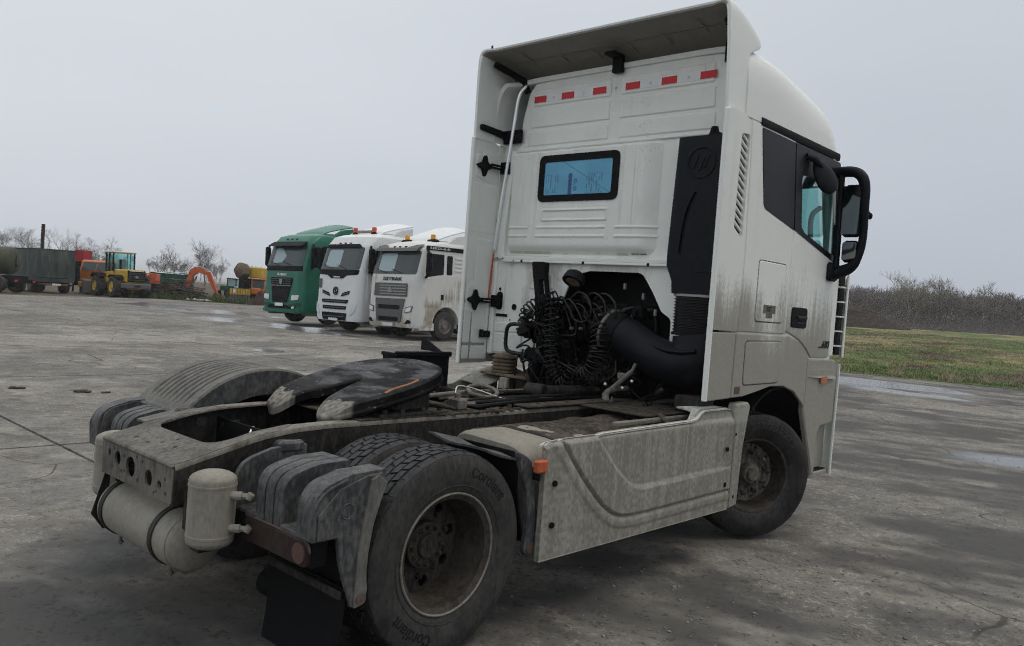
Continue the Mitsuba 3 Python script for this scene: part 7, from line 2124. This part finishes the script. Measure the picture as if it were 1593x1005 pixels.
def tree_segs(h, spread, seed, levels=5, stems=1, kids=(3, 5), rmin=0.010, r0=None):
    r = np.random.default_rng(seed)
    segs, twig = [], []
    todo = []
    for s in range(stems):
        a = r.uniform(0, 2 * PI)
        tilt = 0.08 if stems == 1 else r.uniform(0.15, 0.5)
        todo.append((np.array([0.15 * math.cos(a) * (stems > 1), 0.15 * math.sin(a) * (stems > 1), 0.0]), np.array([math.cos(a) * tilt, math.sin(a) * tilt, 1.0]), h * r.uniform(0.30, 0.42), (r0 or h * 0.018) / math.sqrt(stems), 0))
    while todo:
        p, d, l, rad, lev = todo.pop()
        d = d / np.linalg.norm(d)
        n = 3 if lev < 3 else 2
        q = p
        pts = [p]
        for i in range(n):
            d = d + r.normal(0, 0.10 + 0.03 * lev, 3) + np.array([0, 0, 0.13])
            d /= np.linalg.norm(d)
            q = q + d * l / n
            ra, rb = rad * (1 - 0.35 * i / n), rad * (1 - 0.35 * (i + 1) / n)
            (segs if lev < 2 else twig).append((pts[-1], q, max(ra, rmin), max(rb, rmin)))
            pts.append(q)
        if lev < levels:
            for c in range(r.integers(kids[0], kids[1] + 1)):
                base = pts[-1] if c < 2 else pts[r.integers(1, len(pts))]
                a, t_ = r.uniform(0, 2 * PI), r.uniform(0.35, 0.85) * spread
                o = np.array([math.cos(a), math.sin(a), 0])
                o -= d * (o @ d)
                o /= np.linalg.norm(o) + 1e-9
                todo.append((base, d * math.cos(t_) + o * math.sin(t_), l * r.uniform(0.55, 0.85), rad * r.uniform(0.45, 0.66), lev + 1))
    return segs, twig


def seg_mesh(segs, sides=3):
    a = np.array([s[0] for s in segs])
    b = np.array([s[1] for s in segs])
    ra, rb = np.array([s[2] for s in segs]), np.array([s[3] for s in segs])
    d = b - a
    d /= np.linalg.norm(d, axis=1, keepdims=True) + 1e-12
    u = np.cross(d, np.where(np.abs(d[:, 2:]) < 0.9, [[0, 0, 1.0]], [[1.0, 0, 0]]))
    u /= np.linalg.norm(u, axis=1, keepdims=True)
    w = np.cross(d, u)
    th = np.arange(sides) * 2 * PI / sides
    ring = np.cos(th)[None, :, None] * u[:, None] + np.sin(th)[None, :, None] * w[:, None]
    v = np.concatenate([a[:, None] + ra[:, None, None] * ring, b[:, None] + rb[:, None, None] * ring], 1)
    i = np.arange(sides)
    j = (i + 1) % sides
    f = np.vstack([np.stack([i, j, j + sides], 1), np.stack([i, j + sides, i + sides], 1)])
    F = (f[None] + (np.arange(len(v)) * 2 * sides)[:, None, None]).reshape(-1, 3)
    return trimesh.Trimesh(v.reshape(-1, 3), F, process=False)


def fit_tree(h, spread, seed, **kw):
    s, w = tree_segs(h, spread, seed, **kw)
    top = max(q[1][2] for q in w)
    f = h / top
    sc = lambda L: [(a * f, b * f, ra, rb) for a, b, ra, rb in L]
    return sc(s), sc(w)


def tree(lat, dep, h, spread, seed, label, m='m_bark', group=None, **kw):
    x, y, z = spot(lat, dep)
    k = thing('bare_tree', label, 'tree', group)
    s, w = fit_tree(h, spread, seed, **kw)
    tf = move(x, y, z - 0.1)
    obj('trunk', seg_mesh(s, 5), m, k, True, tf)
    obj('crown', seg_mesh(w, 3), m, k, False, tf)


for px, dep, h, sp, seed, st, lab in ((-4, 112, 6.6, 1.0, 1, 1, 'leafless tree at the left edge above the tanker'), (24, 114, 7.2, 1.0, 2, 2, 'leafless tree above the tanker, left of the tall pipe'), (45, 118, 7.4, 0.95, 3, 1, 'leafless tree next to the tall pipe on its left'),
                                      (76, 115, 7.4, 1.0, 4, 1, 'leafless tree just right of the tall pipe'), (98, 112, 7.3, 0.9, 5, 1, 'leafless tree above the middle of the box truck'), (119, 113, 6.9, 1.1, 6, 3, 'dense low-branched tree above the red box'),
                                      (140, 110, 5.6, 1.1, 7, 3, 'twiggy bush-like tree above the orange cab'), (168, 112, 6.6, 0.8, 8, 1, 'slender leafless tree left of the loader cab'),
                                      (246, 144, 6.2, 0.9, 9, 1, 'leafless tree left of the slim one in the middle'), (267, 143, 7.3, 0.75, 10, 1, 'slim tall leafless tree left of the broad one'), (284, 146, 5.0, 1.0, 11, 3, 'low scrubby tree between the slim tree and the broad one'),
                                      (315, 142, 8.5, 0.85, 12, 5, 'broad many-stemmed leafless tree above the excavator arm')):
    tree((px - 796.5) / 1269 * dep, dep, h, sp, seed, lab, group=None, stems=st, levels=5, kids=(2, 4), rmin=0.0085)
# far hedge line at the left and the wood at the right, each one mass
def wood(spots, seed, protos, m, key, label):
    r = np.random.default_rng(seed)
    out = []
    for x, y, z, sc in spots:
        p = protos[r.integers(len(protos))].copy()
        a = r.uniform(0, 2 * PI)
        p.apply_transform(move(x, y, z - 0.2) @ rot(math.degrees(a), (0, 0, 1)) @ np.diag([sc * r.uniform(0.9, 1.3), sc * r.uniform(0.9, 1.3), sc, 1]))
        out.append(p)
    kk = obj(key, cat(out), m, None, False)
    labels[kk] = {'kind': 'stuff', 'label': label, 'category': 'wood'}


protos = []
for i in range(7):
    s, w = fit_tree(6.4, 0.95, 100 + i, stems=[1, 1, 2, 3, 1, 2, 4][i], levels=4, kids=(3, 4), rmin=0.022)
    protos.append(seg_mesh(s + w, 3))
r = np.random.default_rng(21)
sp_ = []
for i in range(200):
    dep = 120 + 34 * r.random()
    lat = r.uniform(44, 104) * dep / 128
    x, y, z = spot(lat, dep)
    sp_.append((x, y, z, r.uniform(0.72, 1.08) * (1 + (dep - 120) * 0.002)))
wood(sp_, 5, protos, 'm_bark', 'far_wood', 'grey-brown leafless wood beyond the field')
sp_ = []
for i in range(50):
    dep = 250 + 40 * r.random()
    lat = r.uniform(-190, -72) * dep / 260
    x, y, z = spot(lat, dep)
    sp_.append((x, y, z, r.uniform(0.75, 1.25)))
wood(sp_, 6, protos[:4], 'm_bark', 'far_hedge', 'faint leafless hedge line beyond the machinery')
tree(57.7, 119, 8.6, 1.0, 31, 'tall pale yellowish tree standing out of the wood', 'm_bark_pale', stems=4, levels=5, kids=(2, 4), rmin=0.013)
tree(62.9, 119, 8.1, 0.95, 32, 'dark crooked tree right of the pale one in the wood', 'm_bark', stems=1, levels=5, kids=(2, 4), rmin=0.014)
tree(69.3, 119, 7.7, 0.95, 33, 'dark spreading tree near the right edge of the wood', 'm_bark', stems=2, levels=5, kids=(2, 4), rmin=0.014)
# scrub at the foot of the wood, reeds, mound of earth
r = np.random.default_rng(4)
n = 26000
dep = 112 + 16 * r.random(n)
lat = r.uniform(42, 100, n) * dep / 118
q = CAM[:2] + FH * dep[:, None] + RH * lat[:, None]
k = obj('scrub', blades(q, r.uniform(0.5, 3.4, n) * ss(110, 124, dep) + 0.25, 0.035, 3, 0.3, 9), 'm_bark', None, False)
labels[k] = {'kind': 'stuff', 'label': 'brown dead scrub along the foot of the wood', 'category': 'scrub'}


def mound():
    r_, a = np.meshgrid(np.linspace(0, 1, 30), np.linspace(0, 2 * PI, 81), indexing='ij')
    px, py = r_ * np.cos(a), r_ * np.sin(a)
    nn = meshkit.fbm(np.stack([px * 4, py * 4, px * 0], -1), 5, 3)
    zz_ = 3.1 * (1 - r_ ** 1.25) * (0.8 + 0.4 * nn) - 0.25
    lat, dep = 44.6 + px * 7.4, 106 + py * 5.5
    q = CAM[:2] + FH * dep[..., None] + RH * lat[..., None]
    m = grid(np.stack([q[..., 0], q[..., 1], gz(q[..., 0], q[..., 1]) + zz_], -1))
    if m.face_normals[:, 2].mean() < 0:
        m.invert()
    return m


k = obj('earth_mound', mound(), 'm_earth', None, 60)
tag(k, 'dark mound of bare earth at the far side of the field', 'mound')
# weeds at the left edge of the yard
r = np.random.default_rng(14)
n = 1500
lat = r.uniform(-27.5, -15, n)
dep = 57.6 + 0.12 * (lat + 21) + r.uniform(0, 5, n)
q = CAM[:2] + FH * dep[:, None] + RH * lat[:, None]
k = obj('weeds', blades(q, r.uniform(0.1, 0.7, n), 0.03, 4, 0.12, 6), 'm_grass', None, False)
labels[k] = {'kind': 'stuff', 'label': 'dead grass and weeds along the far edge of the yard', 'category': 'weeds'}
n = 220
for i, (dx, dy) in enumerate(((25.1, 2.95), (25.4, 3.35), (24.9, 4.6), (26.2, 2.2))):
    c = np.random.default_rng(60 + i)
    xy = np.array([[dx, dy]]) + c.normal(0, 0.10, (14, 2))
    tag(obj('dry_weed', blades(xy, c.uniform(0.25, 0.62, 14), 0.02, 3, 0.03, 70 + i), 'm_straw', None, False), ['pale dry weed stalk at the field edge, second from the right', 'dry weed stalk in the middle of the field edge', 'lone pale weed stalk at the field edge, leftmost', 'forked dry weed at the field edge, rightmost'][i], 'weed')
mat('m_straw', (0.33, 0.28, 0.18), 0.9)

# loose grit and small stones on the asphalt
r = np.random.default_rng(77)
n = 5200
dep = 2.2 + 13 * r.random(n) ** 1.5
lat = r.uniform(-0.35, 0.75, n) * dep
q = CAM[:2] + FH * dep[:, None] + RH * lat[:, None]
cl = meshkit.fbm(np.stack([q[:, 0] * 0.9, q[:, 1] * 0.9, q[:, 0] * 0], 1), 3, 8)
q = q[cl > 0.47]
ic = trimesh.creation.icosphere(0, 1.0)
V = ic.vertices[None] * r.uniform(0.55, 1.2, (len(q), len(ic.vertices), 1)) * (0.003 + 0.013 * r.random((len(q), 1, 1)) ** 2.5) * np.array([1, 1, 0.6])
V = V + np.stack([q[:, 0], q[:, 1], gz(q[:, 0], q[:, 1]) - 0.018], 1)[:, None]
F = (ic.faces[None] + (np.arange(len(q)) * len(ic.vertices))[:, None, None]).reshape(-1, 3)
mat('m_grit', grime((0.10, 0.092, 0.08), (0.30, 0.285, 0.25), 30.0, 0.4, 0.6), 0.9)
k = obj('loose_grit', trimesh.Trimesh(V.reshape(-1, 3), F, process=False), 'm_grit', None, False)
labels[k] = {'kind': 'stuff', 'label': 'loose grit and small stones on the asphalt', 'category': 'gravel'}

# damp air
scene['air'] = {'type': 'homogeneous', 'albedo': rgb(0.93, 0.95, 0.965), 'sigma_t': 0.0005}
scene['haze'] = {'type': 'cube', 'to_world': T().translate([0, 0, 4.5]).scale([2600, 2600, 11.6]), 'bsdf': {'type': 'null'}, 'interior': {'type': 'ref', 'id': 'air'}}
scene['camera']['medium'] = {'type': 'ref', 'id': 'air'}
labels['haze'] = {'kind': 'stuff', 'label': 'thin damp haze over the yard and field', 'category': 'haze'}
